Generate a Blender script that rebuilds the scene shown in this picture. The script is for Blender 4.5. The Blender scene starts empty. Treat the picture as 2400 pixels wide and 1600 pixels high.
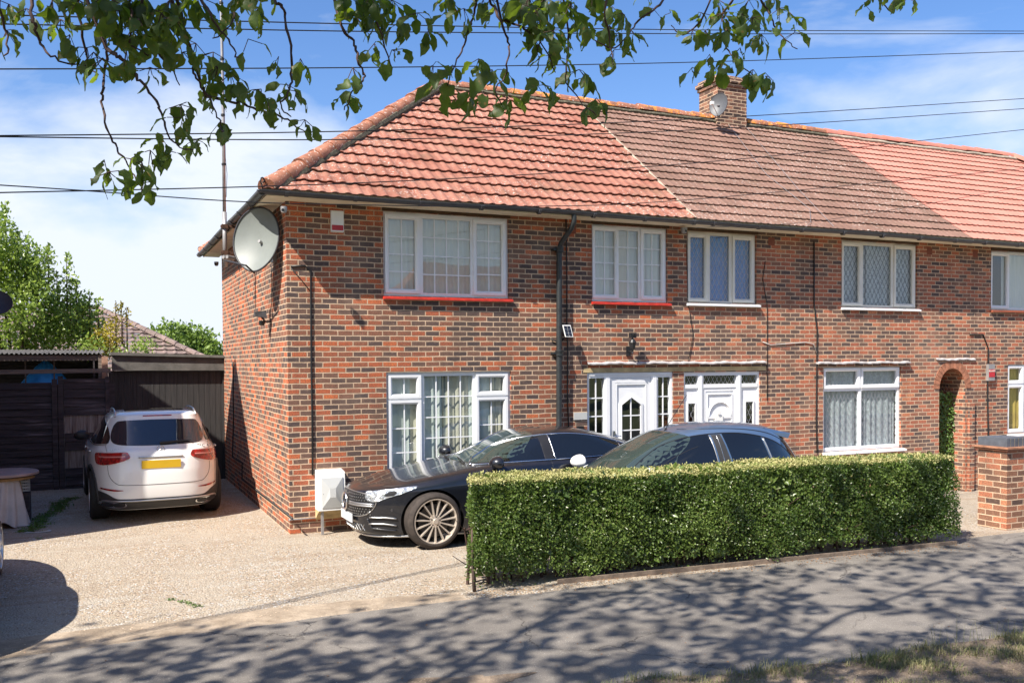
import bpy, bmesh, math, random
import numpy as np
from mathutils import Vector, Matrix
from mathutils.bvhtree import BVHTree
R = math.radians
random.seed(7); rng = np.random.default_rng(7)
scene = bpy.context.scene
col = scene.collection

# ---------------------------------------------------------------- camera
F_PX, CY, PITCH, ROLL, TH = 2148.2, 902.93, -0.0265, -0.007, 0.4282
CAM = Vector((-2.355, -12.335, 2.30))
cth, sth = math.cos(TH), math.sin(TH)
def c2w(x, y, z):                      # camera-aligned (right, forward, up) -> world
    return Vector((cth*x + sth*y, -sth*x + cth*y, z))
cp, sp_ = math.cos(PITCH), math.sin(PITCH); cr, sr = math.cos(ROLL), math.sin(ROLL)
fwd = c2w(0, cp, sp_)
up0 = c2w(0, -sp_, cp); rt0 = c2w(1, 0, 0)
rt = rt0*cr + up0*sr; upv = up0*cr - rt0*sr
cam_d = bpy.data.cameras.new('camera'); cam = bpy.data.objects.new('camera', cam_d); col.objects.link(cam)
cam.matrix_world = Matrix(((rt.x, upv.x, -fwd.x, CAM.x), (rt.y, upv.y, -fwd.y, CAM.y), (rt.z, upv.z, -fwd.z, CAM.z), (0, 0, 0, 1)))
cam_d.sensor_width = 36; cam_d.lens = F_PX/2400*36; cam_d.shift_y = (CY-800)/2400
cam_d.clip_start = 0.05; cam_d.clip_end = 3000
scene.camera = cam
def ray(px, py):                       # photograph position (2352 wide) -> direction from the camera
    k = 2400/2352
    x = (px*k-1200)/F_PX; y = -(py*k-CY)/F_PX
    return (fwd + rt*x + upv*y)
def at(px, py, Y):                     # point on the vertical plane y = Y
    d = ray(px, py); t = (Y-CAM.y)/d.y
    return CAM + d*t

# ---------------------------------------------------------------- light
SUN = Vector((0.80, 0.37, -1.0)).normalized()
elev = math.asin(-SUN.z); azi = math.atan2(-SUN.x, -SUN.y)   # direction towards the sun, from +Y clockwise
sd = bpy.data.lights.new('sun', 'SUN'); sd.energy = 5.0; sd.angle = R(0.55); sd.color = (1.0, 0.93, 0.83)
so = bpy.data.objects.new('sun', sd); col.objects.link(so)
so.rotation_euler = SUN.to_track_quat('-Z', 'Y').to_euler()
so.location = (-20, -20, 30)

world = bpy.data.worlds.new('World'); scene.world = world; world.use_nodes = True
nt = world.node_tree; nt.nodes.clear(); L = nt.links.new
def wn(t, **k):
    n = nt.nodes.new(t)
    for a, b in k.items(): setattr(n, a, b)
    return n
sky = wn('ShaderNodeTexSky', sky_type='NISHITA', sun_disc=False, sun_elevation=elev, sun_rotation=azi, air_density=1.0, dust_density=0.6, ozone_density=2.2)
tc = wn('ShaderNodeTexCoord'); mp = wn('ShaderNodeMapping'); mp.inputs['Scale'].default_value = (1, 1, 2.6)
mp.inputs['Location'].default_value = (0.35, 0.12, 0.1)
L(tc.outputs['Generated'], mp.inputs[0])
n1 = wn('ShaderNodeTexNoise'); n1.inputs['Scale'].default_value = 3.1; n1.inputs['Detail'].default_value = 8; n1.inputs['Roughness'].default_value = 0.55; n1.inputs['Distortion'].default_value = 0.35
L(mp.outputs[0], n1.inputs['Vector'])
sx = wn('ShaderNodeSeparateXYZ'); L(tc.outputs['Generated'], sx.inputs[0])
# cloud cover grows towards the horizon and towards the west (left) and thins overhead
mr = wn('ShaderNodeMapRange'); mr.inputs['From Min'].default_value = 0.40; mr.inputs['From Max'].default_value = 0.05; mr.inputs['To Min'].default_value = -0.10; mr.inputs['To Max'].default_value = 0.26
L(sx.outputs['Z'], mr.inputs['Value'])
ad = wn('ShaderNodeMath', operation='ADD'); L(n1.outputs['Fac'], ad.inputs[0]); L(mr.outputs[0], ad.inputs[1])
dp_ = wn('ShaderNodeVectorMath', operation='DOT_PRODUCT'); L(tc.outputs['Generated'], dp_.inputs[0]); dp_.inputs[1].default_value = (-0.17, -0.02, 0.0)
ad2 = wn('ShaderNodeMath', operation='ADD'); L(ad.outputs[0], ad2.inputs[0]); L(dp_.outputs['Value'], ad2.inputs[1]); ad = ad2
cr_ = wn('ShaderNodeValToRGB'); cr_.color_ramp.elements[0].position = 0.44; cr_.color_ramp.elements[1].position = 0.68
L(ad.outputs[0], cr_.inputs[0])
hs = wn('ShaderNodeHueSaturation'); hs.inputs['Saturation'].default_value = 1.22; hs.inputs['Value'].default_value = 1.55; L(sky.outputs[0], hs.inputs['Color'])
mx = wn('ShaderNodeMix', data_type='RGBA'); L(cr_.outputs[0], mx.inputs['Factor']); tn = wn('ShaderNodeMix', data_type='RGBA', blend_type='MULTIPLY'); tn.inputs['Factor'].default_value = 1.0; L(hs.outputs[0], tn.inputs['A']); tn.inputs['B'].default_value = (1.14, 1.07, 1.20, 1); L(tn.outputs['Result'], mx.inputs['A']); mx.inputs['B'].default_value = (8.7, 9.4, 10.6, 1)
bg = wn('ShaderNodeBackground'); bg.inputs['Strength'].default_value = 0.053; L(mx.outputs['Result'], bg.inputs['Color'])
wo = wn('ShaderNodeOutputWorld'); L(bg.outputs[0], wo.inputs[0])

vs = scene.view_settings; vs.view_transform = 'Standard'; vs.look = 'None'; vs.exposure = 0.98; vs.gamma = 1
scene.render.resolution_x = 1024; scene.render.resolution_y = 682
try:
    scene.cycles.max_bounces = 6; scene.cycles.transparent_max_bounces = 12; scene.cycles.caustics_reflective = False; scene.cycles.caustics_refractive = False
except Exception: pass

# ---------------------------------------------------------------- materials
class NT:
    def __init__(s, name):
        s.m = bpy.data.materials.new(name); s.m.use_nodes = True; s.t = s.m.node_tree; s.b = s.t.nodes['Principled BSDF']; s.out = s.t.nodes['Material Output']
    def n(s, ty, ins=None, **k):
        x = s.t.nodes.new(ty)
        for a, b in k.items(): setattr(x, a, b)
        for a, b in (ins or {}).items():
            if isinstance(b, bpy.types.NodeSocket): s.t.links.new(b, x.inputs[a])
            else: x.inputs[a].default_value = b
        return x
    def l(s, a, b): s.t.links.new(a, b)
    def math(s, op, a, b=0.0, c=0.0): return s.n('ShaderNodeMath', {0: a, 1: b, 2: c}, operation=op).outputs[0]
    def mix(s, f, a, b, bt='MIX'): return s.n('ShaderNodeMix', {'Factor': f, 'A': a, 'B': b}, data_type='RGBA', blend_type=bt).outputs['Result']
    def noise(s, scale, vec=None, detail=4, rough=0.5, dist=0.0):
        d = {'Scale': scale, 'Detail': detail, 'Roughness': rough, 'Distortion': dist}
        if vec is not None: d['Vector'] = vec
        return s.n('ShaderNodeTexNoise', d)
    def ramp(s, fac, stops, interp='LINEAR'):
        r = s.n('ShaderNodeValToRGB', {0: fac}); cr = r.color_ramp; cr.interpolation = interp
        while len(cr.elements) < len(stops): cr.elements.new(0.5)
        for e, (p, c) in zip(cr.elements, stops):
            e.position = p; e.color = (c, c, c, 1) if isinstance(c, (int, float)) else (*c, 1)
        return r.outputs[0]
    def obj(s): return s.n('ShaderNodeTexCoord').outputs['Object']
    def bump(s, h, strength=0.5, dist=0.01, normal=None):
        d = {'Height': h, 'Strength': strength, 'Distance': dist}
        if normal is not None: d['Normal'] = normal
        x = s.n('ShaderNodeBump', d); s.l(x.outputs[0], s.b.inputs['Normal']); return x.outputs[0]
    def set(s, **k):
        for a, b in k.items():
            i = s.b.inputs[a.replace('_', ' ')]
            if isinstance(b, bpy.types.NodeSocket): s.l(b, i)
            else: i.default_value = (*b, 1) if isinstance(b, tuple) and len(b) == 3 else b
        return s
M = {}
def plain(name, c, rough=0.6, metal=0.0, coat=0.0, var=0.12, nscale=6, bump=0.0, bscale=60, spec=None):
    a = NT(name); o = a.obj(); nz = a.noise(nscale, o, 5, 0.6)
    f = a.ramp(nz.outputs['Fac'], [(0.3, 0.0), (0.7, 1.0)])
    a.set(Base_Color=a.mix(f, tuple(x*(1-var) for x in c)+(1,), tuple(min(1, x*(1+var)) for x in c)+(1,)), Roughness=rough, Metallic=metal, Coat_Weight=coat, Coat_Roughness=0.04)
    if spec is not None: a.set(Specular_IOR_Level=spec)
    if bump: a.bump(a.noise(bscale, o, 4, 0.6).outputs['Fac'], bump, 0.01)
    M[name] = a.m; return a.m

def brick_mat(name, stops, mortar=(0.68, 0.49, 0.34), bw=0.2095, rh=0.0718, dirt=0.5, shift=0.0, rot=False):
    a = NT(name); g = a.n('ShaderNodeNewGeometry'); o = a.obj()
    s = a.n('ShaderNodeSeparateXYZ', {0: o}); nn = a.n('ShaderNodeSeparateXYZ', {0: g.outputs['Normal']})
    ax = a.math('GREATER_THAN', a.math('ABSOLUTE', nn.outputs['X']), 0.6)
    u = a.n('ShaderNodeMix', {'Factor': ax, 'A': s.outputs['X'], 'B': s.outputs['Y']}, data_type='FLOAT').outputs['Result']
    wob = a.noise(3.5, o, 2).outputs['Fac']; wob2 = a.noise(40, o, 2).outputs['Fac']
    zz = a.math('ADD', s.outputs['Z'], a.math('MULTIPLY_ADD', wob, 0.016, -0.008)); zz = a.math('ADD', zz, a.math('MULTIPLY_ADD', wob2, 0.006, -0.003))
    uu = a.math('ADD', u, a.math('MULTIPLY_ADD', a.noise(30, o, 2).outputs['Fac'], 0.008, 0.996+shift))
    v = a.n('ShaderNodeCombineXYZ', {0: uu, 1: a.math('ADD', zz, 1.0)}).outputs[0]
    b = a.n('ShaderNodeTexBrick', {'Vector': v, 'Color1': (0, 0, 0, 1), 'Color2': (1, 1, 1, 1), 'Mortar': (0.5, 0.5, 0.5, 1), 'Scale': 1.0, 'Mortar Size': 0.0085, 'Mortar Smooth': 0.25, 'Bias': 0.0, 'Brick Width': bw, 'Row Height': rh}, offset=0.5, offset_frequency=2, squash=1.0)
    big = a.noise(0.55, o, 3).outputs['Fac']
    t = a.math('ADD', b.outputs['Color'], a.math('MULTIPLY_ADD', big, 0.6, -0.365))
    c = a.ramp(t, stops)
    mot = a.noise(70, o, 5, 0.7).outputs['Fac']; mot2 = a.noise(22, o, 4, 0.6).outputs['Fac']
    c = a.mix(a.ramp(mot, [(0.40, 0.70), (0.56, 0.0)]), c, (0.075, 0.055, 0.05, 1))
    c = a.mix(a.ramp(mot2, [(0.55, 0.0), (0.75, 0.35)]), c, (0.42, 0.26, 0.18, 1))
    mc = a.mix(a.ramp(a.noise(9, o, 4).outputs['Fac'], [(0.35, 0.0), (0.7, 1.0)]), tuple(x*0.72 for x in mortar)+(1,), mortar+(1,))
    c = a.mix(b.outputs['Fac'], c, mc)
    # grime streaks near eaves and splash zone (real staining with its own ragged edge)
    st = a.math('MULTIPLY', a.ramp(a.math('ADD', s.outputs['Z'], a.math('MULTIPLY', a.noise(2.2, o, 5).outputs['Fac'], 0.6)), [(0.0, 1.0), (0.085, 1.0), (0.11, 0.0)]), dirt)
    vs_ = a.n('ShaderNodeMapping', {'Vector': o, 'Scale': (2.2, 2.2, 0.35)}).outputs[0]
    c = a.mix(a.ramp(a.noise(1.2, vs_, 6, 0.65).outputs['Fac'], [(0.48, 0.0), (0.72, 0.42)]), c, (0.085, 0.062, 0.050, 1))
    c = a.mix(a.ramp(a.noise(0.7, o, 4, 0.6).outputs['Fac'], [(0.55, 0.0), (0.75, 0.22)]), c, (0.55, 0.42, 0.32, 1))
    a.set(Base_Color=c, Roughness=0.88, Specular_IOR_Level=0.25)
    h = a.math('ADD', a.math('MULTIPLY', b.outputs['Fac'], -1.0), a.math('MULTIPLY', mot, 0.5))
    a.bump(h, 0.75, 0.012)
    M[name] = a.m; return a.m
ST1 = [(0.0, (0.100, 0.072, 0.068)), (0.16, (0.145, 0.095, 0.080)), (0.34, (0.225, 0.125, 0.090)), (0.50, (0.34, 0.130, 0.075)), (0.64, (0.45, 0.130, 0.065)), (0.80, (0.58, 0.145, 0.060)), (1.0, (0.74, 0.20, 0.07))]
ST2 = [(0.0, (0.115, 0.080, 0.073)), (0.15, (0.17, 0.105, 0.085)), (0.32, (0.27, 0.145, 0.10)), (0.48, (0.38, 0.155, 0.095)), (0.64, (0.50, 0.155, 0.085)), (0.84, (0.61, 0.19, 0.098)), (1.0, (0.72, 0.29, 0.14))]
brick_mat('brick_a', ST1)
brick_mat('brick_b', ST2)
brick_mat('brick_pier', [(0, (0.10, 0.06, 0.045)), (0.4, (0.30, 0.14, 0.08)), (0.7, (0.48, 0.17, 0.09)), (1, (0.60, 0.27, 0.14))], bw=0.225, rh=0.078, shift=0.03)
brick_mat('brick_chimney', [(0, (0.05, 0.035, 0.03)), (0.5, (0.20, 0.10, 0.07)), (1, (0.42, 0.20, 0.12))])

def tile_mat(name, c1, c2, lichen=0.3, moss=(0.10, 0.09, 0.05), white=0.6):
    a = NT(name); o = a.obj(); s = a.n('ShaderNodeSeparateXYZ', {0: o})
    cell = a.n('ShaderNodeCombineXYZ', {0: a.math('FLOOR', a.math('DIVIDE', s.outputs['X'], 0.345)), 1: a.math('FLOOR', a.math('DIVIDE', s.outputs['Y'], 0.262)), 2: 0.0}).outputs[0]
    wn_ = a.n('ShaderNodeTexWhiteNoise', {'Vector': cell}).outputs['Value']
    c = a.mix(a.ramp(wn_, [(0.1, 0.0), (0.9, 1.0)]), c1+(1,), c2+(1,))
    g = a.noise(2.2, o, 6, 0.65).outputs['Fac']
    c = a.mix(a.ramp(g, [(0.5, 0.0), (0.72, lichen)]), c, moss+(1,))
    sp = a.noise(26, o, 3, 0.6).outputs['Fac']; reg = a.noise(0.8, o, 2).outputs['Fac']
    w = a.math('MULTIPLY', a.ramp(sp, [(0.60, 0.0), (0.64, 1.0)]), a.math('MAXIMUM', a.ramp(reg, [(0.42, 0.1), (0.62, 1.0)]), a.ramp(a.math('DIVIDE', a.math('SUBTRACT', s.outputs['X'], s.outputs['Y']), 10.0), [(0.03, 1.0), (0.14, 0.0)])))
    c = a.mix(a.math('MULTIPLY', w, white), c, (0.72, 0.68, 0.62, 1))
    a.set(Base_Color=c, Roughness=0.8, Specular_IOR_Level=0.3)
    a.bump(a.noise(90, o, 4).outputs['Fac'], 0.3, 0.004)
    M[name] = a.m
tile_mat('tile_orange', (0.265, 0.105, 0.072), (0.345, 0.155, 0.110), 0.45)
tile_mat('tile_brown', (0.185, 0.105, 0.078), (0.245, 0.142, 0.108), 0.30, white=0.5)
tile_mat('tile_pink', (0.43, 0.18, 0.135), (0.48, 0.215, 0.165), 0.04, white=0.05)
tile_mat('tile_grey', (0.15, 0.11, 0.10), (0.24, 0.17, 0.15), 0.5, white=0.3)
def ridge_mat():
    a = NT('ridge'); o = a.obj()
    c = a.mix(a.ramp(a.noise(5, o, 5, 0.65).outputs['Fac'], [(0.35, 0.0), (0.65, 1.0)]), (0.20, 0.085, 0.05, 1), (0.42, 0.17, 0.10, 1))
    s = a.n('ShaderNodeSeparateXYZ', {0: o})
    reg = a.ramp(a.math('DIVIDE', s.outputs['X'], 20.0), [(0.20, 0.0), (0.27, 1.0), (0.58, 1.0), (0.63, 0.0)])
    c = a.mix(a.math('MULTIPLY', reg, a.ramp(a.noise(7, o, 5, 0.6).outputs['Fac'], [(0.50, 0.0), (0.56, 0.9)])), c, (0.62, 0.24, 0.035, 1))
    c = a.mix(a.ramp(a.noise(24, o, 3, 0.6).outputs['Fac'], [(0.62, 0.0), (0.66, 0.8)]), c, (0.66, 0.62, 0.56, 1))
    a.set(Base_Color=c, Roughness=0.85); a.bump(a.noise(40, o, 4).outputs['Fac'], 0.5, 0.01); M['ridge'] = a.m
ridge_mat()
plain('ridge_pink', (0.50, 0.19, 0.14), 0.8)
plain('mortar_moss', (0.10, 0.09, 0.06), 0.95, var=0.6, nscale=20, bump=0.8, bscale=30)
plain('upvc', (0.80, 0.81, 0.83), 0.35, var=0.03)
plain('upvc_cream', (0.74, 0.71, 0.64), 0.4, var=0.04)
plain('lead_grey', (0.035, 0.035, 0.04), 0.5)
plain('lead_light', (0.38, 0.38, 0.40), 0.4)
plain('sill_red', (0.52, 0.035, 0.02), 0.45, var=0.3, nscale=12, bump=0.4, bscale=25)
plain('terracotta', (0.30, 0.085, 0.045), 0.8)
plain('soffit', (0.86, 0.78, 0.60), 0.75, var=0.15, nscale=4)
plain('lintel_dark', (0.075, 0.040, 0.020), 0.85, var=0.4, nscale=10)
plain('render_cream', (0.50, 0.38, 0.20), 0.9, var=0.35, nscale=5, bump=0.4)
plain('mortar_pale', (0.36, 0.31, 0.24), 0.9, var=0.3)
plain('lead_flash', (0.42, 0.40, 0.40), 0.6, var=0.25, nscale=15, bump=0.6, bscale=20)
plain('gutter', (0.06, 0.06, 0.068), 0.38, var=0.25, nscale=5)
plain('pipe_iron', (0.022, 0.026, 0.028), 0.45, var=0.4, nscale=9, bump=0.4, bscale=40)
plain('cable_black', (0.012, 0.012, 0.013), 0.5)
plain('cable_white', (0.55, 0.53, 0.50), 0.5)
plain('dish_grey', (0.19, 0.21, 0.20), 0.5, var=0.08, nscale=5)
plain('dish_dish', (0.08, 0.085, 0.095), 0.5)
plain('dish_dark', (0.05, 0.05, 0.06), 0.5)
plain('rust', (0.075, 0.035, 0.02), 0.9, var=0.4, nscale=25)
plain('galv', (0.34, 0.33, 0.33), 0.45, metal=0.4, var=0.15)
plain('box_white', (0.80, 0.80, 0.78), 0.45, var=0.02)
plain('box_panel', (0.50, 0.51, 0.50), 0.45, var=0.03)
plain('red_plastic', (0.45, 0.02, 0.03), 0.4)
plain('solar', (0.02, 0.022, 0.03), 0.15)
plain('room_dark', (0.03, 0.03, 0.032), 0.9)
plain('chrome', (0.75, 0.75, 0.76), 0.18, metal=1.0, var=0.02)
plain('satin_metal', (0.50, 0.50, 0.50), 0.35, metal=0.9, var=0.05)
plain('rubber', (0.016, 0.015, 0.015), 0.75, var=0.2, nscale=30)
plain('rubber_dusty', (0.040, 0.031, 0.026), 0.85, var=0.35, nscale=14)
plain('plastic_black', (0.014, 0.014, 0.016), 0.42, bump=0.15, bscale=200)
plain('plastic_grey', (0.036, 0.035, 0.035), 0.55)
plain('rim_bronze', (0.70, 0.61, 0.52), 0.36, metal=0.55, var=0.08, nscale=15)
plain('rim_silver', (0.60, 0.60, 0.62), 0.3, metal=0.8)
plain('brake', (0.10, 0.09, 0.085), 0.5, metal=0.6)
plain('number_plate_yellow', (0.60, 0.38, 0.015), 0.4, var=0.04)
plain('number_plate_white', (0.55, 0.57, 0.60), 0.4, var=0.03)
plain('tarp_blue', (0.04, 0.36, 0.95), 0.45, var=0.3, nscale=4, bump=0.6, bscale=8)
plain('cloth', (0.52, 0.47, 0.45), 0.9, var=0.1, nscale=6, bump=0.3, bscale=60)
plain('table_wood', (0.34, 0.24, 0.23), 0.55, var=0.25, nscale=3)
plain('table_edge', (0.30, 0.17, 0.07), 0.7, var=0.3, nscale=12)
plain('crate_white', (0.45, 0.46, 0.48), 0.6)
plain('felt', (0.105, 0.10, 0.092), 0.95, var=0.35, nscale=5, bump=0.8, bscale=120)
plain('shed_roof', (0.09, 0.085, 0.085), 0.9, var=0.35, nscale=4)
plain('bark', (0.075, 0.05, 0.038), 0.95, var=0.4, nscale=14, bump=0.9, bscale=25)
plain('twig_bark', (0.065, 0.035, 0.028), 0.85, var=0.4, nscale=30)
plain('kerb_board', (0.16, 0.12, 0.09), 0.95, var=0.4, nscale=9, bump=0.5, bscale=40)
plain('cladding', (0.62, 0.62, 0.58), 0.6)
plain('wall_peeling', (0.42, 0.25, 0.17), 0.9, var=0.5, nscale=6)
plain('coping_blue', (0.085, 0.095, 0.115), 0.6, var=0.3, nscale=8, bump=0.3)
plain('pot_green', (0.03, 0.06, 0.02), 0.8)

def speckle(name, cols, sc):
    a = NT(name); a.set(Base_Color=a.ramp(a.noise(sc, a.obj(), 1).outputs['Fac'], [(0.3+0.4*i/(len(cols)-1), c) for i, c in enumerate(cols)]), Roughness=0.95); M[name] = a.m
speckle('gravel_stone', [(0.16, 0.12, 0.09), (0.52, 0.38, 0.26), (0.62, 0.52, 0.40), (0.40, 0.22, 0.13)], 40)
speckle('dead_leaf', [(0.10, 0.05, 0.025), (0.30, 0.16, 0.07), (0.12, 0.07, 0.04)], 20)
def wood_mat(name, c1, c2, c3, axis='X'):
    a = NT(name); o = a.obj(); sc = (0.6, 3, 11) if axis == 'X' else (11, 3, 0.6)
    m = a.n('ShaderNodeMapping', {'Vector': o, 'Scale': sc}).outputs[0]
    f = a.noise(2.6, m, 7, 0.7, 0.4).outputs['Fac']
    c = a.mix(a.ramp(f, [(0.35, 0.0), (0.62, 1.0)]), c1+(1,), c2+(1,))
    w = a.math('MULTIPLY', a.ramp(a.noise(1.1, m, 5, 0.6).outputs['Fac'], [(0.55, 0.0), (0.72, 0.8)]), a.ramp(a.noise(1.3, o, 3).outputs['Fac'], [(0.45, 0.0), (0.65, 1.0)]))
    c = a.mix(w, c, c3+(1,)); a.set(Base_Color=c, Roughness=0.85); a.bump(f, 0.6, 0.01); M[name] = a.m
wood_mat('fence_wood', (0.020, 0.017, 0.020), (0.075, 0.062, 0.068), (0.30, 0.26, 0.29))
wood_mat('garage_wood', (0.026, 0.025, 0.026), (0.050, 0.047, 0.046), (0.08, 0.074, 0.07), 'Z')
wood_mat('timber_grey', (0.10, 0.085, 0.075), (0.24, 0.20, 0.17), (0.30, 0.24, 0.2))
wood_mat('ply', (0.10, 0.06, 0.05), (0.36, 0.32, 0.29), (0.46, 0.43, 0.41), 'Z')
wood_mat('trellis_wood', (0.10, 0.05, 0.03), (0.25, 0.14, 0.08), (0.3, 0.2, 0.12), 'Z')

def glass_mat(name, tint=(0.75, 0.8, 0.8), refl=0.10, fres=1.0, rcol=(1, 1, 1)):
    a = NT(name); a.t.nodes.remove(a.b)
    lw = a.n('ShaderNodeLayerWeight', {'Blend': 0.5}); f = a.math('ADD', a.math('MULTIPLY', a.math('POWER', lw.outputs['Facing'], 4.0), 0.55*fres), refl)
    g = a.noise(1.6, a.obj(), 1).outputs['Fac']
    bp = a.n('ShaderNodeBump', {'Height': g, 'Strength': 0.25, 'Distance': 0.01})
    tr = a.n('ShaderNodeBsdfTransparent', {'Color': tint+(1,)}); gl = a.n('ShaderNodeBsdfGlossy', {'Color': rcol+(1,), 'Roughness': 0.01, 'Normal': bp.outputs[0]})
    mxs = a.n('ShaderNodeMixShader', {0: f, 1: tr.outputs[0], 2: gl.outputs[0]}); a.l(mxs.outputs[0], a.out.inputs[0]); M[name] = a.m
glass_mat('glass', (0.86, 0.90, 0.88), 0.11)
glass_mat('glass_blue', (0.80, 0.86, 0.88), 0.09)
glass_mat('car_glass', (0.22, 0.27, 0.26), 0.10)
def dark_glass(name, c=(0.006, 0.007, 0.008), r=0.03):
    a = NT(name); a.set(Base_Color=c, Roughness=r, Specular_IOR_Level=0.75, Coat_Weight=0.6, Coat_Roughness=0.02); M[name] = a.m
dark_glass('tint_glass'); dark_glass('screen_glass', (0.035, 0.05, 0.045), 0.03)
dark_glass('rear_glass', (0.014, 0.020, 0.032), 0.06)
def curtain_mat(name, c, t=0.25, lace=False):
    a = NT(name); o = a.obj()
    if lace:
        z = a.n('ShaderNodeSeparateXYZ', {0: o}).outputs['Z']
        pat = a.ramp(a.noise(26, o, 4, 0.6).outputs['Fac'], [(0.42, 0.55), (0.6, 1.0)])
        a.set(Base_Color=a.mix(pat, tuple(x*0.45 for x in c)+(1,), c+(1,)))
    else: a.set(Base_Color=c)
    a.set(Roughness=0.95, Specular_IOR_Level=0.1); M[name] = a.m
curtain_mat('net', (0.66, 0.70, 0.68)); curtain_mat('lace', (0.62, 0.66, 0.68), lace=True); curtain_mat('drape_cream', (0.62, 0.58, 0.48)); curtain_mat('net_deep', (0.24, 0.27, 0.27))
curtain_mat('drape_blue', (0.015, 0.22, 0.62)); curtain_mat('drape_gold', (0.50, 0.36, 0.10)); curtain_mat('net_white', (0.62, 0.64, 0.64), lace=True)

def paint(name, c, metal=0.5, rough=0.32, flake=True, dust=None):
    a = NT(name); o = a.obj()
    bc = c+(1,)
    if dust is not None:
        g = a.n('ShaderNodeNewGeometry'); nz = a.n('ShaderNodeSeparateXYZ', {0: g.outputs['Normal']}).outputs['Z']
        f = a.math('MULTIPLY', a.ramp(nz, [(0.4, 0.0), (1.0, dust)]), a.ramp(a.noise(9, o, 6, 0.7).outputs['Fac'], [(0.3, 0.4), (0.7, 1.0)]))
        bc = a.mix(f, c+(1,), (0.34, 0.24, 0.17, 1))
        a.set(Coat_Weight=1.0)
    a.set(Base_Color=bc, Metallic=metal, Roughness=rough, Coat_Weight=1.0, Coat_Roughness=0.03)
    M[name] = a.m
paint('paint_white', (0.82, 0.82, 0.80), 0.0, 0.35); paint('paint_black', (0.008, 0.010, 0.016), 0.35, 0.3, dust=0.09)
paint('paint_blue', (0.10, 0.17, 0.29), 0.45, 0.36, dust=0.10); paint('paint_brown', (0.05, 0.042, 0.038), 0.5, 0.3)
def lamp_mat():
    a = NT('tail_red'); o = a.obj(); a.set(Base_Color=a.mix(a.ramp(a.noise(14, o, 2).outputs['Fac'], [(0.4, 0), (0.6, 1)]), (0.16, 0.002, 0.004, 1), (0.42, 0.006, 0.008, 1)), Roughness=0.12, Coat_Weight=1.0); M['tail_red'] = a.m
    a = NT('tail_pink'); a.set(Base_Color=(0.62, 0.22, 0.20), Roughness=0.15, Coat_Weight=1.0); M['tail_pink'] = a.m
    a = NT('head_glass'); a.set(Base_Color=(0.55, 0.58, 0.60), Roughness=0.08, Metallic=0.7, Coat_Weight=1.0); a.bump(a.noise(28, a.obj(), 2).outputs['Fac'], 1.0, 0.03); M['head_glass'] = a.m
lamp_mat()

def leaf_mat(name, c1, c2, trans=(0.16, 0.30, 0.03), tw=0.35, rough=0.45, nscale=1.5, dry=None, cell=30):
    a = NT(name); o = a.obj(); g = a.noise(nscale, o, 3).outputs['Fac']; g2 = a.noise(cell, o, 2).outputs['Fac']
    f = a.math('ADD', a.math('MULTIPLY', g, 0.5), a.math('MULTIPLY', g2, 0.5))
    c = a.mix(a.ramp(f, [(0.38, 0.0), (0.62, 1.0)]), c1+(1,), c2+(1,))
    if dry: c = a.mix(a.ramp(a.noise(cell*1.7, o, 1).outputs['Fac'], [(0.66, 0.0), (0.70, 0.9)]), c, dry+(1,))
    a.set(Base_Color=c, Roughness=rough, Specular_IOR_Level=0.5)
    tr = a.n('ShaderNodeBsdfTranslucent', {'Color': trans+(1,)})
    mxs = a.n('ShaderNodeMixShader', {0: tw, 1: a.b.outputs[0], 2: tr.outputs[0]}); a.l(mxs.outputs[0], a.out.inputs[0]); M[name] = a.m
leaf_mat('leaf_tree', (0.024, 0.052, 0.013), (0.070, 0.115, 0.026), (0.26, 0.38, 0.025), 0.42, 0.5, 2.0, dry=(0.22, 0.12, 0.04))
leaf_mat('leaf_hedge', (0.028, 0.062, 0.012), (0.155, 0.225, 0.050), (0.20, 0.33, 0.045), 0.27, 0.32, 1.2, dry=(0.26, 0.16, 0.09), cell=45)
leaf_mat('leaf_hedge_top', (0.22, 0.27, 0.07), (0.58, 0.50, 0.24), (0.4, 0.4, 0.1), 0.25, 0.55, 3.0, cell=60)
leaf_mat('leaf_shrub', (0.085, 0.16, 0.030), (0.34, 0.44, 0.10), (0.42, 0.58, 0.10), 0.40, 0.3, 1.3, cell=8)
leaf_mat('leaf_far', (0.075, 0.13, 0.02), (0.20, 0.29, 0.045), (0.24, 0.38, 0.05), 0.2, 0.6, 0.7)
leaf_mat('leaf_yellow', (0.20, 0.22, 0.03), (0.5, 0.38, 0.03), (0.5, 0.4, 0.05), 0.3, 0.5, 2.0)
leaf_mat('leaf_ivy', (0.045, 0.10, 0.02), (0.16, 0.26, 0.05), (0.2, 0.32, 0.05), 0.25, 0.4, 3.0, cell=25)
leaf_mat('grass', (0.09, 0.13, 0.04), (0.34, 0.30, 0.15), (0.3, 0.3, 0.1), 0.3, 0.7, 2.0, dry=(0.5, 0.42, 0.25))
leaf_mat('weed', (0.05, 0.10, 0.02), (0.13, 0.22, 0.045), (0.2, 0.35, 0.05), 0.3, 0.6, 5.0)

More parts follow.
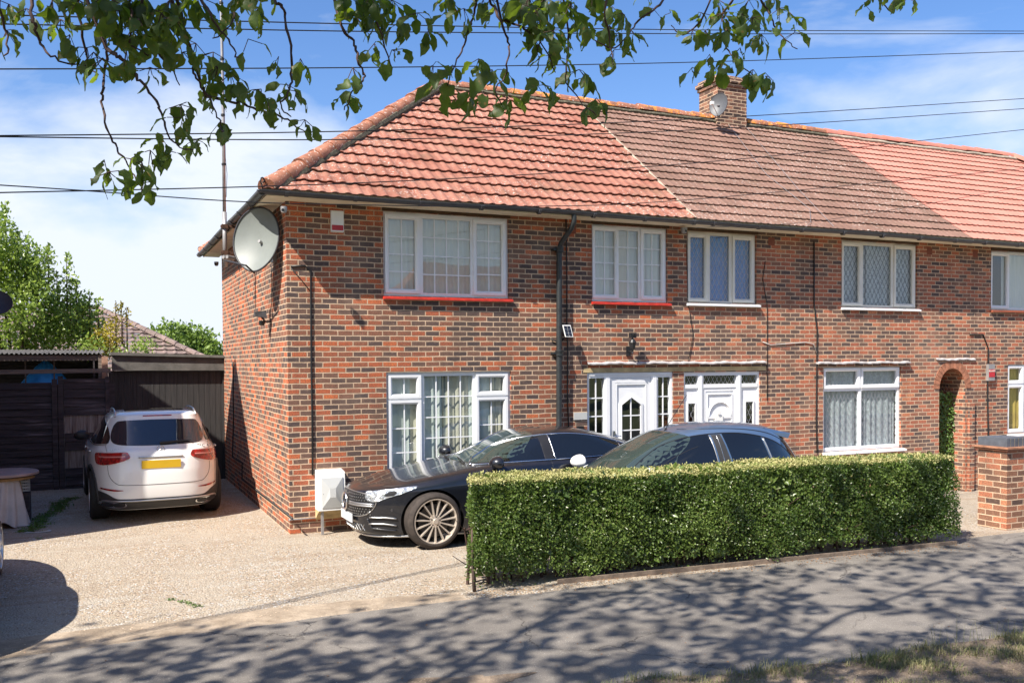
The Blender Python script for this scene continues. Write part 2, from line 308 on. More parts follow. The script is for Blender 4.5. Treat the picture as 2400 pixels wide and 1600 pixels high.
def ground_mats():
    # gravel drive
    a = NT('gravel'); o = a.obj()
    v = a.n('ShaderNodeTexVoronoi', {'Vector': o, 'Scale': 55.0, 'Randomness': 1.0}, feature='F1'); v2 = a.n('ShaderNodeTexVoronoi', {'Vector': o, 'Scale': 110.0}, feature='F1')
    wv = a.n('ShaderNodeTexWhiteNoise', {'Vector': v.outputs['Color']}).outputs['Value']
    c = a.ramp(wv, [(0.0, (0.114, 0.096, 0.079)), (0.10, (0.242, 0.196, 0.150)), (0.35, (0.357, 0.299, 0.228)), (0.60, (0.428, 0.371, 0.288)), (0.85, (0.371, 0.259, 0.175)), (0.95, (0.485, 0.488, 0.474)), (1.0, (0.571, 0.598, 0.613))])
    f = a.ramp(a.noise(0.9, o, 6, 0.62).outputs['Fac'], [(0.42, 0.0), (0.60, 0.8)])     # compacted fines show through
    c = a.mix(f, c, (0.392, 0.339, 0.271, 1))
    m = a.n('ShaderNodeMapping', {'Vector': o, 'Scale': (0.5, 3.0, 1)}).outputs[0]
    c = a.mix(a.ramp(a.noise(1.1, m, 5, 0.6).outputs['Fac'], [(0.55, 0.0), (0.72, 0.55)]), c, (0.456, 0.434, 0.385, 1))
    c = a.mix(a.ramp(a.noise(60, o, 3, 0.6).outputs['Fac'], [(0.59, 0.0), (0.64, 0.75)]), c, (0.100, 0.080, 0.066, 1))
    c = a.mix(a.ramp(a.noise(3.5, o, 4, 0.6).outputs['Fac'], [(0.50, 0.0), (0.75, 0.35)]), c, (0.258, 0.196, 0.140, 1))
    tr_ = a.n('ShaderNodeMapping', {'Vector': o, 'Scale': (0.22, 1.6, 1), 'Rotation': (0, 0, 0.12)}).outputs[0]
    c = a.mix(a.ramp(a.noise(1.7, tr_, 5, 0.6).outputs['Fac'], [(0.54, 0.0), (0.66, 0.45)]), c, (0.26, 0.19, 0.13, 1))
    c = a.mix(a.ramp(a.noise(24, o, 2, 0.5).outputs['Fac'], [(0.66, 0.0), (0.70, 0.8)]), c, (0.10, 0.075, 0.06, 1))
    a.set(Base_Color=c, Roughness=0.95, Specular_IOR_Level=0.15)
    h = a.math('ADD', a.math('MULTIPLY', v.outputs['Distance'], -0.6), a.math('MULTIPLY', a.noise(7, o, 4).outputs['Fac'], 0.8))
    a.bump(h, 0.9, 0.02); M['gravel'] = a.m
    # old concrete strip
    a = NT('concrete'); o = a.obj()
    c = a.mix(a.ramp(a.noise(2.5, o, 7, 0.65).outputs['Fac'], [(0.4, 0.0), (0.6, 1.0)]), (0.24, 0.185, 0.13, 1), (0.42, 0.335, 0.245, 1))
    c = a.mix(a.ramp(a.noise(45, o, 4, 0.7).outputs['Fac'], [(0.55, 0.0), (0.70, 0.7)]), c, (0.129, 0.110, 0.096, 1))
    a.set(Base_Color=c, Roughness=0.95); a.bump(a.noise(30, o, 6, 0.7).outputs['Fac'], 0.7, 0.02); M['concrete'] = a.m
    # worn tarmac pavement
    a = NT('tarmac'); o = a.obj()
    c = a.mix(a.ramp(a.noise(1.3, o, 7, 0.6).outputs['Fac'], [(0.35, 0.0), (0.65, 1.0)]), (0.175, 0.158, 0.140, 1), (0.275, 0.248, 0.216, 1))
    c = a.mix(a.ramp(a.noise(150, o, 3, 0.7).outputs['Fac'], [(0.40, 0.60), (0.60, 0.0)]), c, (0.08, 0.072, 0.065, 1))
    c = a.mix(a.ramp(a.noise(80, o, 2, 0.5).outputs['Fac'], [(0.66, 0.0), (0.72, 0.7)]), c, (0.45, 0.42, 0.38, 1))
    d = a.n('ShaderNodeMix', {'Factor': 0.30, 'A': o, 'B': a.noise(2.2, o, 5, 0.7).outputs['Color']}, data_type='RGBA').outputs['Result']
    vo = a.n('ShaderNodeTexVoronoi', {'Vector': d, 'Scale': 0.95}, feature='DISTANCE_TO_EDGE')
    cr2 = a.math('MULTIPLY', a.ramp(vo.outputs['Distance'], [(0.0, 0.7), (0.003, 0.5), (0.006, 0.0)]), a.ramp(a.noise(0.8, o, 3).outputs['Fac'], [(0.46, 0.0), (0.54, 1.0)]))
    c = a.mix(cr2, c, (0.035, 0.032, 0.03, 1))
    a.set(Base_Color=c, Roughness=0.9, Specular_IOR_Level=0.25)
    h = a.math('ADD', a.noise(160, o, 3).outputs['Fac'], a.math('MULTIPLY', cr2, -3.0)); a.bump(h, 0.5, 0.006); M['tarmac'] = a.m
    a = NT('soil'); o = a.obj()
    c = a.mix(a.ramp(a.noise(3, o, 7, 0.65).outputs['Fac'], [(0.38, 0.0), (0.62, 1.0)]), (0.13, 0.095, 0.065, 1), (0.36, 0.27, 0.19, 1))
    c = a.mix(a.ramp(a.noise(70, o, 3).outputs['Fac'], [(0.58, 0.0), (0.68, 0.8)]), c, (0.48, 0.38, 0.28, 1))
    a.set(Base_Color=c, Roughness=1.0); a.bump(a.noise(35, o, 6, 0.7).outputs['Fac'], 1.0, 0.03); M['soil'] = a.m
    a = NT('asphalt'); o = a.obj(); a.set(Base_Color=a.mix(a.noise(80, o, 3).outputs['Fac'], (0.04, 0.04, 0.042, 1), (0.075, 0.073, 0.07, 1)), Roughness=0.9); M['asphalt'] = a.m
    a = NT('lawn'); o = a.obj(); a.set(Base_Color=a.mix(a.noise(2, o, 6).outputs['Fac'], (0.06, 0.09, 0.03, 1), (0.18, 0.19, 0.08, 1)), Roughness=1.0); M['lawn'] = a.m
    a = NT('cladding_blind'); o = a.obj(); M['cladding_blind'] = a.m
ground_mats()

# ---------------------------------------------------------------- mesh helpers
class MB:
    def __init__(s): s.v = []; s.f = []; s.mi = []; s.cur = 0
    def vert(s, p): s.v.append(tuple(p)); return len(s.v)-1
    def face(s, ids): s.f.append(tuple(ids)); s.mi.append(s.cur)
    def quad(s, a, b, c, d): i = len(s.v); s.v += [tuple(a), tuple(b), tuple(c), tuple(d)]; s.face((i, i+1, i+2, i+3)); return s
    def poly(s, pts): i = len(s.v); s.v += [tuple(p) for p in pts]; s.face(range(i, i+len(pts))); return s
    def box(s, x0, x1, y0, y1, z0, z1):
        if x0 > x1: x0, x1 = x1, x0
        if y0 > y1: y0, y1 = y1, y0
        if z0 > z1: z0, z1 = z1, z0
        i = len(s.v)
        s.v += [(x0, y0, z0), (x1, y0, z0), (x1, y1, z0), (x0, y1, z0), (x0, y0, z1), (x1, y0, z1), (x1, y1, z1), (x0, y1, z1)]
        for q in ((0, 3, 2, 1), (4, 5, 6, 7), (0, 1, 5, 4), (1, 2, 6, 5), (2, 3, 7, 6), (3, 0, 4, 7)): s.face([i+k for k in q])
        return s
    def hexa(s, P):       # 8 corners: bottom ring 4, top ring 4
        i = len(s.v); s.v += [tuple(p) for p in P]
        for q in ((0, 3, 2, 1), (4, 5, 6, 7), (0, 1, 5, 4), (1, 2, 6, 5), (2, 3, 7, 6), (3, 0, 4, 7)): s.face([i+k for k in q])
        return s
    def tube(s, pts, r, n=8, cap=True):
        pts = [Vector(p) for p in pts]; rs = r if hasattr(r, '__len__') else [r]*len(pts)
        rings = []; up = None
        for k, p in enumerate(pts):
            t = (pts[min(k+1, len(pts)-1)]-pts[max(k-1, 0)])
            if t.length < 1e-9: t = Vector((0, 0, 1))
            t.normalize()
            if up is None: up = Vector((0, 0, 1)) if abs(t.z) < 0.9 else Vector((1, 0, 0))
            a = t.cross(up)
            if a.length < 1e-4: a = t.cross(Vector((0, 1, 0)))
            a.normalize(); b = a.cross(t).normalized(); up = b
            i0 = len(s.v)
            for j in range(n):
                an = 2*math.pi*j/n; s.v.append(tuple(p + (a*math.cos(an)+b*math.sin(an))*rs[k]))
            rings.append(i0)
        for k in range(len(rings)-1):
            for j in range(n):
                a0, b0 = rings[k], rings[k+1]; s.face((a0+j, b0+j, b0+(j+1) % n, a0+(j+1) % n))
        if cap:
            s.face([rings[0]+j for j in range(n)]); s.face([rings[-1]+n-1-j for j in range(n)])
        return s
    def lathe(s, prof, n=48, axis='y', c=(0, 0, 0)):     # prof: (radius, along axis)
        rings = []
        for (r, h) in prof:
            i0 = len(s.v)
            for j in range(n):
                an = 2*math.pi*j/n; x, z = r*math.cos(an), r*math.sin(an)
                p = (x, h, z) if axis == 'y' else ((h, x, z) if axis == 'x' else (x, z, h))
                s.v.append((p[0]+c[0], p[1]+c[1], p[2]+c[2]))
            rings.append(i0)
        for k in range(len(rings)-1):
            for j in range(n):
                a0, b0 = rings[k], rings[k+1]; s.face((a0+j, b0+j, b0+(j+1) % n, a0+(j+1) % n))
        return s
    def disc(s, c, r, nrm, n=24, ry=None):
        nrm = Vector(nrm).normalized(); a = nrm.cross(Vector((0, 0, 1)));
        if a.length < 1e-3: a = Vector((1, 0, 0))
        a.normalize(); b = nrm.cross(a); c = Vector(c); ry = ry or r
        s.poly([c+a*r*math.cos(2*math.pi*j/n)+b*ry*math.sin(2*math.pi*j/n) for j in range(n)]); return s
    def build(s, name, mat, parent=None, smooth=False, angle=None, xf=None):
        me = bpy.data.meshes.new(name); me.from_pydata(s.v, [], s.f)
        mats = mat if isinstance(mat, (list, tuple)) else [mat]
        for m in mats: me.materials.append(M[m] if isinstance(m, str) else m)
        if len(mats) > 1: me.polygons.foreach_set('material_index', s.mi)
        if name != 'pane': bm = bmesh.new(); bm.from_mesh(me); bmesh.ops.recalc_face_normals(bm, faces=bm.faces); bm.to_mesh(me); bm.free()
        if smooth:
            me.polygons.foreach_set('use_smooth', [True]*len(me.polygons))
            if angle: me.set_sharp_from_angle(angle=R(angle))
        me.update()
        o = bpy.data.objects.new(name, me); col.objects.link(o)
        if parent is not None: o.parent = parent
        return o
def tag(o, label=None, cat=None, group=None, kind=None):
    if label: o['label'] = label
    if cat: o['category'] = cat
    if group: o['group'] = group
    if kind: o['kind'] = kind
    return o
def thing(name, label, cat, loc=(0, 0, 0), rot=0, group=None):
    o = bpy.data.objects.new(name, None); col.objects.link(o); o.empty_display_size = 0.2
    o.location = loc; o.rotation_euler = (0, 0, rot); return tag(o, label, cat, group)
def structure(o, kind='structure'): o['kind'] = kind; return o

def np_mesh(name, V, Fq, mat, parent=None, smooth=False):
    me = bpy.data.meshes.new(name); k = Fq.shape[1]
    me.vertices.add(len(V)); me.vertices.foreach_set('co', V.astype(np.float32).ravel())
    me.loops.add(Fq.size); me.loops.foreach_set('vertex_index', Fq.astype(np.int32).ravel())
    me.polygons.add(len(Fq)); me.polygons.foreach_set('loop_start', np.arange(0, Fq.size, k, dtype=np.int32)); me.polygons.foreach_set('loop_total', np.full(len(Fq), k, dtype=np.int32))
    if smooth: me.polygons.foreach_set('use_smooth', [True]*len(Fq))
    for m in (mat if isinstance(mat, (list, tuple)) else [mat]): me.materials.append(M[m])
    me.update(calc_edges=True); me.validate()
    o = bpy.data.objects.new(name, me); col.objects.link(o)
    if parent is not None: o.parent = parent
    return o
def leaf_template(rows=2, w=0.5, fold=0.15, bend=0.2, prof=None):
    """leaf of length 1 along +Y, normal +Z, rows+1 cross rows of 3 verts."""
    prof = prof or [0.04, 1.0, 0.05]; n = len(prof); V = []; Fs = []
    for i, p in enumerate(prof):
        y = i/(n-1); z = -bend*y*y
        V += [(-w*p/2, y, z+fold*p*w), (0, y, z), (w*p/2, y, z+fold*p*w)]
    for i in range(n-1):
        a = i*3; Fs += [(a, a+1, a+4, a+3), (a+1, a+2, a+5, a+4)]
    return np.array(V, float), np.array(Fs, int)
def unit(a): return a/np.maximum(np.linalg.norm(a, axis=-1, keepdims=True), 1e-9)
def scatter(name, P, D, N, S, tmpl, mat, parent=None, smooth=False):
    """leaves at P, pointing along D, facing N, sized S."""
    V, Fc = tmpl; D = unit(D); X = unit(np.cross(D, N)); Z = np.cross(X, D)
    W = P[:, None, :] + S[:, None, None]*(V[None, :, 0:1]*X[:, None, :]+V[None, :, 1:2]*D[:, None, :]+V[None, :, 2:3]*Z[:, None, :])
    n, k = len(P), len(V)
    Fq = (Fc[None, :, :]+(np.arange(n)*k)[:, None, None]).reshape(-1, Fc.shape[1])
    return np_mesh(name, W.reshape(-1, 3), Fq, mat, parent, smooth)
TL2 = leaf_template(w=0.62, fold=0.18, bend=0.15)
TL3 = leaf_template(w=0.62, fold=0.22, bend=0.35, prof=[0.05, 0.62, 1.0, 0.82, 0.06])

# ---------------------------------------------------------------- ground
def gz(x, y):       # the ground falls away a little beside the far houses
    t = min(1, max(0, (x-8.5)/4)); u = min(1, max(0, (y+4)/2)); return -0.26*t*t*(3-2*t)*u
def sheet(name, x0, x1, y0, y1, nx, ny, z, mat, fn=None):
    b = MB()
    for j in range(ny+1):
        for i in range(nx+1):
            x = x0+(x1-x0)*i/nx; y = y0+(y1-y0)*j/ny
            if fn: x, y = fn(x, y, i/nx, j/ny)
            b.vert((x, y, z+gz(x, y)))
    for j in range(ny):
        for i in range(nx): a = j*(nx+1)+i; b.face((a, a+1, a+nx+2, a+nx+1))
    return structure(b.build(name, mat, smooth=True))
sheet('ground', -600, 700, -500, 900, 8, 8, -0.30, 'lawn')
sheet('driveway', -14, 30, -4.35, 7.6, 110, 30, 0.0, 'gravel')
def wavy(amp, a0=-0.0, seed=0):
    ph = [random.uniform(0, 6) for _ in range(4)]
    def f(x, y, u, v):
        w = sum(math.sin(x*k+p)/k for k, p in zip((0.9, 2.3, 5.1, 9.7), ph))*amp
        return x, y + (w if v > 0.999 else 0)
    return f
def front_y(x): return -4.14-0.012*(x+3)        # back edge of the pavement
sheet('pavement', -16, 40, -8.0, -4.2, 260, 6, 0.008, 'tarmac', wavy(0.045))
sheet('concrete_apron', -16, 0.9, -4.55, -3.72, 150, 3, 0.004, 'concrete', wavy(0.09))
def vf(x, y, u, v):
    if v > 0.999: y = -6.74 - 0.115*x + 0.07*math.sin(x*1.7)+0.04*math.sin(x*5.3+1) if x < 12 else -8.1
    return x, y
sheet('verge', -16, 40, -9.3, -7.0, 240, 8, 0.016, 'soil', vf)
k = MB(); k.box(-60, 60, -9.45, -9.3, -0.29, 0.02); structure(k.build('kerb', 'concrete'))
k = MB(); k.box(-200, 200, -15.0, -9.45, -0.29, -0.10); structure(k.build('road', 'asphalt'))

# ---------------------------------------------------------------- houses
EZ = 4.45                 # wall top under the soffit
RY, RZ = 3.35, 7.25       # ridge line
EY, EZT = -0.385, 4.50     # lower edge of the tiles
DEP = 6.68
def wall_panel(b, x0, x1, z0, z1, holes, y=0.0, reveal=0.14, arch=None):
    xs = sorted({x0, x1, *[h[0] for h in holes], *[h[1] for h in holes]}); zs = sorted({z0, z1, *[h[2] for h in holes], *[h[3] for h in holes]})
    for i in range(len(xs)-1):
        for j in range(len(zs)-1):
            cx, cz = (xs[i]+xs[i+1])/2, (zs[j]+zs[j+1])/2
            if any(h[0] < cx < h[1] and h[2] < cz < h[3] for h in holes): continue
            b.quad((xs[i], y, zs[j]), (xs[i+1], y, zs[j]), (xs[i+1], y, zs[j+1]), (xs[i], y, zs[j+1]))
    for h in holes:
        a, c, d, e = h[:4]; r = h[4] if len(h) > 4 else reveal
        b.quad((a, y, d), (a, y+r, d), (a, y+r, e), (a, y, e)); b.quad((c, y, d), (c, y, e), (c, y+r, e), (c, y+r, d))
        b.quad((a, y, d), (c, y, d), (c, y+r, d), (a, y+r, d))
        if not (len(h) > 5): b.quad((a, y, e), (a, y+r, e), (c, y+r, e), (c, y, e))
def roof_course_mesh(x0, x1, ncourse, pitch, kind, Yeave=EY, Zeave=EZT, Yr=RY, Zr=RZ, lift=0.036, amp=0.015):
    """real tile courses on a slope rising along +Y; returns MB (X,Y,Z)."""
    b = MB(); sl = Vector((0, Yr-Yeave, Zr-Zeave)); Ls = sl.length; s = sl/Ls; nrm = Vector((0, -s.z, s.y))
    nseg = max(2, int(round((x1-x0)/pitch)))*8
    def prof(x):
        u = (x/pitch) % 1.0
        if kind == 'roll': return amp*(max(0, math.sin(math.pi*min(1, u/0.55)))**0.8 if u < 0.55 else -0.12*math.sin(math.pi*(u-0.55)/0.45))
        return amp*0.8*max(0, math.cos(2*math.pi*u))**1.5
    step = Ls/ncourse
    for k in range(ncourse):
        s0 = k*step-0.02; s1 = (k+1)*step+0.01
        j0 = len(b.v); off = random.uniform(-0.003, 0.003)
        for i in range(nseg+1):
            x = x0+(x1-x0)*i/nseg; h = prof(x); jit = 0.004*math.sin(x*3.1+k*1.7)+0.003*math.sin(x*11+k*5)+off
            base = Vector((x, Yeave, Zeave))
            for (ss, hh) in ((s0+jit+0.06, -0.004), (s0+jit, lift+h-0.014), (s0+jit, lift+h), (s1, 0.0+h)):
                p = base+s*ss+nrm*hh; b.vert(p)
        for i in range(nseg):
            a = j0+i*4; c = a+4
            b.face((a, c, c+1, a+1)); b.face((a+1, c+1, c+2, a+2)); b.face((a+2, c+2, c+3, a+3))
    return b
def clip_mesh(o, co, no):
    bm = bmesh.new(); bm.from_mesh(o.data); bmesh.ops.bisect_plane(bm, geom=bm.verts[:]+bm.edges[:]+bm.faces[:], plane_co=co, plane_no=no, clear_outer=True); bm.to_mesh(o.data); bm.free()
def ridge_tiles(b, p0, p1, r=0.115, seg=0.42, taper=0.012, under=None):
    p0, p1 = Vector(p0), Vector(p1); d = p1-p0; n = max(1, int(d.length/seg)); t = d.normalized(); side = t.cross(Vector((0, 0, 1))).normalized(); upn = side.cross(t)
    for k in range(n):
        a = p0+d*(k/n); c = p0+d*((k+1.04)/n); dz = random.uniform(-0.008, 0.008); rr = r+random.uniform(-0.004, 0.004); i0 = len(b.v)
        for (q, rad) in ((a, rr+taper), (a+t*0.012, rr+taper), (c, rr-taper*0.5)):
            for j in range(9):
                an = math.pi*j/8; b.vert(q+side*math.cos(an)*rad+upn*(math.sin(an)*rad+dz))
        for m in range(2):
            for j in range(8): A = i0+m*9+j; b.face((A, A+9, A+10, A+1))
        b.face([i0+j for j in range(9)])
def curtain(name, x0, x1, z0, z1, y, mat, parent, amp=0.011, wl=0.11, gather=0.0):
    b = MB(); n = max(8, int((x1-x0)/0.012)); ph = random.uniform(0, 6)
    for j in range(9):
        v = j/8
        for i in range(n+1):
            u = i/n; x = x0+(x1-x0)*u
            xx = x0+(x-x0)*(1-gather*math.sin(math.pi*v)*0.5) if gather else x
            yy = y+amp*math.sin(2*math.pi*x/wl+ph+0.8*math.sin(x*9+ph))+amp*0.5*math.sin(2*math.pi*x/(wl*2.7)+v*1.5)
            b.vert((xx, yy, z0+(z1-z0)*v))
    for j in range(8):
        for i in range(n): a = j*(n+1)+i; b.face((a, a+1, a+n+2, a+n+1))
    return b.build(name, mat, parent, smooth=True)
def frame_rect(b, x0, x1, z0, z1, t, y0, y1, tb=None, tt=None):
    tb = tb or t; tt = tt or t
    b.box(x0, x0+t, y0, y1, z0, z1); b.box(x1-t, x1, y0, y1, z0, z1); b.box(x0+t, x1-t, y0, y1, z0, z0+tb); b.box(x0+t, x1-t, y0, y1, z1-tt, z1)
def bevel_rect(b, x0, x1, z0, z1, t, yf, yb):
    """sash frame with a chamfered face: outer edge at yf, sloping back to the glass."""
    O = [(x0, z0), (x1, z0), (x1, z1), (x0, z1)]; I = [(x0+t, z0+t), (x1-t, z0+t), (x1-t, z1-t), (x0+t, z1-t)]; m = t*0.62
    Mi = [(x0+m, z0+m), (x1-m, z0+m), (x1-m, z1-m), (x0+m, z1-m)]
    for i in range(4):
        j = (i+1) % 4
        b.quad((O[i][0], yb, O[i][1]), (O[j][0], yb, O[j][1]), (O[j][0], yf, O[j][1]), (O[i][0], yf, O[i][1]))
        b.quad((O[i][0], yf, O[i][1]), (O[j][0], yf, O[j][1]), (Mi[j][0], yf, Mi[j][1]), (Mi[i][0], yf, Mi[i][1]))
        b.quad((Mi[i][0], yf, Mi[i][1]), (Mi[j][0], yf, Mi[j][1]), (I[j][0], yf+0.018, I[j][1]), (I[i][0], yf+0.018, I[i][1]))
        b.quad((I[i][0], yf+0.018, I[i][1]), (I[j][0], yf+0.018, I[j][1]), (I[j][0], yb, I[j][1]), (I[i][0], yb, I[i][1]))
def clip_seg(p, q, r):
    x0, x1, z0, z1 = r; t0, t1 = 0.0, 1.0; dx, dz = q[0]-p[0], q[1]-p[1]
    for pp, qq in ((-dx, p[0]-x0), (dx, x1-p[0]), (-dz, p[1]-z0), (dz, z1-p[1])):
        if abs(pp) < 1e-12:
            if qq < 0: return None
        else:
            t = qq/pp
            if pp < 0: t0 = max(t0, t)
            else: t1 = min(t1, t)
    return None if t0 >= t1 else ((p[0]+dx*t0, p[1]+dz*t0), (p[0]+dx*t1, p[1]+dz*t1))
def lattice(name, rects, y, mat, parent, dw, dh, w=0.006):
    for r in rects:
        b = MB(); x0, x1, z0, z1 = r; sl = dh/dw; n = int((x1-x0)/dw+(z1-z0)/dh)+3
        for sg in (1, -1):
            for k in range(-n, n+1):
                xs = (x0+x1)/2+k*dw; p = (xs-3*sg, z0-3*sl); q = (xs+3*sg, z0+3*sl); c = clip_seg(p, q, r)
                if c:
                    (ax, az), (bx, bz) = c; d = Vector((bx-ax, 0, bz-az))
                    if d.length < 0.01: continue
                    nn = Vector((-d.z, 0, d.x)).normalized()*w/2; A = Vector((ax, y, az)); B = Vector((bx, y, bz)); b.quad(A-nn, B-nn, B+nn, A+nn)
        o_ = b.build(name, mat, parent)
    return o_
def window(house, x0, x1, z0, z1, lights, mat='upvc', cur=('net', 'net'), sill=None, sill_out=0.06, yf=0.028, bars_mat='upvc', glass='glass', lat=None, label=None, drape=None, open_back=True):
    """lights: (x0,x1,z0,z1,kind,nx,nz) kind 'f' fixed / 's' sash; glass rectangles come from the frame widths."""
    b = MB(); yb = yf+0.055
    cuts = []
    fr = 0.030
    frame_rect(b, x0, x1, z0, z1, fr, yf+0.012, yb)
    panes = []
    for (a, c, d, e, kind, nx, nz) in lights:
        if kind == 's': bevel_rect(b, a, c, d, e, 0.060, yf-0.012, yb-0.006); g = (a+0.060, c-0.060, d+0.060, e-0.060)
        else: g = (a, c, d, e)
        panes.append(g)
    # mullions: fill between lights with solid frame
    xs = sorted({x0+fr, x1-fr, *[l[0] for l in lights], *[l[1] for l in lights]}); zs = sorted({z0+fr, z1-fr, *[l[2] for l in lights], *[l[3] for l in lights]})
    for i in range(len(xs)-1):
        for j in range(len(zs)-1):
            cx, cz = (xs[i]+xs[i+1])/2, (zs[j]+zs[j+1])/2
            if any(l[0]-1e-6 < cx < l[1]+1e-6 and l[2]-1e-6 < cz < l[3]+1e-6 for l in lights) or xs[i+1]-xs[i] < 1e-4 or zs[j+1]-zs[j] < 1e-4: continue
            b.box(xs[i], xs[i+1], yf+0.010, yb, zs[j], zs[j+1])
    o = b.build('window', mat, house)
    if label: o['label'] = label
    gb = MB()
    for (a, c, d, e), l in zip(panes, lights):
        gb2 = MB(); gb2.quad((a-0.004, yf+0.034, d-0.004), (c+0.004, yf+0.034, d-0.004), (c+0.004, yf+0.034, e+0.004), (a-0.004, yf+0.034, e+0.004)); gb2.build('pane', glass, o)
        nx, nz = l[5], l[6]
        for i in range(1, nx): xx = a+(c-a)*i/nx; gb.box(xx-0.008, xx+0.008, yf+0.024, yf+0.0335, d, e)
        for i in range(1, nz):
            zz = d+(e-d)*i/nz
            for q in range(nx): gb.box(a+(c-a)*q/nx+0.008*(q > 0), a+(c-a)*(q+1)/nx-0.008*(q < nx-1), yf+0.024, yf+0.0335, zz-0.008, zz+0.008)
    if gb.v: gb.build('glazing_bar', bars_mat, o)
    if lat: lattice('leading', panes, yf+0.031, lat[0], o, lat[1], lat[2], 0.007)
    r = MB(); ry = yf+0.40; m = 0.02
    r.quad((x0-m, ry, z0-m), (x1+m, ry, z0-m), (x1+m, ry, z1+m), (x0-m, ry, z1+m)); r.quad((x0-m, yb, z0-m), (x0-m, ry, z0-m), (x0-m, ry, z1+m), (x0-m, yb, z1+m)); r.quad((x1+m, yb, z0-m), (x1+m, ry, z0-m), (x1+m, ry, z1+m), (x1+m, yb, z1+m))
    r.quad((x0-m, yb, z0-m), (x1+m, yb, z0-m), (x1+m, ry, z0-m), (x0-m, ry, z0-m)); r.quad((x0-m, yb, z1+m), (x1+m, yb, z1+m), (x1+m, ry, z1+m), (x0-m, ry, z1+m))
    r.build('room_recess', 'room_dark', o)
    if cur: curtain('curtain', x0+0.03, x1-0.03, z0+0.015, z1-0.02, yb+0.045, cur[0], o)
    for (dx0, dx1, dm) in (drape or []): curtain('curtain', dx0, dx1, z0+0.015, z1-0.02, yb+0.022, dm, o, amp=0.012, wl=0.14)
    if sill:
        s = MB(); s.hexa([(x0-0.015, -sill_out, z0-0.052), (x1+0.045, -sill_out, z0-0.052), (x1+0.045, yf+0.0, z0-0.052), (x0-0.015, yf, z0-0.052), (x0-0.015, -sill_out, z0-0.022), (x1+0.045, -sill_out, z0-0.022), (x1+0.045, yf, z0-0.003), (x0-0.015, yf, z0-0.003)])
        s.build('sill', sill, o)
    return o
def top_trim(house, x0, x1, z, mat='lintel_dark'):
    b = MB(); b.box(x0-0.01, x1+0.03, -0.012, 0.02, z+0.003, z+0.055); return b.build('lintel', mat, house)
def gutter_run(house, p0, p1, r=0.055, side=1, clip=0.9, mat='gutter', drop=0.0):
    p0, p1 = Vector(p0), Vector(p1); b = MB(); t = (p1-p0).normalized(); sd_ = t.cross(Vector((0, 0, 1))); n = 12; d = p1-p0; K = max(2, int(d.length/1.0))
    for ro in (r, r-0.006):
        i0 = len(b.v)
        for k in range(K+1):
            q = p0+d*k/K+Vector((0, 0, -0.010*math.sin(k*1.3)))
            for j in range(n+1):
                an = math.pi+math.pi*j/n; b.vert(q+sd_*math.cos(an)*ro+Vector((0, 0, 1))*math.sin(an)*ro)
        for k in range(K):
            for j in range(n): a = i0+k*(n+1)+j; b.face((a, a+n+1, a+n+2, a+1))
    o = b.build('gutter', mat, house, smooth=True)
    L_ = d.length; k = 0.35; bo = None
    while k < L_:
        q = p0+t*k; w = 0.022; rr = r+0.010
        if bo is None:
            b = MB()
            for s_ in (-w, w):
                for j in range(n+1): an = math.pi+math.pi*j/n; b.vert(t*s_+sd_*math.cos(an)*rr+Vector((0, 0, 1))*(math.sin(an)*rr-0.006))
            for j in range(n): b.face((j, j+n+1, j+n+2, j+1))
            b.face([j for j in range(n+1)]); b.face([n+1+j for j in range(n+1)]); bo = b.build('gutter_bracket', mat, o); bo.location = q
        else: c_ = bo.copy(); col.objects.link(c_); c_.parent = o; c_.location = q
        k += clip
    return o
def air_brick(house, x, z, w=0.13, h=0.13):
    b = MB(); b.box(x-w/2, x+w/2, -0.006, 0.02, z-h/2, z+h/2); o = b.build('air_brick', 'terracotta', house); d = MB()
    for i in range(7):
        for j in range(6):
            cx = x-w/2+w*(i+0.7)/7.4; cz = z-h/2+h*(j+0.7)/6.4; d.quad((cx-0.005, -0.008, cz-0.005), (cx+0.005, -0.008, cz-0.005), (cx+0.005, -0.008, cz+0.005), (cx-0.005, -0.008, cz+0.005))
    d.build('vent_hole', 'room_dark', o); return o

W1 = (1.33, 3.235, 3.222, 4.392); W1G = (1.352, 3.262, 0.58, 2.157)
W2 = (4.64, 6.022, 3.215, 4.395); W3 = (6.40, 7.805, 3.228, 4.383)
W4 = (9.682, 11.522, 3.216, 4.392); W5 = (13.495, 15.30, 3.235, 4.375)
W4G = (9.27, 11.125, 0.665, 2.150); W5G = (13.985, 15.75, 0.80, 2.165)
D1 = (4.545, 6.125, 0.03, 2.112); D2 = (6.335, 7.875, 0.03, 2.100)
XA, XB, XC, XD = 0.0, 6.25, 12.42, 21.9
def house(name, label, x0, x1, bricks, holes, extra=None):
    h = thing(name, label, 'house', (0, 0, 0), 0, 'houses of the brick terrace')
    b = MB(); wall_panel(b, x0, x1, -0.6, EZ, holes)
    b.quad((x0, DEP, -0.6), (x1, DEP, -0.6), (x1, DEP, EZ), (x0, DEP, EZ))
    if x0 == XA: b.quad((x0, 0, -0.6), (x0, 0, EZ), (x0, DEP, EZ), (x0, DEP, -0.6))
    if x1 == XD: b.quad((x1, 0, -0.6), (x1, 0, EZ), (x1, DEP, EZ), (x1, DEP, -0.6))
    b.quad((x0, 0.5, 2.60), (x1, 0.5, 2.60), (x1, DEP, 2.60), (x0, DEP, 2.60))
    if extra: extra(b)
    b.build('wall', bricks, h); return h
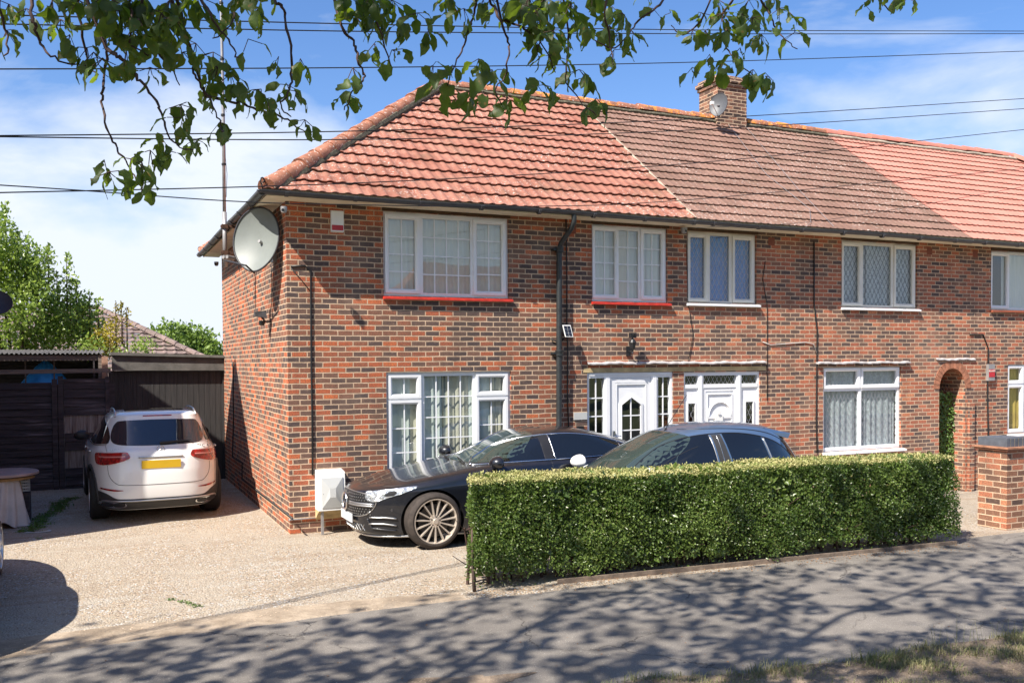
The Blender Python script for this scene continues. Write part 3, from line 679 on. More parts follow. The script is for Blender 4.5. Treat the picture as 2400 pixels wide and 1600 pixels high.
# house A: end of the terrace
HA = house('terraced_house', 'end house of the brick terrace with orange roll tiles, hipped corner and red window sills', XA, XB, 'brick_a', [W1, W1G, W2, D1])
def alley(b):
    # arched passage through to the back gardens: brick arch, jambs, vault
    ax0, ax1, sz, rise = 12.105, 12.80, 1.72, 0.385; n = 16; cx = (ax0+ax1)/2; rx = (ax1-ax0)/2
    arc = [(cx-rx*math.cos(math.pi*i/n), sz+rise*math.sin(math.pi*i/n)) for i in range(n+1)]
    return ax0, ax1, sz, rise, arc
AX0, AX1, ASZ, ARI = 12.105, 12.80, 1.72, 0.385
def arch_fill(b, a0, a1, lo, hi, top):
    """wall between the arch curve and a rectangle top, for x in lo..hi"""
    n = 20; cx = (a0+a1)/2; rx = (a1-a0)/2
    for i in range(n):
        xa = a0+(a1-a0)*i/n; xb = a0+(a1-a0)*(i+1)/n
        if xb <= lo+1e-6 or xa >= hi-1e-6: continue
        xa, xb = max(xa, lo), min(xb, hi)
        f = lambda x: ASZ+ARI*math.sqrt(max(0, 1-((x-cx)/rx)**2))
        b.quad((xa, 0, f(xa)), (xb, 0, f(xb)), (xb, 0, top), (xa, 0, top)); b.quad((xa, 0, f(xa)), (xa, 1.3, f(xa)), (xb, 1.3, f(xb)), (xb, 0, f(xb)))
def exB(b):
    arch_fill(b, AX0, AX1, AX0, XC, ASZ+ARI+0.02); b.quad((AX0, 0, -0.6), (AX0, 1.3, -0.6), (AX0, 1.3, ASZ), (AX0, 0, ASZ))
def exC(b):
    arch_fill(b, AX0, AX1, XC, AX1, ASZ+ARI+0.02); b.quad((AX1, 0, -0.6), (AX1, 1.3, -0.6), (AX1, 1.3, ASZ), (AX1, 0, ASZ))
HB = house('terraced_house', 'middle house of the terrace with brown tiles, chimney and a plain white panelled door', XB, XC, 'brick_b', [W3, W4, W4G, D2, (AX0, XC, -0.6, ASZ+ARI+0.02, 0.0, 1)], exB)
HC = house('terraced_house', 'right-hand house of the terrace with a clean pink tiled roof, cut off by the edge', XC, XD, 'brick_b', [W5, W5G, (XC, AX1, -0.6, ASZ+ARI+0.02, 0.0, 1)], exC)
# roofs
nA = 14
ra = roof_course_mesh(-0.36, XB+0.02, nA, 0.172, 'roll').build('roof', 'tile_orange', HA)
clip_mesh(ra, (-0.33, EY, 0), (-1, 1, 0))
rb = roof_course_mesh(XB+0.06, XC-0.0, 16, 0.148, 'flat', amp=0.012, lift=0.028).build('roof', 'tile_brown', HB)
rc = roof_course_mesh(XC+0.01, XD+0.4, 16, 0.148, 'flat', amp=0.012, lift=0.028).build('roof', 'tile_pink', HC)
clip_mesh(rc, (XD+0.33, EY, 0), (1, 1, 0))
m = MB(); m.tube([Vector((XB+0.04, EY, EZT+0.02)), Vector((XB+0.04, RY, RZ+0.02))], 0.02, 6); m.build('verge_mortar', 'mortar_pale', HA)
def back_roof(hs, x0, x1, mat, left=False, right=False):
    b = MB(); YB = 2*RY-EY
    a = (x0+(RY-EY) if left else x0); c = (x1-(RY-EY) if right else x1)
    b.quad((x0, YB, EZT), (x1, YB, EZT), (c, RY, RZ), (a, RY, RZ)); b.build('rear_roof_slope', mat, hs)
back_roof(HA, -0.33, XB, 'tile_orange', left=True); back_roof(HB, XB, XC, 'tile_brown'); back_roof(HC, XC, XD+0.33, 'tile_pink', right=True)
# hip side slopes: same tiles turned to face west / east
hs_ = roof_course_mesh(EY-0.05, 2*RY-EY+0.05, nA, 0.172, 'roll')
hb = MB(); hb.v = [(-0.33+(y-EY), (2*RY-x), z) for (x, y, z) in hs_.v]; hb.f = hs_.f; hb.mi = hs_.mi
ho = hb.build('hip_roof_slope', 'tile_orange', HA); clip_mesh(ho, (-0.33, EY, 0), (1, -1, 0)); clip_mesh(ho, (-0.33, 2*RY-EY, 0), (1, 1, 0))
b = MB(); b.poly([(XD+0.33, EY, EZT), (XD+0.33, 2*RY-EY, EZT), (XD+0.33-(RY-EY), RY, RZ)]); b.build('hip_roof_slope', 'tile_pink', HC)
HX = -0.33+(RY-EY)
b = MB(); ridge_tiles(b, (-0.30, EY+0.03, EZT+0.02), (HX, RY, RZ+0.035), 0.125); ridge_tiles(b, (-0.30, 2*RY-EY-0.03, EZT+0.02), (HX, RY, RZ+0.035), 0.125); ridge_tiles(b, (HX-0.05, RY, RZ+0.02), (XB, RY, RZ+0.02), 0.115); b.build('ridge_tile', 'ridge', HA, smooth=True, angle=40)
b = MB(); ridge_tiles(b, (XB, RY, RZ+0.02), (XC, RY, RZ+0.02), 0.115); b.build('ridge_tile', 'ridge', HB, smooth=True, angle=40)
b = MB(); ridge_tiles(b, (XC, RY, RZ+0.02), (XD+0.33-(RY-EY), RY, RZ+0.02), 0.115); ridge_tiles(b, (XD+0.33, EY, EZT), (XD+0.33-(RY-EY), RY, RZ+0.02), 0.115); b.build('ridge_tile', 'ridge_pink', HC, smooth=True, angle=40)
b = MB(); b.tube([(-0.22, EY-0.0, EZT-0.0), (HX+0.0, RY-0.13, RZ-0.03)], 0.065, 8); b.build('hip_mortar', 'mortar_moss', HA)
for hs2, a, c in ((HA, HX, XB), (HB, XB, XC), (HC, XC, XD-3.3)):
    b = MB(); b.tube([(a+(c-a)*i/30, RY-0.11, RZ-0.045+random.uniform(-.01, .01)) for i in range(31)], 0.045, 6); b.build('ridge_mortar', 'mortar_moss' if hs2 != HC else 'mortar_pale', hs2)
# hip irons: scrolled iron hooks at the foot of each hip
for (cx_, cy_) in ((-0.36, EY-0.02), (-0.36, 2*RY-EY+0.02)):
    sgn = 1 if cy_ < 3 else -1
    dd2 = Vector((-1, -sgn, 0)).normalized(); o2 = Vector((cx_, cy_, EZT+0.02))
    pts = [o2-dd2*0.14+Vector((0, 0, 0.02)), o2, o2+dd2*0.03+Vector((0, 0, 0.03))]
    for i in range(16): an = -1.2+i*0.40; rr = 0.055*(1-i/22); pts.append(o2+dd2*(0.0+rr*math.cos(an))+Vector((0, 0, 0.085+rr*math.sin(an))))
    b = MB(); b.tube(pts, 0.009, 6); b.build('hip_iron', 'pipe_iron', HA, smooth=True)
# soffits, gutters
def soffit(hs3, x0, x1, left=False):
    b = MB(); b.box(x0, x1, EY+0.045, -0.002, EZ-0.012, EZ+0.012); b.box(x0, x1, EY+0.02, EY+0.043, EZ-0.018, EZ+0.07); b.build('soffit', 'soffit', hs3)
soffit(HA, -0.30, XB); soffit(HB, XB, XC); soffit(HC, XC, XD+0.3)
b = MB(); b.box(-0.285, -0.002, -0.0, DEP, EZ-0.012, EZ+0.012); b.box(-0.31, -0.287, EY+0.045, 2*RY-EY-0.02, EZ-0.018, EZ+0.07); b.box(-0.285, -0.002, DEP, 2*RY-EY-0.02, EZ-0.012, EZ+0.012); b.build('soffit', 'soffit', HA)
GY = EY-0.04; GZ = EZT-0.012
gutter_run(HA, (-0.42, GY, GZ), (XB, GY, GZ-0.01)); gutter_run(HB, (XB, GY, GZ-0.01), (XC, GY, GZ-0.02)); gutter_run(HC, (XC, GY, GZ-0.02), (XD+0.3, GY, GZ-0.02))
gutter_run(HA, (-0.375, 2*RY-EY+0.05, GZ), (-0.375, GY-0.03, GZ), side=-1)
# down pipe with a swan neck
b = MB(); b.tube([(4.10, GY, GZ-0.05), (4.10, GY, GZ-0.15), (4.085, GY+0.05, GZ-0.24), (4.05, -0.12, GZ-0.42), (4.035, -0.085, GZ-0.5), (4.035, -0.085, 4.0)], 0.038, 12); b.tube([(4.03, -0.085, 4.0), (4.0, -0.085, 0.0)], 0.043, 14)
dp = b.build('drain_pipe', 'pipe_iron', HA, smooth=True, angle=50)
for z in (3.97, 2.42, 0.9):
    b = MB(); b.lathe([(0.045, z-0.05), (0.062, z-0.045), (0.062, z+0.01), (0.066, z+0.015), (0.066, z+0.035), (0.046, z+0.04)], 16, 'z', (4.005+0.008*z, -0.085, 0)); b.box(3.90+0.008*z, 3.96+0.008*z, -0.10, 0.0, z-0.02, z+0.01)
    b.build('pipe_collar', 'pipe_iron', dp, smooth=True, angle=40)
# chimney
b = MB(); cxa, cxb, cya, cyb = 9.40, 10.14, 3.15, 3.78
b.box(cxa, cxb, cya, cyb, 6.9, 7.93); b.box(cxa-0.03, cxb+0.03, cya-0.03, cyb+0.03, 7.93, 8.005); b.box(cxa-0.06, cxb+0.06, cya-0.06, cyb+0.06, 8.005, 8.08); b.box(cxa-0.02, cxb+0.02, cya-0.02, cyb+0.02, 8.08, 8.14)
ch = b.build('chimney', 'brick_chimney', HB)
b = MB(); b.hexa([(cxa, cya, 8.14), (cxb, cya, 8.14), (cxb, cyb, 8.14), (cxa, cyb, 8.14), (cxa+0.2, cya+0.15, 8.21), (cxb-0.2, cya+0.15, 8.21), (cxb-0.2, cyb-0.15, 8.21), (cxa+0.2, cyb-0.15, 8.21)]); b.build('flaunching', 'ridge', ch)
# windows
def lights3(W, xs, z, grid, kinds='sfs', zc=None):
    out = []
    for i in range(3):
        zz = z if kinds[i] == 's' else (zc or z); out.append((xs[2*i], xs[2*i+1], zz[0], zz[1], kinds[i], grid[i][0], grid[i][1]))
    return out
window(HA, *W1, lights3(W1, (1.357, 1.862, 1.918, 2.643, 2.684, 3.195), (3.262, 4.355), ((2, 4), (4, 4), (2, 4)), zc=(3.275, 4.325)), sill='sill_red', label='upstairs three-light window with white bars above a red sill', drape=[(1.36, 1.60, 'net'), (2.9, 3.2, 'net')])
window(HA, *W2, lights3(W2, (4.659, 5.125, 5.134, 5.497, 5.539, 5.985), (3.262, 4.365), ((2, 4), (2, 4), (2, 4)), zc=(3.275, 4.33)), sill='sill_red', label='smaller upstairs window with white bars above a red sill', drape=[(5.13, 5.33, 'drape_cream'), (5.7, 5.98, 'net')])
window(HA, *W1G, [(1.385, 1.868, 1.785, 2.122, 's', 2, 1), (1.385, 1.868, 0.62, 1.762, 's', 2, 3), (1.918, 2.663, 0.62, 2.094, 'f', 4, 5), (2.709, 3.215, 1.80, 2.122, 's', 2, 1), (2.709, 3.215, 0.62, 1.775, 's', 2, 3)], sill='upvc', cur=('net_deep',), label='large ground floor window beside the parked coupe',
       drape=[(1.72, 1.85, 'drape_cream'), (1.39, 1.72, 'net'), (1.92, 2.20, 'net'), (2.22, 2.62, 'drape_cream'), (2.62, 2.95, 'net'), (2.92, 3.2, 'drape_cream')])
window(HB, *W3, lights3(W3, (6.43, 6.825, 6.88, 7.265, 7.327, 7.765), (3.25, 4.35), ((1, 1),)*3, kinds='sfs', zc=(3.265, 4.335)), mat='upvc_cream', sill='upvc', cur=('drape_blue',), glass='glass_blue', lat=('lead_light', 0.088, 0.155), label='upstairs leaded window with blue curtains')
window(HB, *W4, lights3(W4, (9.71, 10.175, 10.227, 10.904, 10.968, 11.485), (3.245, 4.36), ((1, 1),)*3, zc=(3.262, 4.33)), mat='upvc_cream', sill='upvc', cur=('lace',), glass='glass_blue', lat=('lead_grey', 0.098, 0.172), label='upstairs leaded window with lace curtains', drape=[(9.72, 9.98, 'lace'), (10.35, 10.6, 'lace')])
window(HB, *W4G, [(9.30, 10.14, 1.775, 2.135, 's', 1, 1), (10.18, 11.10, 1.775, 2.135, 's', 1, 1), (9.32, 10.127, 0.735, 1.725, 'f', 1, 1), (10.194, 11.07, 0.735, 1.725, 'f', 1, 1)], sill='upvc', cur=('net_white',), glass='glass_blue', lat=('lead_light', 0.085, 0.15), sill_out=0.10, label='wide ground floor leaded window with net curtains', drape=[(9.55, 10.1, 'net_white'), (10.3, 11.0, 'net_white')])
w5 = window(HC, *W5, lights3(W5, (13.515, 14.03, 14.037, 14.62, 14.66, 15.27), (3.26, 4.345), ((1, 1),)*3, zc=(3.28, 4.32)), sill='terracotta', cur=None, drape=[(13.9, 15.2, 'net')], label='upstairs window with a dark pot plant behind the glass')
window(HC, *W5G, [(14.01, 14.47, 1.79, 2.14, 's', 1, 1), (14.01, 14.47, 0.83, 1.76, 's', 1, 1), (14.52, 15.70, 0.85, 2.12, 'f', 1, 1)], sill='upvc', cur=('drape_gold',), label='ground floor window with golden curtains')
for hh, W in ((HA, W1), (HA, W2), (HB, W3), (HB, W4), (HC, W5)): top_trim(hh, W[0], W[1], W[3])
for hh, x in ((HA, 4.297), (HB, 8.121), (HB, 11.834), (HC, 13.049)): air_brick(hh, x, 4.29)
# lead/cement canopies over doors and window
def drip(hs4, x0, x1, z, out=0.07):
    b = MB(); n = 40
    for i in range(n):
        xa = x0+(x1-x0)*i/n; xb = x0+(x1-x0)*(i+1)/n; za = z+0.006*math.sin(xa*9)+0.004*math.sin(xa*31); zb = z+0.006*math.sin(xb*9)+0.004*math.sin(xb*31)
        b.hexa([(xa, -out, za-0.022), (xb, -out, zb-0.022), (xb, 0.0, zb-0.014), (xa, 0.0, za-0.014), (xa, -out, za-0.004), (xb, -out, zb-0.004), (xb, 0.0, zb+0.018), (xa, 0.0, za+0.018)])
    return b.build('drip_canopy', 'lead_flash', hs4)
drip(HA, 4.55, XB, 2.262); drip(HB, XB, 7.965, 2.255); drip(HB, 9.10, 11.30, 2.232); drip(HB, 12.02, XC, 2.28, 0.03); drip(HC, XC, 13.05, 2.28, 0.03)
for hs5, a, c in ((HA, 4.48, XB), (HB, XB, 8.0)): b = MB(); b.box(a, c, -0.006, 0.03, 2.115, 2.185); b.build('lintel', 'render_cream', hs5)
# arch ring of brick voussoirs
def ring(hs6, t0, t1, n):
    b = MB(); cx = (AX0+AX1)/2; rx = (AX1-AX0)/2
    for i in range(n):
        a0 = math.pi*(t0+(t1-t0)*(i+0.06)/n); a1 = math.pi*(t0+(t1-t0)*(i+0.94)/n); P = []
        for (an, k) in ((a0, 0), (a1, 0), (a1, 1), (a0, 1)): P.append((cx-(rx+0.15*k)*math.cos(an), ASZ+(ARI+0.15*k)*math.sin(an)))
        b.hexa([(P[0][0], -0.008, P[0][1]), (P[1][0], -0.008, P[1][1]), (P[1][0], 0.1, P[1][1]), (P[0][0], 0.1, P[0][1]), (P[3][0], -0.008, P[3][1]), (P[2][0], -0.008, P[2][1]), (P[2][0], 0.1, P[2][1]), (P[3][0], 0.1, P[3][1])])
    return b.build('brick_arch', 'terracotta_brick', hs6)
plain('terracotta_brick', (0.36, 0.15, 0.085), 0.9, var=0.45, nscale=9, bump=0.5, bscale=50)
ring(HB, 0.0, 0.46, 8); ring(HC, 0.46, 1.0, 9)
b = MB(); b.box(12.87, 13.0, -0.05, -0.0, -0.6, 1.50); b.build('brick_buttress', 'brick_b', HC)
# doors
def tri_prism(b, pts, y0, y1):
    n = len(pts); f = [(p[0], y0, p[1]) for p in pts]; k = [(p[0], y1, p[1]) for p in pts]; b.poly(f); b.poly(k)
    for i in range(n): j = (i+1) % n; b.quad(f[i], f[j], k[j], k[i])
def door_one():
    b = MB(); x0, x1, z0, z1 = D1; frame_rect(b, x0, x1, z0, z1, 0.045, 0.02, 0.08, tt=0.085)
    b.box(x0+0.045, x1-0.045, 0.008, 0.03, z1-0.05, z1-0.01)
    for (a, c) in ((4.860, 4.985), (5.720, 5.845)):
        b.box(a, c, 0.015, 0.08, z0+0.045, z1-0.086); b.box(a+0.03, c-0.035, 0.0, 0.0145, z0+0.045, z1-0.086)
    fr = b.build('door_frame', 'upvc', HA)
    for (a, c) in ((4.590, 4.860), (5.845, 6.078)):
        g = MB(); g.quad((a, 0.06, z0+0.045), (c, 0.06, z0+0.045), (c, 0.06, z1-0.086), (a, 0.06, z1-0.086)); g.build('pane', 'glass_blue', fr)
        g = MB(); m_ = (a+c)/2; g.box(m_-0.009, m_+0.009, 0.046, 0.058, z0+0.045, z1-0.086)
        for zz in (1.717, 1.435, 1.15, 0.87, 0.6, 0.3): g.box(a, m_-0.0092, 0.046, 0.058, zz-0.009, zz+0.009); g.box(m_+0.0092, c, 0.046, 0.058, zz-0.009, zz+0.009)
        g.build('glazing_bar', 'upvc', fr)
    # leaf with a pointed light
    d = MB(); a, c, zz0, zz1 = 4.987, 5.718, 0.075, 2.024
    gx0, gx1, gb, gs, ga = 5.175, 5.525, 0.95, 1.60, 1.715; gm = (gx0+gx1)/2
    d.poly([(a, 0.035, zz0), (c, 0.035, zz0), (c, 0.035, gb), (a, 0.035, gb)]); d.poly([(a, 0.035, gb), (gx0, 0.035, gb), (gx0, 0.035, gs), (gm, 0.035, ga), (gm, 0.035, zz1), (a, 0.035, zz1)]); d.poly([(c, 0.035, gb), (gx1, 0.035, gb), (gx1, 0.035, gs), (gm, 0.035, ga), (gm, 0.035, zz1), (c, 0.035, zz1)])
    frame_rect(d, a, c, zz0, zz1, 0.075, 0.022, 0.0345); frame_rect(d, a+0.082, c-0.082, 0.30, zz1-0.085, 0.022, 0.018, 0.0345)
    O = [(gx0, gb), (gx1, gb), (gx1, gs), (gm, ga), (gx0, gs)]; I = [(gx0-0.045, gb-0.045), (gx1+0.045, gb-0.045), (gx1+0.045, gs+0.02), (gm, ga+0.055), (gx0-0.045, gs+0.02)]
    for i in range(5): j = (i+1) % 5; d.quad((O[i][0], 0.04, O[i][1]), (O[j][0], 0.04, O[j][1]), (O[j][0], 0.012, O[j][1]), (O[i][0], 0.012, O[i][1])); d.quad((O[i][0], 0.012, O[i][1]), (O[j][0], 0.012, O[j][1]), (I[j][0], 0.018, I[j][1]), (I[i][0], 0.018, I[i][1])); d.quad((I[i][0], 0.018, I[i][1]), (I[j][0], 0.018, I[j][1]), (I[j][0], 0.0349, I[j][1]), (I[i][0], 0.0349, I[i][1]))
    do = d.build('door', 'upvc', HA); do['label'] = 'white front door with a pointed glazed light'
    g = MB(); g.poly([(p[0], 0.042, p[1]) for p in O]); g.build('pane', 'glass_blue', do)
    g = MB(); g.box(gm-0.009, gm+0.009, 0.030, 0.040, gb, ga-0.01)
    for zz in (1.43, 1.20): g.box(gx0, gm-0.0092, 0.030, 0.040, zz-0.009, zz+0.009); g.box(gm+0.0092, gx1, 0.030, 0.040, zz-0.009, zz+0.009)
    g.build('glazing_bar', 'upvc', do)
    g = MB(); g.box(a+0.02, a+0.045, -0.02, 0.03, 1.0, 1.2); g.tube([(a+0.032, -0.02, 1.12), (a+0.032, -0.05, 1.12), (a+0.13, -0.05, 1.12)], 0.009, 8); g.build('handle', 'chrome', do)
    g = MB(); g.box(a-0.4, 6.09, 0.35, 0.36, 0.05, 2.1); g.build('hall_backing', 'room_dark', fr)
door_one()
def door_two():
    b = MB(); x0, x1, z0, z1 = D2; frame_rect(b, x0, x1, z0, z1, 0.035, 0.02, 0.08, tt=0.06)
    for (a, c) in ((6.625, 6.725), (7.40, 7.50)): b.box(a, c, 0.012, 0.08, z0+0.035, z1-0.061); b.box(a+0.03, c-0.03, 0.0, 0.0115, z0+0.035, z1-0.061)
    b.box(x0+0.036, 6.6245, 0.014, 0.08, 1.838, 1.90); b.box(6.7255, 7.3995, 0.014, 0.08, 1.838, 1.90); b.box(7.5005, x1-0.036, 0.014, 0.08, 1.838, 1.90)
    fr = b.build('door_frame', 'upvc', HB)
    tops = [(6.371, 6.6245, 1.90, 2.039), (6.7255, 7.3995, 1.90, 2.039), (7.5005, 7.839, 1.90, 2.039)]
    sides = [(6.371, 6.6245), (7.5005, 7.839)]
    for r in tops: g = MB(); g.quad((r[0], 0.05, r[2]), (r[1], 0.05, r[2]), (r[1], 0.05, r[3]), (r[0], 0.05, r[3])); g.build('pane', 'glass_blue', fr)
    gl = []
    for (a, c) in sides:
        m_ = (a+c)/2; w = 0.068 if a < 7 else 0.075; p = MB(); gx0, gx1, gt = m_-w, m_+w, 1.585
        p.quad((a, 0.035, z0+0.035), (gx0, 0.035, z0+0.035), (gx0, 0.035, 1.838), (a, 0.035, 1.838)); p.quad((gx1, 0.035, z0+0.035), (c, 0.035, z0+0.035), (c, 0.035, 1.838), (gx1, 0.035, 1.838)); p.quad((gx0, 0.035, gt), (gx1, 0.035, gt), (gx1, 0.035, 1.838), (gx0, 0.035, 1.838)); p.quad((gx0, 0.035, z0+0.035), (gx1, 0.035, z0+0.035), (gx1, 0.035, 0.9), (gx0, 0.035, 0.9))
        frame_rect(p, gx0-0.025, gx1+0.025, 0.875, gt+0.03, 0.025, 0.015, 0.0345); p.build('side_panel', 'upvc', fr)
        g = MB(); g.quad((gx0, 0.045, 0.9), (gx1, 0.045, 0.9), (gx1, 0.045, gt), (gx0, 0.045, gt)); g.build('pane', 'glass_blue', fr); gl.append((gx0, gx1, 0.9, gt))
    lattice('leading', tops, 0.044, 'lead_light', fr, 0.085, 0.15, 0.006); lattice('leading', gl, 0.040, 'lead_light', fr, 0.085, 0.17, 0.006)
    d = MB(); a, c, zz0, zz1 = 6.727, 7.398, 0.07, 1.836; d.quad((a, 0.035, zz0), (c, 0.035, zz0), (c, 0.035, zz1), (a, 0.035, zz1)); frame_rect(d, a, c, zz0, zz1, 0.055, 0.024, 0.0345); frame_rect(d, a+0.075, c-0.075, 0.95, zz1-0.09, 0.020, 0.018, 0.0345)
    cx = (a+c)/2; n = 20; R0, R1 = 0.205, 0.245; zc = 1.375
    for i in range(n):
        t0_, t1_ = math.pi*i/n, math.pi*(i+1)/n; A = [(cx-R1*math.cos(t0_), zc+R1*math.sin(t0_)), (cx-R1*math.cos(t1_), zc+R1*math.sin(t1_)), (cx-R0*math.cos(t1_), zc+R0*math.sin(t1_)), (cx-R0*math.cos(t0_), zc+R0*math.sin(t0_))]; Bm = [((A[0][0]+A[3][0])/2, (A[0][1]+A[3][1])/2), ((A[1][0]+A[2][0])/2, (A[1][1]+A[2][1])/2)]
        d.quad((A[0][0], 0.0345, A[0][1]), (A[1][0], 0.0345, A[1][1]), (Bm[1][0], 0.010, Bm[1][1]), (Bm[0][0], 0.010, Bm[0][1])); d.quad((Bm[0][0], 0.010, Bm[0][1]), (Bm[1][0], 0.010, Bm[1][1]), (A[2][0], 0.0345, A[2][1]), (A[3][0], 0.0345, A[3][1]))
    d.hexa([(cx-R1, 0.018, zc-0.045), (cx+R1, 0.018, zc-0.045), (cx+R1, 0.0345, zc-0.045), (cx-R1, 0.0345, zc-0.045), (cx-R1, 0.018, zc-0.005), (cx+R1, 0.018, zc-0.005), (cx+R1, 0.0345, zc-0.005), (cx-R1, 0.0345, zc-0.005)])
    do = d.build('door', 'upvc', HB); do['label'] = 'white front door with a raised half-round panel'
    g = MB(); g.lathe([(0.0, -0.012), (0.035, -0.010), (0.035, 0.010), (0.024, 0.012), (0.020, 0.03)], 20, 'y', (cx-0.03, 0, 1.425)); g.box(cx-0.10, cx+0.05, 0.005, 0.0335, 1.16, 1.385); g.build('knocker', 'box_white', do)
    g = MB(); g.box(6.3, 7.85, 0.35, 0.36, 0.05, 2.1); g.build('hall_backing', 'room_dark', fr)
door_two()

# ---------------------------------------------------------------- vehicles
def pchip(xs, ys, x):
    n = len(xs)
    if x <= xs[0]: return ys[0]
    if x >= xs[-1]: return ys[-1]
    h = [xs[i+1]-xs[i] for i in range(n-1)]; d = [(ys[i+1]-ys[i])/h[i] for i in range(n-1)]; mm = [0]*n; mm[0] = d[0]; mm[-1] = d[-1]
    for i in range(1, n-1): mm[i] = 0 if d[i-1]*d[i] <= 0 else 2*d[i-1]*d[i]/(d[i-1]+d[i])
    i = max(j for j in range(n-1) if xs[j] <= x); t = (x-xs[i])/h[i]
    return (2*t**3-3*t*t+1)*ys[i]+(t**3-2*t*t+t)*h[i]*mm[i]+(-2*t**3+3*t*t)*ys[i+1]+(t**3-t*t)*h[i]*mm[i+1]
class Car:
    """body as a stack of horizontal sections; nose at x=0, tail at +x, wheels on z=0."""
    def __init__(s, root, prof, paintm, wid=1.0, NL=110, NR=160, shape=None):
        s.root = root; K = list(zip(*prof)); zs = K[0]
        g = lambda k, z: pchip(zs, K[k], z)
        fine = [zs[0]+(zs[-1]-zs[0])*i/2000 for i in range(2001)]; cum = [0]; prev = None
        for z in fine:
            c = (z, g(1, z), g(2, z), g(3, z))
            if prev: cum.append(cum[-1]+math.sqrt((c[0]-prev[0])**2*2+(c[1]-prev[1])**2+(c[2]-prev[2])**2+(c[3]-prev[3])**2))
            prev = c
        lev = []; j = 0
        for i in range(NL):
            T = cum[-1]*i/(NL-1)
            while j < 2000 and cum[j] < T: j += 1
            lev.append(fine[j])
        b = MB()
        for z in lev:
            xf, xr, w, nf, nr = (g(k, z) for k in range(1, 6)); xc = (xf+xr)/2; a = (xr-xf)/2; w *= wid
            for q in range(NR):
                an = 2*math.pi*(q+0.5)/NR; ca, sa = math.cos(an), math.sin(an); n = nr if ca > 0 else nf
                x = xc+a*math.copysign(abs(ca)**(2/n), ca); y = w*math.copysign(abs(sa)**(2/n), sa)
                if shape: x, y, z2 = shape(x, y, z)
                else: z2 = z
                b.vert((x, y, z2))
        for i in range(NL-1):
            for q in range(NR): a = i*NR; b.face((a+q, a+(q+1) % NR, a+NR+(q+1) % NR, a+NR+q))
        b.face([NR-1-q for q in range(NR)]); b.face([(NL-1)*NR+q for q in range(NR)])
        s.body = b.build('body', [paintm, 'plastic_black'], root, smooth=True, angle=50)
        bm = bmesh.new(); bm.from_mesh(s.body.data); s.bvh = BVHTree.FromBMesh(bm); bm.free()
    def arches(s, wheels, y_in=0.45):
        tmp = []
        for (x, z, r) in wheels:
            b = MB()
            for sg in (-1, 1): b.lathe([(0.0001, sg*y_in), (r, sg*y_in), (r, sg*1.3), (0.0001, sg*1.3)], 72, 'y', (x, 0, z))
            b.cur = 0; c = b.build('cutter', 'plastic_black'); bm = bmesh.new(); bm.from_mesh(c.data); bmesh.ops.remove_doubles(bm, verts=bm.verts, dist=0.001); bmesh.ops.recalc_face_normals(bm, faces=bm.faces); bm.to_mesh(c.data); bm.free()
            c.parent = s.root; tmp.append(c); m_ = s.body.modifiers.new('cut', 'BOOLEAN'); m_.operation = 'DIFFERENCE'; m_.object = c; m_.solver = 'EXACT'
            try: m_.material_mode = 'TRANSFER'
            except Exception: pass
        bpy.context.view_layer.update(); dg = bpy.context.evaluated_depsgraph_get(); me = bpy.data.meshes.new_from_object(s.body.evaluated_get(dg))
        s.body.modifiers.clear(); s.body.data = me; me.polygons.foreach_set('use_smooth', [True]*len(me.polygons)); me.set_sharp_from_angle(angle=R(35))
        for c in tmp: bpy.data.objects.remove(c, do_unlink=True)
    def project(s, p2, axis, off):
        A = {'y-': (Vector((p2[0], -3, p2[1])), Vector((0, 1, 0))), 'y+': (Vector((p2[0], 3, p2[1])), Vector((0, -1, 0))), 'x+': (Vector((9, p2[0], p2[1])), Vector((-1, 0, 0))),
             'x-': (Vector((-3, p2[0], p2[1])), Vector((1, 0, 0))), 'z+': (Vector((p2[0], p2[1], 4)), Vector((0, 0, -1)))}[axis]
        h = s.bvh.ray_cast(A[0], A[1])
        if h[0] is None:
            q = s.bvh.find_nearest(A[0]+A[1]*2.2 if axis[0] != 'x' else A[0]+A[1]*(4.5 if axis == 'x+' else 3)); return Vector(q[0])+Vector(q[1])*off
        nrm = Vector(h[1]); nrm = -nrm if nrm.dot(A[1]) > 0 else nrm
        return h[0]+nrm*off
    def patch(s, name, pts, axis, off, mat, parent=None, res=0.05, thick=0.02, smooth=True):
        d = []
        for i in range(len(pts)):
            p, q = pts[i], pts[(i+1) % len(pts)]; n = max(1, int(math.dist(p, q)/res))
            for k_ in range(n): d.append((p[0]+(q[0]-p[0])*k_/n, p[1]+(q[1]-p[1])*k_/n))
        bm = bmesh.new(); vs_ = [bm.verts.new((a, c, 0)) for a, c in d]; bm.faces.new(vs_)
        x0, x1 = min(p[0] for p in d), max(p[0] for p in d); z0, z1 = min(p[1] for p in d), max(p[1] for p in d)
        for ax, lo, hi in ((0, x0, x1), (1, z0, z1)):
            t = lo+res
            while t < hi-1e-4:
                co = [0, 0, 0]; co[ax] = t; no = [0, 0, 0]; no[ax] = 1
                bmesh.ops.bisect_plane(bm, geom=bm.verts[:]+bm.edges[:]+bm.faces[:], plane_co=co, plane_no=no); t += res
        bm.verts.ensure_lookup_table(); bnd = {v for e in bm.edges if e.is_boundary for v in e.verts}
        base = {v: s.project((v.co.x, v.co.y), axis, off) for v in bm.verts}; inner = {v: s.project((v.co.x, v.co.y), axis, off-thick) for v in bnd}
        edges = [e for e in bm.edges if e.is_boundary]
        newv = {v: bm.verts.new(inner[v]) for v in bnd}
        prs = [(e.verts[0], e.verts[1]) for e in edges]
        for v, c in base.items(): v.co = c
        for a_, c_ in prs:
            try: bm.faces.new((a_, c_, newv[c_], newv[a_]))
            except ValueError: pass
        bmesh.ops.recalc_face_normals(bm, faces=bm.faces); me = bpy.data.meshes.new(name); bm.to_mesh(me); bm.free()
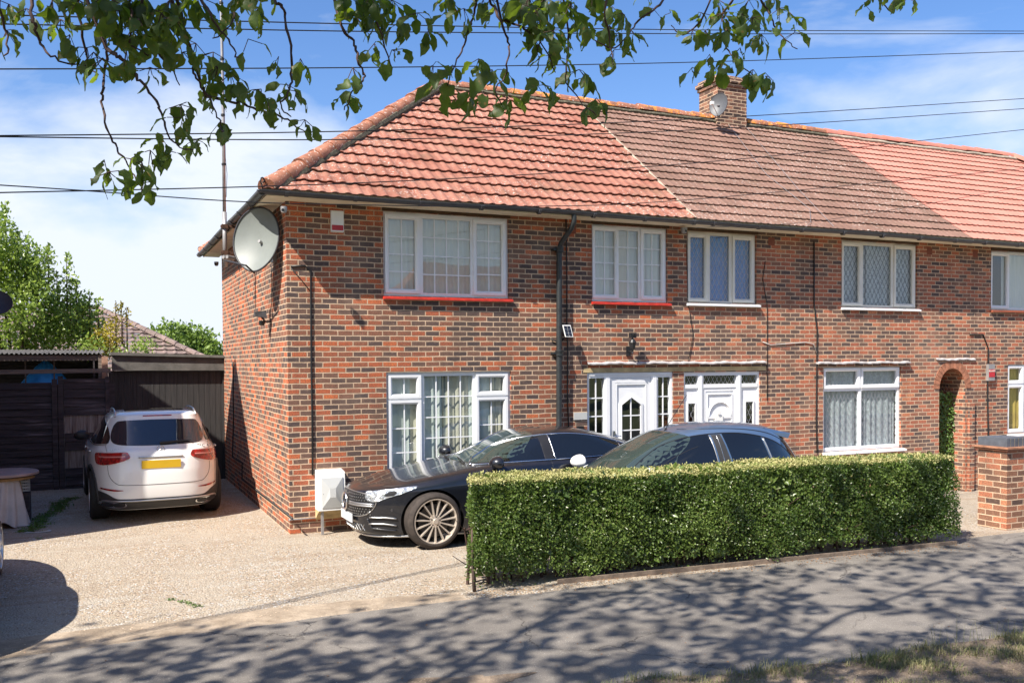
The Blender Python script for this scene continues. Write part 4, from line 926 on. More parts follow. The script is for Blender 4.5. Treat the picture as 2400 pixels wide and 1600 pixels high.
        me.materials.append(M[mat]); me.polygons.foreach_set('use_smooth', [smooth]*len(me.polygons)); me.set_sharp_from_angle(angle=R(40))
        # make outward facing
        o = bpy.data.objects.new(name, me); col.objects.link(o); o.parent = parent or s.root; return o
    def strip(s, name, line, axis, w, off, mat, parent=None, closed=False, round_=True):
        if closed: line = line+[line[0]]
        d = []
        for i in range(len(line)-1):
            p, q = line[i], line[i+1]; n = max(1, int(math.dist(p, q)/0.03))
            for k_ in range(n): d.append((p[0]+(q[0]-p[0])*k_/n, p[1]+(q[1]-p[1])*k_/n))
        d.append(line[-1]); P = [s.project(p, axis, off) for p in d]
        b = MB(); b.tube(P, w/2, 6); return b.build(name, mat, parent or s.root, smooth=True)
def catm(pts, closed=False, n=5):
    out = []; N = len(pts)
    for i in range(N if closed else N-1):
        g = (lambda k: pts[k % N]) if closed else (lambda k: pts[max(0, min(N-1, k))])
        p0, p1, p2, p3 = g(i-1), g(i), g(i+1), g(i+2)
        for k_ in range(n):
            t = k_/n; out.append(tuple(0.5*((2*p1[a])+(-p0[a]+p2[a])*t+(2*p0[a]-5*p1[a]+4*p2[a]-p3[a])*t*t+(-p0[a]+3*p1[a]-3*p2[a]+p3[a])*t**3) for a in (0, 1)))
    if not closed: out.append(pts[-1])
    return out
def wheel(root, x, side, y, r, w, rim_r, kind='multi', tyre='rubber', rimm='rim_silver'):
    """side -1/+1: outward direction along y; y = outer face position."""
    yo = y; yi = y-side*w; s = -side
    t = MB(); sh = 0.055
    t.lathe([(rim_r-0.012, yo+s*0.02), (rim_r+0.004, yo+s*0.004), (rim_r+0.02, yo+s*0.002), (r-0.028, yo+s*0.012), (r-0.008, yo+s*0.03), (r, yo+s*0.055), (r, yo+s*(w-0.055)), (r-0.01, yo+s*(w-0.03)), (r-0.05, yo+s*w), (rim_r, yo+s*w)], 64, 'y', (x, 0, r))
    # tread grooves
    for gy in (0.25, 0.42, 0.58, 0.75): t.lathe([(r+0.0015, yo+s*(w*gy)), (r+0.0015, yo+s*(w*gy+0.012))], 64, 'y', (x, 0, r))
    W = t.build('wheel', tyre, root, smooth=True, angle=35)
    b = MB(); b.lathe([(rim_r-0.002, yo+s*0.018), (rim_r-0.006, yo+s*0.004), (rim_r-0.016, yo+s*0.006), (rim_r-0.022, yo+s*0.02), (rim_r-0.03, yo+s*0.09), (rim_r-0.035, yo+s*(w-0.02))], 64, 'y', (x, 0, r))
    hub = 0.075; hy = yo+s*0.030
    def spoke(an, wi, wo, ro, y0=0.022, y1=0.012, dep=0.035):
        c_, s_ = math.cos(an), math.sin(an)
        def P(rad, tt, yy): return (x+rad*c_-tt*s_, yo+s*yy, r+rad*s_+tt*c_)
        b.hexa([P(hub*0.7, -wi, y0+dep), P(hub*0.7, wi, y0+dep), P(ro, wo, y1+dep), P(ro, -wo, y1+dep), P(hub*0.7, -wi*0.55, y0), P(hub*0.7, wi*0.55, y0), P(ro, wo*0.55, y1), P(ro, -wo*0.55, y1)])
    if kind == 'multi':
        for k in range(15): spoke(2*math.pi*k/15+0.1, 0.010, 0.015, rim_r-0.018)
    elif kind == 'five':
        for k in range(5):
            for dd in (-0.16, 0.16): spoke(2*math.pi*k/5+0.3+dd, 0.02, 0.028, rim_r-0.018)
    else:
        for k in range(7): spoke(2*math.pi*k/7+0.2, 0.018, 0.034, rim_r-0.018)
    b.lathe([(0.0, yo+s*0.012), (0.030, yo+s*0.012), (0.034, yo+s*0.020), (hub, yo+s*0.026), (hub, yo+s*0.07)], 32, 'y', (x, 0, r))
    rim = b.build('rim', rimm, W, smooth=True, angle=30)
    d = MB(); d.lathe([(0.0, yo+s*0.085), (rim_r*0.72, yo+s*0.085), (rim_r*0.72, yo+s*0.10)], 40, 'y', (x, 0, r)); d.build('brake_disc', 'brake', W)
    h = MB()
    for k in range(5): an = 2*math.pi*k/5+0.2; h.lathe([(0.009, yo+s*0.020), (0.009, yo+s*0.032)], 8, 'y', (x+0.056*math.cos(an), 0, r+0.056*math.sin(an))); h.disc((x+0.056*math.cos(an), yo+s*0.020, r+0.056*math.sin(an)), 0.009, (0, 1, 0), 8)
    h.build('wheel_bolt', 'plastic_black', W)
    bk = MB(); bk.lathe([(0.0001, yo+s*(w*0.72)), (rim_r-0.03, yo+s*(w*0.72))], 40, 'y', (x, 0, r)); bk.build('wheel_well', 'plastic_black', W)
    return W
def star(parent, c, r, axis, mat='chrome', name='badge'):
    """three-pointed star in a ring, lying in the plane across axis ('x' or 'y')."""
    b = MB(); c = Vector(c)
    def P(u, v, w): return c+(Vector((w, u, v)) if axis == 'x' else Vector((u, w, v)))
    b.tube([P(r*math.cos(2*math.pi*k/28), r*math.sin(2*math.pi*k/28), 0) for k in range(29)], r*0.10, 6, cap=False)
    for k in range(3):
        an = math.pi/2+2*math.pi*k/3; t = (math.cos(an)*r, math.sin(an)*r)
        for sg in (-1, 1):
            an2 = an+sg*math.pi/3; q = (math.cos(an2)*r*0.16, math.sin(an2)*r*0.16)
            for w in (-1, 1): b.poly([P(0, 0, w*r*0.16), P(q[0], q[1], 0), P(t[0], t[1], 0)])
    return b.build(name, mat, parent)
def mirror(root, x, y, z, side, mat, cap='plastic_black'):
    b = MB(); n = 14; m_ = 10
    for i in range(n+1):
        th = math.pi*i/n
        for j in range(m_*2):
            ph = math.pi*j/m_; cx_ = math.sin(th)*math.cos(ph); cz_ = math.sin(th)*math.sin(ph); cy_ = math.cos(th)
            b.vert((x+0.10*cx_*(1.25 if cx_ < 0 else 0.5), y+side*(0.12+0.125*cy_), z+0.092*cz_*(1.0 if cz_ > 0 else 0.85)))
    for i in range(n):
        for j in range(m_*2): a = i*m_*2; c = (i+1)*m_*2; b.face((a+j, a+(j+1) % (m_*2), c+(j+1) % (m_*2), c+j))
    o = b.build('door_mirror', mat, root, smooth=True)
    a = MB(); a.hexa([(x-0.02, y-side*0.05, z-0.09), (x+0.05, y-side*0.05, z-0.09), (x+0.03, y+side*0.09, z-0.05), (x-0.01, y+side*0.09, z-0.05), (x-0.02, y-side*0.05, z-0.06), (x+0.05, y-side*0.05, z-0.06), (x+0.03, y+side*0.09, z-0.02), (x-0.01, y+side*0.09, z-0.02)]); a.build('mirror_arm', cap, o)
    return o

# --- black four-door coupe in front of the house, nose to the left
CX0, CY0 = 0.535, -0.905
coupe = thing('coupe_car', 'black four-door coupe with bronze multi-spoke wheels parked nose left beside the hedge', 'car', (CX0, CY0, 0.0), R(0.5))
prof = [  # z, front x, rear x, half width, n front, n rear
 (0.155, 0.16, 4.80, 0.80, 3.4, 4), (0.20, 0.07, 4.88, 0.86, 3.2, 4), (0.32, 0.04, 4.95, 0.885, 3.0, 4), (0.50, 0.01, 4.985, 0.90, 2.9, 3.8), (0.62, 0.02, 4.98, 0.905, 2.9, 3.8), (0.70, 0.06, 4.95, 0.905, 3.0, 3.6),
 (0.745, 0.16, 4.93, 0.900, 3.2, 3.5), (0.79, 0.36, 4.90, 0.893, 3.6, 3.4), (0.85, 0.66, 4.86, 0.88, 4.2, 3.3), (0.905, 0.98, 4.80, 0.865, 4.6, 3.2), (0.955, 1.28, 4.70, 0.845, 4.4, 3.0), (0.99, 1.47, 4.58, 0.81, 3.8, 2.9),
 (1.06, 1.66, 4.34, 0.755, 3.2, 2.8), (1.15, 1.86, 4.05, 0.70, 3.0, 2.7), (1.24, 2.07, 3.76, 0.645, 2.9, 2.6), (1.32, 2.30, 3.45, 0.575, 2.8, 2.6), (1.37, 2.52, 3.18, 0.48, 2.6, 2.5), (1.392, 2.70, 3.0, 0.34, 2.3, 2.3)]
C = Car(coupe, prof, 'paint_black')
C.arches([(0.885, 0.345, 0.385), (3.80, 0.345, 0.385)], 0.5)
for xx in (0.885, 3.80):
    wheel(coupe, xx, -1, -0.895, 0.347, 0.25, 0.282, 'multi', 'rubber_dusty', 'rim_bronze'); wheel(coupe, xx, 1, 0.895, 0.347, 0.25, 0.272, 'multi', 'rubber_dusty', 'rim_bronze')
top_arc = catm([(1.50, 0.985), (1.72, 1.08), (1.95, 1.185), (2.20, 1.265), (2.50, 1.315), (2.85, 1.325), (3.20, 1.29), (3.55, 1.215), (3.85, 1.12), (4.02, 1.045)])
for ax in ('y-', 'y+'):
    C.patch('side_window', [(1.60, 1.005)]+[p for p in top_arc if 1.66 < p[0] < 2.44]+[(2.44, 1.31), (2.44, 1.015)], ax, 0.004, 'tint_glass')
    C.patch('side_window', [(2.60, 1.02), (2.60, 1.315)]+[p for p in top_arc if 2.62 < p[0] < 3.62]+[(3.64, 1.19), (3.64, 1.045)], ax, 0.004, 'tint_glass')
    C.patch('side_window', [(3.68, 1.05), (3.68, 1.175)]+[p for p in top_arc if 3.7 < p[0] < 3.98]+[(3.99, 1.06)], ax, 0.004, 'tint_glass')
    C.patch('pillar_trim', [(2.455, 1.015), (2.455, 1.312), (2.585, 1.315), (2.585, 1.02)], ax, 0.005, 'plastic_black')
    C.strip('window_trim', [(1.48, 0.975)]+top_arc[1:]+[(4.06, 1.035)], ax, 0.022, 0.005, 'chrome'); C.strip('window_trim', catm([(1.47, 0.972), (2.0, 1.0), (2.8, 1.012), (3.5, 1.025), (4.06, 1.037)]), ax, 0.020, 0.006, 'chrome')
    C.strip('window_post', [(2.595, 1.02), (2.585, 1.316)], ax, 0.014, 0.006, 'chrome'); C.strip('window_post', [(3.66, 1.04), (3.67, 1.18)], ax, 0.014, 0.006, 'chrome')
    C.strip('door_gap', catm([(1.52, 0.965), (1.38, 0.80), (1.36, 0.50), (1.42, 0.22)]), ax, 0.007, -0.001, 'plastic_black'); C.strip('door_gap', [(2.52, 1.0), (2.52, 0.22)], ax, 0.007, -0.001, 'plastic_black')
    C.strip('bonnet_gap', catm([(0.30, 0.76), (0.7, 0.80), (1.1, 0.86), (1.42, 0.925)]), ax, 0.007, -0.001, 'plastic_black')
    C.patch('door_handle', [(2.18, 0.845), (2.38, 0.85), (2.38, 0.875), (2.18, 0.87)], ax, 0.025, 'paint_black')
    C.patch('side_skirt', [(1.35, 0.16), (3.35, 0.16), (3.35, 0.24), (1.35, 0.22)], ax, 0.012, 'plastic_black')
# headlamps wrap round the corners
for ax in ('y-', 'y+'):
    hl = C.patch('headlight', catm([(0.135, 0.615), (0.145, 0.70), (0.22, 0.715), (0.42, 0.745), (0.60, 0.765), (0.70, 0.765), (0.55, 0.70), (0.38, 0.645), (0.22, 0.585)], True, 4), ax, 0.006, 'head_glass', res=0.03)
    C.patch('light_strip', [(0.215, 0.60), (0.235, 0.595), (0.30, 0.685), (0.27, 0.692)], ax, 0.010, 'box_white', hl, res=0.03); C.patch('lamp_lens', catm([(0.32, 0.66), (0.38, 0.71), (0.46, 0.715), (0.42, 0.665)], True, 4), ax, 0.009, 'plastic_black', hl, res=0.03)
    C.patch('bumper_intake', catm([(0.10, 0.245), (0.16, 0.42), (0.30, 0.43), (0.45, 0.40), (0.47, 0.23), (0.25, 0.215)], True, 4), ax, 0.004, 'plastic_black', res=0.03)
    for (za, zb) in ((0.395, 0.385), (0.315, 0.30)): C.strip('intake_fin', [(0.17, za), (0.32, za+0.004), (0.455, zb)], ax, 0.022, 0.018, 'satin_metal')
    C.strip('intake_fin', [(0.15, 0.385), (0.20, 0.26), (0.46, 0.235)], ax, 0.020, 0.016, 'paint_black')
gr = C.patch('grille', catm([(-0.50, 0.47), (-0.545, 0.60), (-0.44, 0.675), (0.0, 0.69), (0.44, 0.675), (0.545, 0.60), (0.50, 0.47), (0.36, 0.40), (0.0, 0.385), (-0.36, 0.40)], True, 4), 'x-', 0.002, 'plastic_black', res=0.04)
C.strip('grille_surround', catm([(-0.50, 0.47), (-0.545, 0.60), (-0.44, 0.675), (0.0, 0.69), (0.44, 0.675), (0.545, 0.60), (0.50, 0.47), (0.36, 0.40), (0.0, 0.385), (-0.36, 0.40)], True, 4), 'x-', 0.014, 0.004, 'satin_metal', gr, closed=True)
for zz in (0.555, 0.53): C.strip('grille_bar', [(-0.53, zz), (-0.14, zz+0.004)], 'x-', 0.024, 0.014, 'satin_metal', gr); C.strip('grille_bar', [(0.14, zz+0.004), (0.53, zz)], 'x-', 0.024, 0.014, 'satin_metal', gr)
b = MB()
for i in range(-13, 14):
    for j in range(8):
        yy = i*0.038+(0.019 if j % 2 else 0); zz = 0.425+j*0.034
        if abs(yy) > 0.50 or 0.515 < zz < 0.57 or (yy*yy+(zz-0.545)**2) < 0.016: continue
        p = C.project((yy, zz), 'x-', 0.010); b.box(p.x-0.006, p.x+0.004, yy-0.0075, yy+0.0075, zz-0.006, zz+0.006)
b.build('grille_stud', 'satin_metal', gr)['kind'] = 'stuff'
pc = C.project((0.0, 0.545), 'x-', 0.03); star(gr, pc, 0.105, 'x')
C.patch('lower_intake', [(-0.40, 0.215), (-0.46, 0.30), (0.46, 0.30), (0.40, 0.215)], 'x-', 0.002, 'plastic_black')
b = MB()
for i in range(13): yy = -0.40+i*0.066; pa, pb = C.project((yy, 0.22), 'x-', 0.006), C.project((yy+0.05, 0.295), 'x-', 0.006); b.tube([pa, pb], 0.004, 4); pa, pb = C.project((yy+0.05, 0.22), 'x-', 0.006), C.project((yy, 0.295), 'x-', 0.006); b.tube([pa, pb], 0.004, 4)
b.build('intake_mesh', 'satin_metal', coupe)
C.strip('front_splitter', catm([(-0.80, 0.17), (-0.5, 0.165), (0, 0.165), (0.5, 0.165), (0.80, 0.17)]), 'x-', 0.03, 0.012, 'satin_metal')
p = C.project((0.0, 0.36), 'x-', 0.02); b = MB(); b.box(p.x-0.012, p.x, -0.26, 0.26, 0.305, 0.415); b.build('number_plate', 'number_plate_white', coupe)
C.patch('windscreen', catm([(-0.70, 1.02), (-0.62, 1.15), (-0.52, 1.27), (-0.38, 1.335), (0.0, 1.35), (0.38, 1.335), (0.52, 1.27), (0.62, 1.15), (0.70, 1.02), (0.40, 0.995), (0, 0.99), (-0.40, 0.995)], True, 3), 'x-', 0.004, 'screen_glass')
for yy in (-0.45, 0.10): a_ = C.project((1.44, yy), 'z+', 0.012); c_ = C.project((1.52, yy+0.42), 'z+', 0.02); b = MB(); b.tube([a_, (a_+c_)/2+Vector((0.0, 0, 0.012)), c_], 0.009, 6); b.build('wiper', 'plastic_black', coupe)
mirror(coupe, 1.72, -0.79, 1.02, -1, 'paint_black'); mirror(coupe, 1.72, 0.79, 1.02, 1, 'paint_black')
for (xx, zz) in ((0.40, 0.49),): p = C.project((xx, zz), 'y-', 0.003); b = MB(); b.disc(p, 0.018, (0.3, -1, 0), 12); b.build('parking_sensor', 'satin_metal', coupe)

# --- blue hatchback behind the hedge
HXO, HYO = 2.22, -2.72
hatch = thing('hatchback_car', 'small rounded blue hatchback with roof aerial, half hidden behind the hedge', 'car', (HXO, HYO, 0.0), R(-1.0)); hatch.scale = (1.095, 1.0, 1.035)
prof = [(0.20, 0.20, 3.42, 0.68, 3, 3.4), (0.30, 0.06, 3.50, 0.74, 2.8, 3.2), (0.50, 0.0, 3.54, 0.765, 2.7, 3.0), (0.66, 0.05, 3.53, 0.77, 2.7, 3.0), (0.76, 0.20, 3.51, 0.765, 2.9, 3.0), (0.83, 0.40, 3.49, 0.755, 3.1, 3.0), (0.88, 0.58, 3.46, 0.745, 3.3, 3.0), (0.92, 0.74, 3.44, 0.735, 3.2, 2.9),
        (1.00, 0.92, 3.39, 0.71, 3.0, 2.8), (1.12, 1.14, 3.32, 0.665, 3.0, 2.7), (1.24, 1.37, 3.23, 0.61, 2.9, 2.7), (1.34, 1.60, 3.12, 0.55, 2.8, 2.6), (1.40, 1.82, 2.98, 0.49, 2.6, 2.6), (1.44, 2.05, 2.78, 0.38, 2.4, 2.4), (1.455, 2.2, 2.6, 0.26, 2.2, 2.2)]
H = Car(hatch, prof, 'paint_blue', NL=90)
H.arches([(0.66, 0.29, 0.33), (2.95, 0.29, 0.33)], 0.42)
for xx in (0.66, 2.95):
    wheel(hatch, xx, -1, -0.765, 0.29, 0.18, 0.19, 'seven'); wheel(hatch, xx, 1, 0.765, 0.29, 0.18, 0.19, 'seven')
arc = catm([(0.98, 0.955), (1.20, 1.10), (1.45, 1.235), (1.75, 1.325), (2.10, 1.36), (2.45, 1.345), (2.78, 1.27), (3.02, 1.14), (3.14, 0.985)])
for ax in ('y-', 'y+'):
    H.patch('side_window', [(1.08, 0.93)]+[p for p in arc if 1.12 < p[0] < 1.96]+[(1.98, 1.345), (2.00, 0.93)], ax, 0.004, 'tint_glass')
    H.patch('side_window', [(2.21, 0.93), (2.14, 1.350)]+[p for p in arc if 2.17 < p[0] < 2.66]+[(2.66, 1.29), (2.74, 0.95)], ax, 0.004, 'tint_glass')
    H.patch('side_window', [(2.78, 0.955), (2.70, 1.28)]+[p for p in arc if 2.72 < p[0] < 3.10]+[(3.12, 0.98)], ax, 0.004, 'tint_glass')
    H.patch('pillar_trim', [(2.025, 0.92), (2.005, 1.345), (2.12, 1.35), (2.185, 0.92)], ax, 0.004, 'plastic_grey')
    H.strip('window_seal', [(0.96, 0.93)]+arc[1:]+[(3.16, 0.96)], ax, 0.014, 0.002, 'plastic_black'); H.strip('window_post', [(2.765, 0.95), (2.685, 1.285)], ax, 0.020, 0.005, 'satin_metal')
    H.strip('window_post', [(2.085, 0.92), (2.065, 1.355)], ax, 0.006, 0.006, 'chrome'); H.strip('window_post', [(2.00, 0.93), (1.978, 1.34)], ax, 0.010, 0.006, 'satin_metal')
    H.strip('roof_gutter', catm([(0.84, 0.945), (1.08, 1.10), (1.35, 1.26), (1.62, 1.365), (1.95, 1.405), (2.4, 1.40), (2.8, 1.335), (3.08, 1.20), (3.24, 1.0)]), ax, 0.012, 0.0, 'plastic_black')
    H.strip('door_gap', [(2.085, 0.92), (2.10, 0.3)], ax, 0.006, -0.001, 'plastic_black')
H.patch('windscreen', catm([(-0.66, 0.955), (-0.60, 1.12), (-0.52, 1.27), (-0.40, 1.345), (0.0, 1.37), (0.40, 1.345), (0.52, 1.27), (0.60, 1.12), (0.66, 0.955), (0.35, 0.935), (0, 0.93), (-0.35, 0.935)], True, 3), 'x-', 0.004, 'screen_glass')
H.patch('rear_window', catm([(-0.52, 1.02), (-0.45, 1.28), (0, 1.31), (0.45, 1.28), (0.52, 1.02), (0, 1.0)], True, 3), 'x+', 0.004, 'tint_glass')
b = MB(); b.hexa([(2.86, -0.46, 1.33), (3.16, -0.42, 1.25), (3.16, 0.42, 1.25), (2.86, 0.46, 1.33), (2.80, -0.44, 1.395), (3.20, -0.41, 1.315), (3.20, 0.41, 1.315), (2.80, 0.44, 1.395)]); b.build('rear_spoiler', 'paint_blue', hatch)
a_ = H.project((1.72, 0.0), 'z+', 0.0); b = MB(); b.tube([a_, a_+Vector((0.02, 0, 0.03))], 0.014, 8); b.tube([a_+Vector((0.02, 0, 0.03)), a_+Vector((0.30, 0, 0.42))], 0.004, 6); b.build('aerial', 'plastic_black', hatch)
mirror(hatch, 1.05, -0.73, 0.955, -1, 'box_white'); mirror(hatch, 1.05, 0.73, 0.955, 1, 'box_white')
# dangling air freshener behind the windscreen
for ax in ('y-', 'y+'): H.patch('headlight', catm([(0.16, 0.60), (0.25, 0.74), (0.45, 0.80), (0.48, 0.70), (0.30, 0.58)], True, 4), ax, 0.005, 'head_glass')
H.patch('grille', [(-0.35, 0.40), (-0.38, 0.55), (0.38, 0.55), (0.35, 0.40)], 'x-', 0.003, 'plastic_black')

# --- white SUV on the side drive, seen from behind
sfw = Vector((-0.035, 0.9994, 0)); axle = Vector((-1.52, 2.68, 0)); RA = 3.70; org = axle+sfw*RA
suv = thing('suv_car', 'white SUV with red tail lights parked facing the dark garage doors', 'car', (org.x, org.y, 0.0), math.atan2(-sfw.y, -sfw.x))
prof = [(0.21, 0.30, 4.54, 0.82, 3.2, 4.6), (0.28, 0.14, 4.60, 0.87, 3.2, 4.6), (0.40, 0.04, 4.635, 0.90, 3.0, 4.4), (0.55, 0.0, 4.645, 0.925, 3.0, 4.0), (0.72, 0.03, 4.64, 0.935, 3.0, 3.8), (0.86, 0.10, 4.62, 0.935, 3.0, 3.7), (0.95, 0.30, 4.60, 0.925, 3.4, 3.6), (1.01, 0.70, 4.575, 0.905, 4.0, 3.5), (1.05, 1.10, 4.55, 0.875, 4.0, 3.5),
        (1.09, 1.35, 4.50, 0.845, 3.6, 3.5), (1.20, 1.58, 4.41, 0.795, 3.2, 3.5), (1.32, 1.84, 4.31, 0.745, 3.0, 3.6), (1.43, 2.12, 4.215, 0.695, 3.0, 3.8), (1.50, 2.34, 4.16, 0.66, 3.0, 4.0), (1.545, 2.55, 4.12, 0.62, 2.9, 4.2), (1.575, 2.8, 3.95, 0.56, 2.7, 4.0), (1.595, 3.05, 3.70, 0.42, 2.4, 3.2)]
S_ = Car(suv, prof, 'paint_white')
S_.arches([(0.86, 0.36, 0.42), (RA, 0.36, 0.42)], 0.45)
for xx in (0.86, RA):
    wheel(suv, xx, -1, -0.930, 0.362, 0.285, 0.25, 'five'); wheel(suv, xx, 1, 0.930, 0.362, 0.285, 0.25, 'five')
S_.patch('rear_window', catm([(-0.56, 1.135), (-0.635, 1.19), (-0.625, 1.31), (-0.565, 1.43), (-0.46, 1.465), (0.0, 1.475), (0.46, 1.465), (0.565, 1.43), (0.625, 1.31), (0.635, 1.19), (0.56, 1.135), (0.3, 1.12), (0.0, 1.115), (-0.3, 1.12)], True, 4), 'x+', 0.004, 'rear_glass')
for sg in (-1, 1):
    q = lambda L_: [(sg*a, c) for a, c in L_]
    tl = S_.patch('tail_light', catm(q([(0.415, 0.955), (0.43, 1.015), (0.47, 1.03), (0.68, 1.02), (0.80, 1.01), (0.835, 0.985), (0.835, 0.885), (0.80, 0.85), (0.68, 0.86), (0.52, 0.905)]), True, 4), 'x+', 0.012, 'tail_red', res=0.04, thick=0.03)
    S_.patch('light_bar', q([(0.47, 0.965), (0.47, 0.982), (0.79, 0.965), (0.79, 0.948)]), 'x+', 0.016, 'tail_pink', tl, res=0.04)
    S_.patch('reflector', catm(q([(0.50, 0.50), (0.62, 0.512), (0.78, 0.525), (0.78, 0.505), (0.62, 0.488)]), True, 3), 'x+', 0.006, 'tail_red')
    ex = S_.patch('exhaust', catm(q([(0.46, 0.285), (0.50, 0.325), (0.62, 0.335), (0.76, 0.325), (0.78, 0.295), (0.70, 0.265), (0.54, 0.262)]), True, 4), 'x+', 0.020, 'chrome', res=0.04, thick=0.05)
    for a, c in ((0.495, 0.61), (0.635, 0.755)): S_.patch('exhaust_opening', catm(q([(a, 0.275), (a, 0.322), (c, 0.322), (c, 0.275)]), True, 4), 'x+', 0.023, 'plastic_black', ex, res=0.04, thick=0.0)
low = catm([(-0.88, 0.22), (-0.90, 0.44), (-0.84, 0.475), (-0.72, 0.45), (-0.60, 0.385), (-0.45, 0.375), (0.0, 0.375), (0.45, 0.375), (0.60, 0.385), (0.72, 0.45), (0.84, 0.475), (0.90, 0.44), (0.88, 0.22)], False, 4)
S_.patch('lower_bumper', low, 'x+', 0.006, 'plastic_grey', res=0.05)
S_.strip('bumper_chrome', catm([(-0.80, 0.30), (-0.74, 0.345), (-0.55, 0.35), (0, 0.348), (0.55, 0.35), (0.74, 0.345), (0.80, 0.30)]), 'x+', 0.028, 0.014, 'satin_metal')
S_.strip('boot_gap', catm([(-0.70, 0.845), (-0.68, 0.70), (-0.60, 0.60), (-0.48, 0.575), (0.0, 0.57), (0.48, 0.575), (0.60, 0.60), (0.68, 0.70), (0.70, 0.845)]), 'x+', 0.008, 0.0, 'plastic_black')
for sg in (-1, 1): S_.strip('boot_gap', catm([(sg*0.70, 1.03), (sg*0.71, 1.12), (sg*0.70, 1.25), (sg*0.66, 1.42)]), 'x+', 0.006, 0.0, 'plastic_grey')
p = S_.project((0.0, 0.86), 'x+', 0.012); b = MB(); b.box(p.x-0.01, p.x+0.008, -0.265, 0.265, 0.80, 0.915); b.build('number_plate', 'number_plate_yellow', suv)
S_.strip('plate_garnish', [(-0.30, 0.955), (0.30, 0.955)], 'x+', 0.022, 0.008, 'satin_metal')
p = S_.project((0.0, 1.055), 'x+', 0.012); star(suv, p, 0.048, 'x')
S_.patch('high_brake_light', [(-0.20, 1.523), (0.20, 1.523), (0.20, 1.535), (-0.20, 1.535)], 'x+', 0.006, 'tail_red', res=0.04)
b = MB(); a_ = S_.project((0.0, 1.13), 'x+', 0.03); c_ = S_.project((0.42, 1.155), 'x+', 0.03); b.tube([a_, c_], [0.022, 0.010], 8); b.build('rear_wiper', 'plastic_black', suv)
for sg in (-1, 1):
    pts = []
    for t in range(13): x_ = 1.95+t*0.17; h = 0.032*math.sin(math.pi*min(1, max(0, t/12)))**0.5 if 0 < t < 12 else 0.0; pp = S_.project((x_, sg*0.56), 'z+', 0.012); pts.append(pp+Vector((0, 0, h)))
    b = MB(); b.tube(pts, 0.014, 8); b.build('roof_rail', 'satin_metal', suv, smooth=True)
S_.patch('glass_roof', [(2.3, -0.42), (2.3, 0.42), (3.75, 0.42), (3.75, -0.42)], 'z+', 0.004, 'tint_glass', res=0.08)
warc = catm([(1.45, 1.08), (1.75, 1.24), (2.1, 1.39), (2.5, 1.475), (3.0, 1.49), (3.5, 1.465), (3.9, 1.38), (4.12, 1.24), (4.18, 1.14)])
for ax in ('y-', 'y+'):
    S_.patch('side_window', [(1.50, 1.075)]+warc[2:-1]+[(4.15, 1.14), (3.6, 1.105), (2.6, 1.085)], ax, 0.004, 'tint_glass', res=0.06)
    S_.strip('window_trim', catm([(1.46, 1.062), (2.6, 1.072), (3.6, 1.092), (4.17, 1.13)]), ax, 0.014, 0.004, 'chrome')
    for xx in (0.86, RA):
        S_.strip('arch_moulding', [(xx+0.435*math.cos(t), 0.36+0.435*math.sin(t)) for t in [math.pi*(-0.08+1.16*i/20) for i in range(21)]], ax, 0.055, -0.002, 'plastic_grey')
    S_.patch('door_handle', [(2.45, 0.975), (2.68, 0.98), (2.68, 1.0), (2.45, 0.995)], ax, 0.03, 'paint_white'); S_.patch('door_handle', [(3.40, 0.985), (3.63, 0.99), (3.63, 1.01), (3.40, 1.005)], ax, 0.03, 'paint_white')
mirror(suv, 1.66, -0.84, 1.10, -1, 'plastic_black'); mirror(suv, 1.66, 0.84, 1.10, 1, 'plastic_black')
# raised model lettering on the tailgate
def lettering(txt, size, root, loc, mat, name='lettering', width=None):
    cu = bpy.data.curves.new(name, 'FONT'); cu.body = txt; cu.size = size; cu.extrude = 0.002; cu.align_x = 'CENTER'; cu.space_character = 1.15
    o = bpy.data.objects.new('tmp', cu); col.objects.link(o); bpy.context.view_layer.update(); dg = bpy.context.evaluated_depsgraph_get(); me = bpy.data.meshes.new_from_object(o.evaluated_get(dg)); bpy.data.objects.remove(o, do_unlink=True)
    me.materials.clear(); me.materials.append(M[mat]); q = bpy.data.objects.new(name, me); col.objects.link(q); q.parent = root; q.location = loc; return q
for txt, sz, yy, zz in (('GLC 43', 0.062, 0.62, 1.055), ('4MATIC', 0.045, -0.62, 1.045)):
    p = S_.project((yy, zz), 'x+', 0.006); o = lettering(txt, sz, suv, p, 'plastic_black' if sz > 0.05 else 'satin_metal'); o.rotation_euler = (R(90), 0, R(90+(18 if yy > 0 else -18)*1.0)); o.rotation_euler.x = R(78)

# --- dark car cut off by the left edge
lcar = thing('parked_car', 'dark bronze car with silver wheels, only its front wing showing at the left picture edge', 'car', (-4.20, -0.16, 0.0), R(-90))
prof = [(0.22, 0.22, 4.3, 0.80, 3, 3.4), (0.35, 0.06, 4.38, 0.87, 2.8, 3.4), (0.55, 0.0, 4.42, 0.90, 2.7, 3.2), (0.72, 0.06, 4.42, 0.90, 2.8, 3.2), (0.84, 0.25, 4.40, 0.89, 3.0, 3.2), (0.92, 0.60, 4.38, 0.87, 3.4, 3.2), (0.98, 1.0, 4.34, 0.84, 3.4, 3.2), (1.05, 1.3, 4.28, 0.79, 3.2, 3.2), (1.25, 1.65, 4.12, 0.70, 3.0, 3.2), (1.42, 2.0, 3.95, 0.62, 3.0, 3.2), (1.50, 2.3, 3.7, 0.50, 2.8, 3.0), (1.53, 2.6, 3.4, 0.35, 2.4, 2.6)]
LC = Car(lcar, prof, 'paint_brown', NL=70, NR=120); LC.arches([(0.86, 0.34, 0.385), (3.55, 0.34, 0.385)], 0.5)
for xx in (0.86, 3.55):
    wheel(lcar, xx, 1, 0.905, 0.34, 0.23, 0.25, 'five'); wheel(lcar, xx, -1, -0.905, 0.34, 0.23, 0.25, 'five')
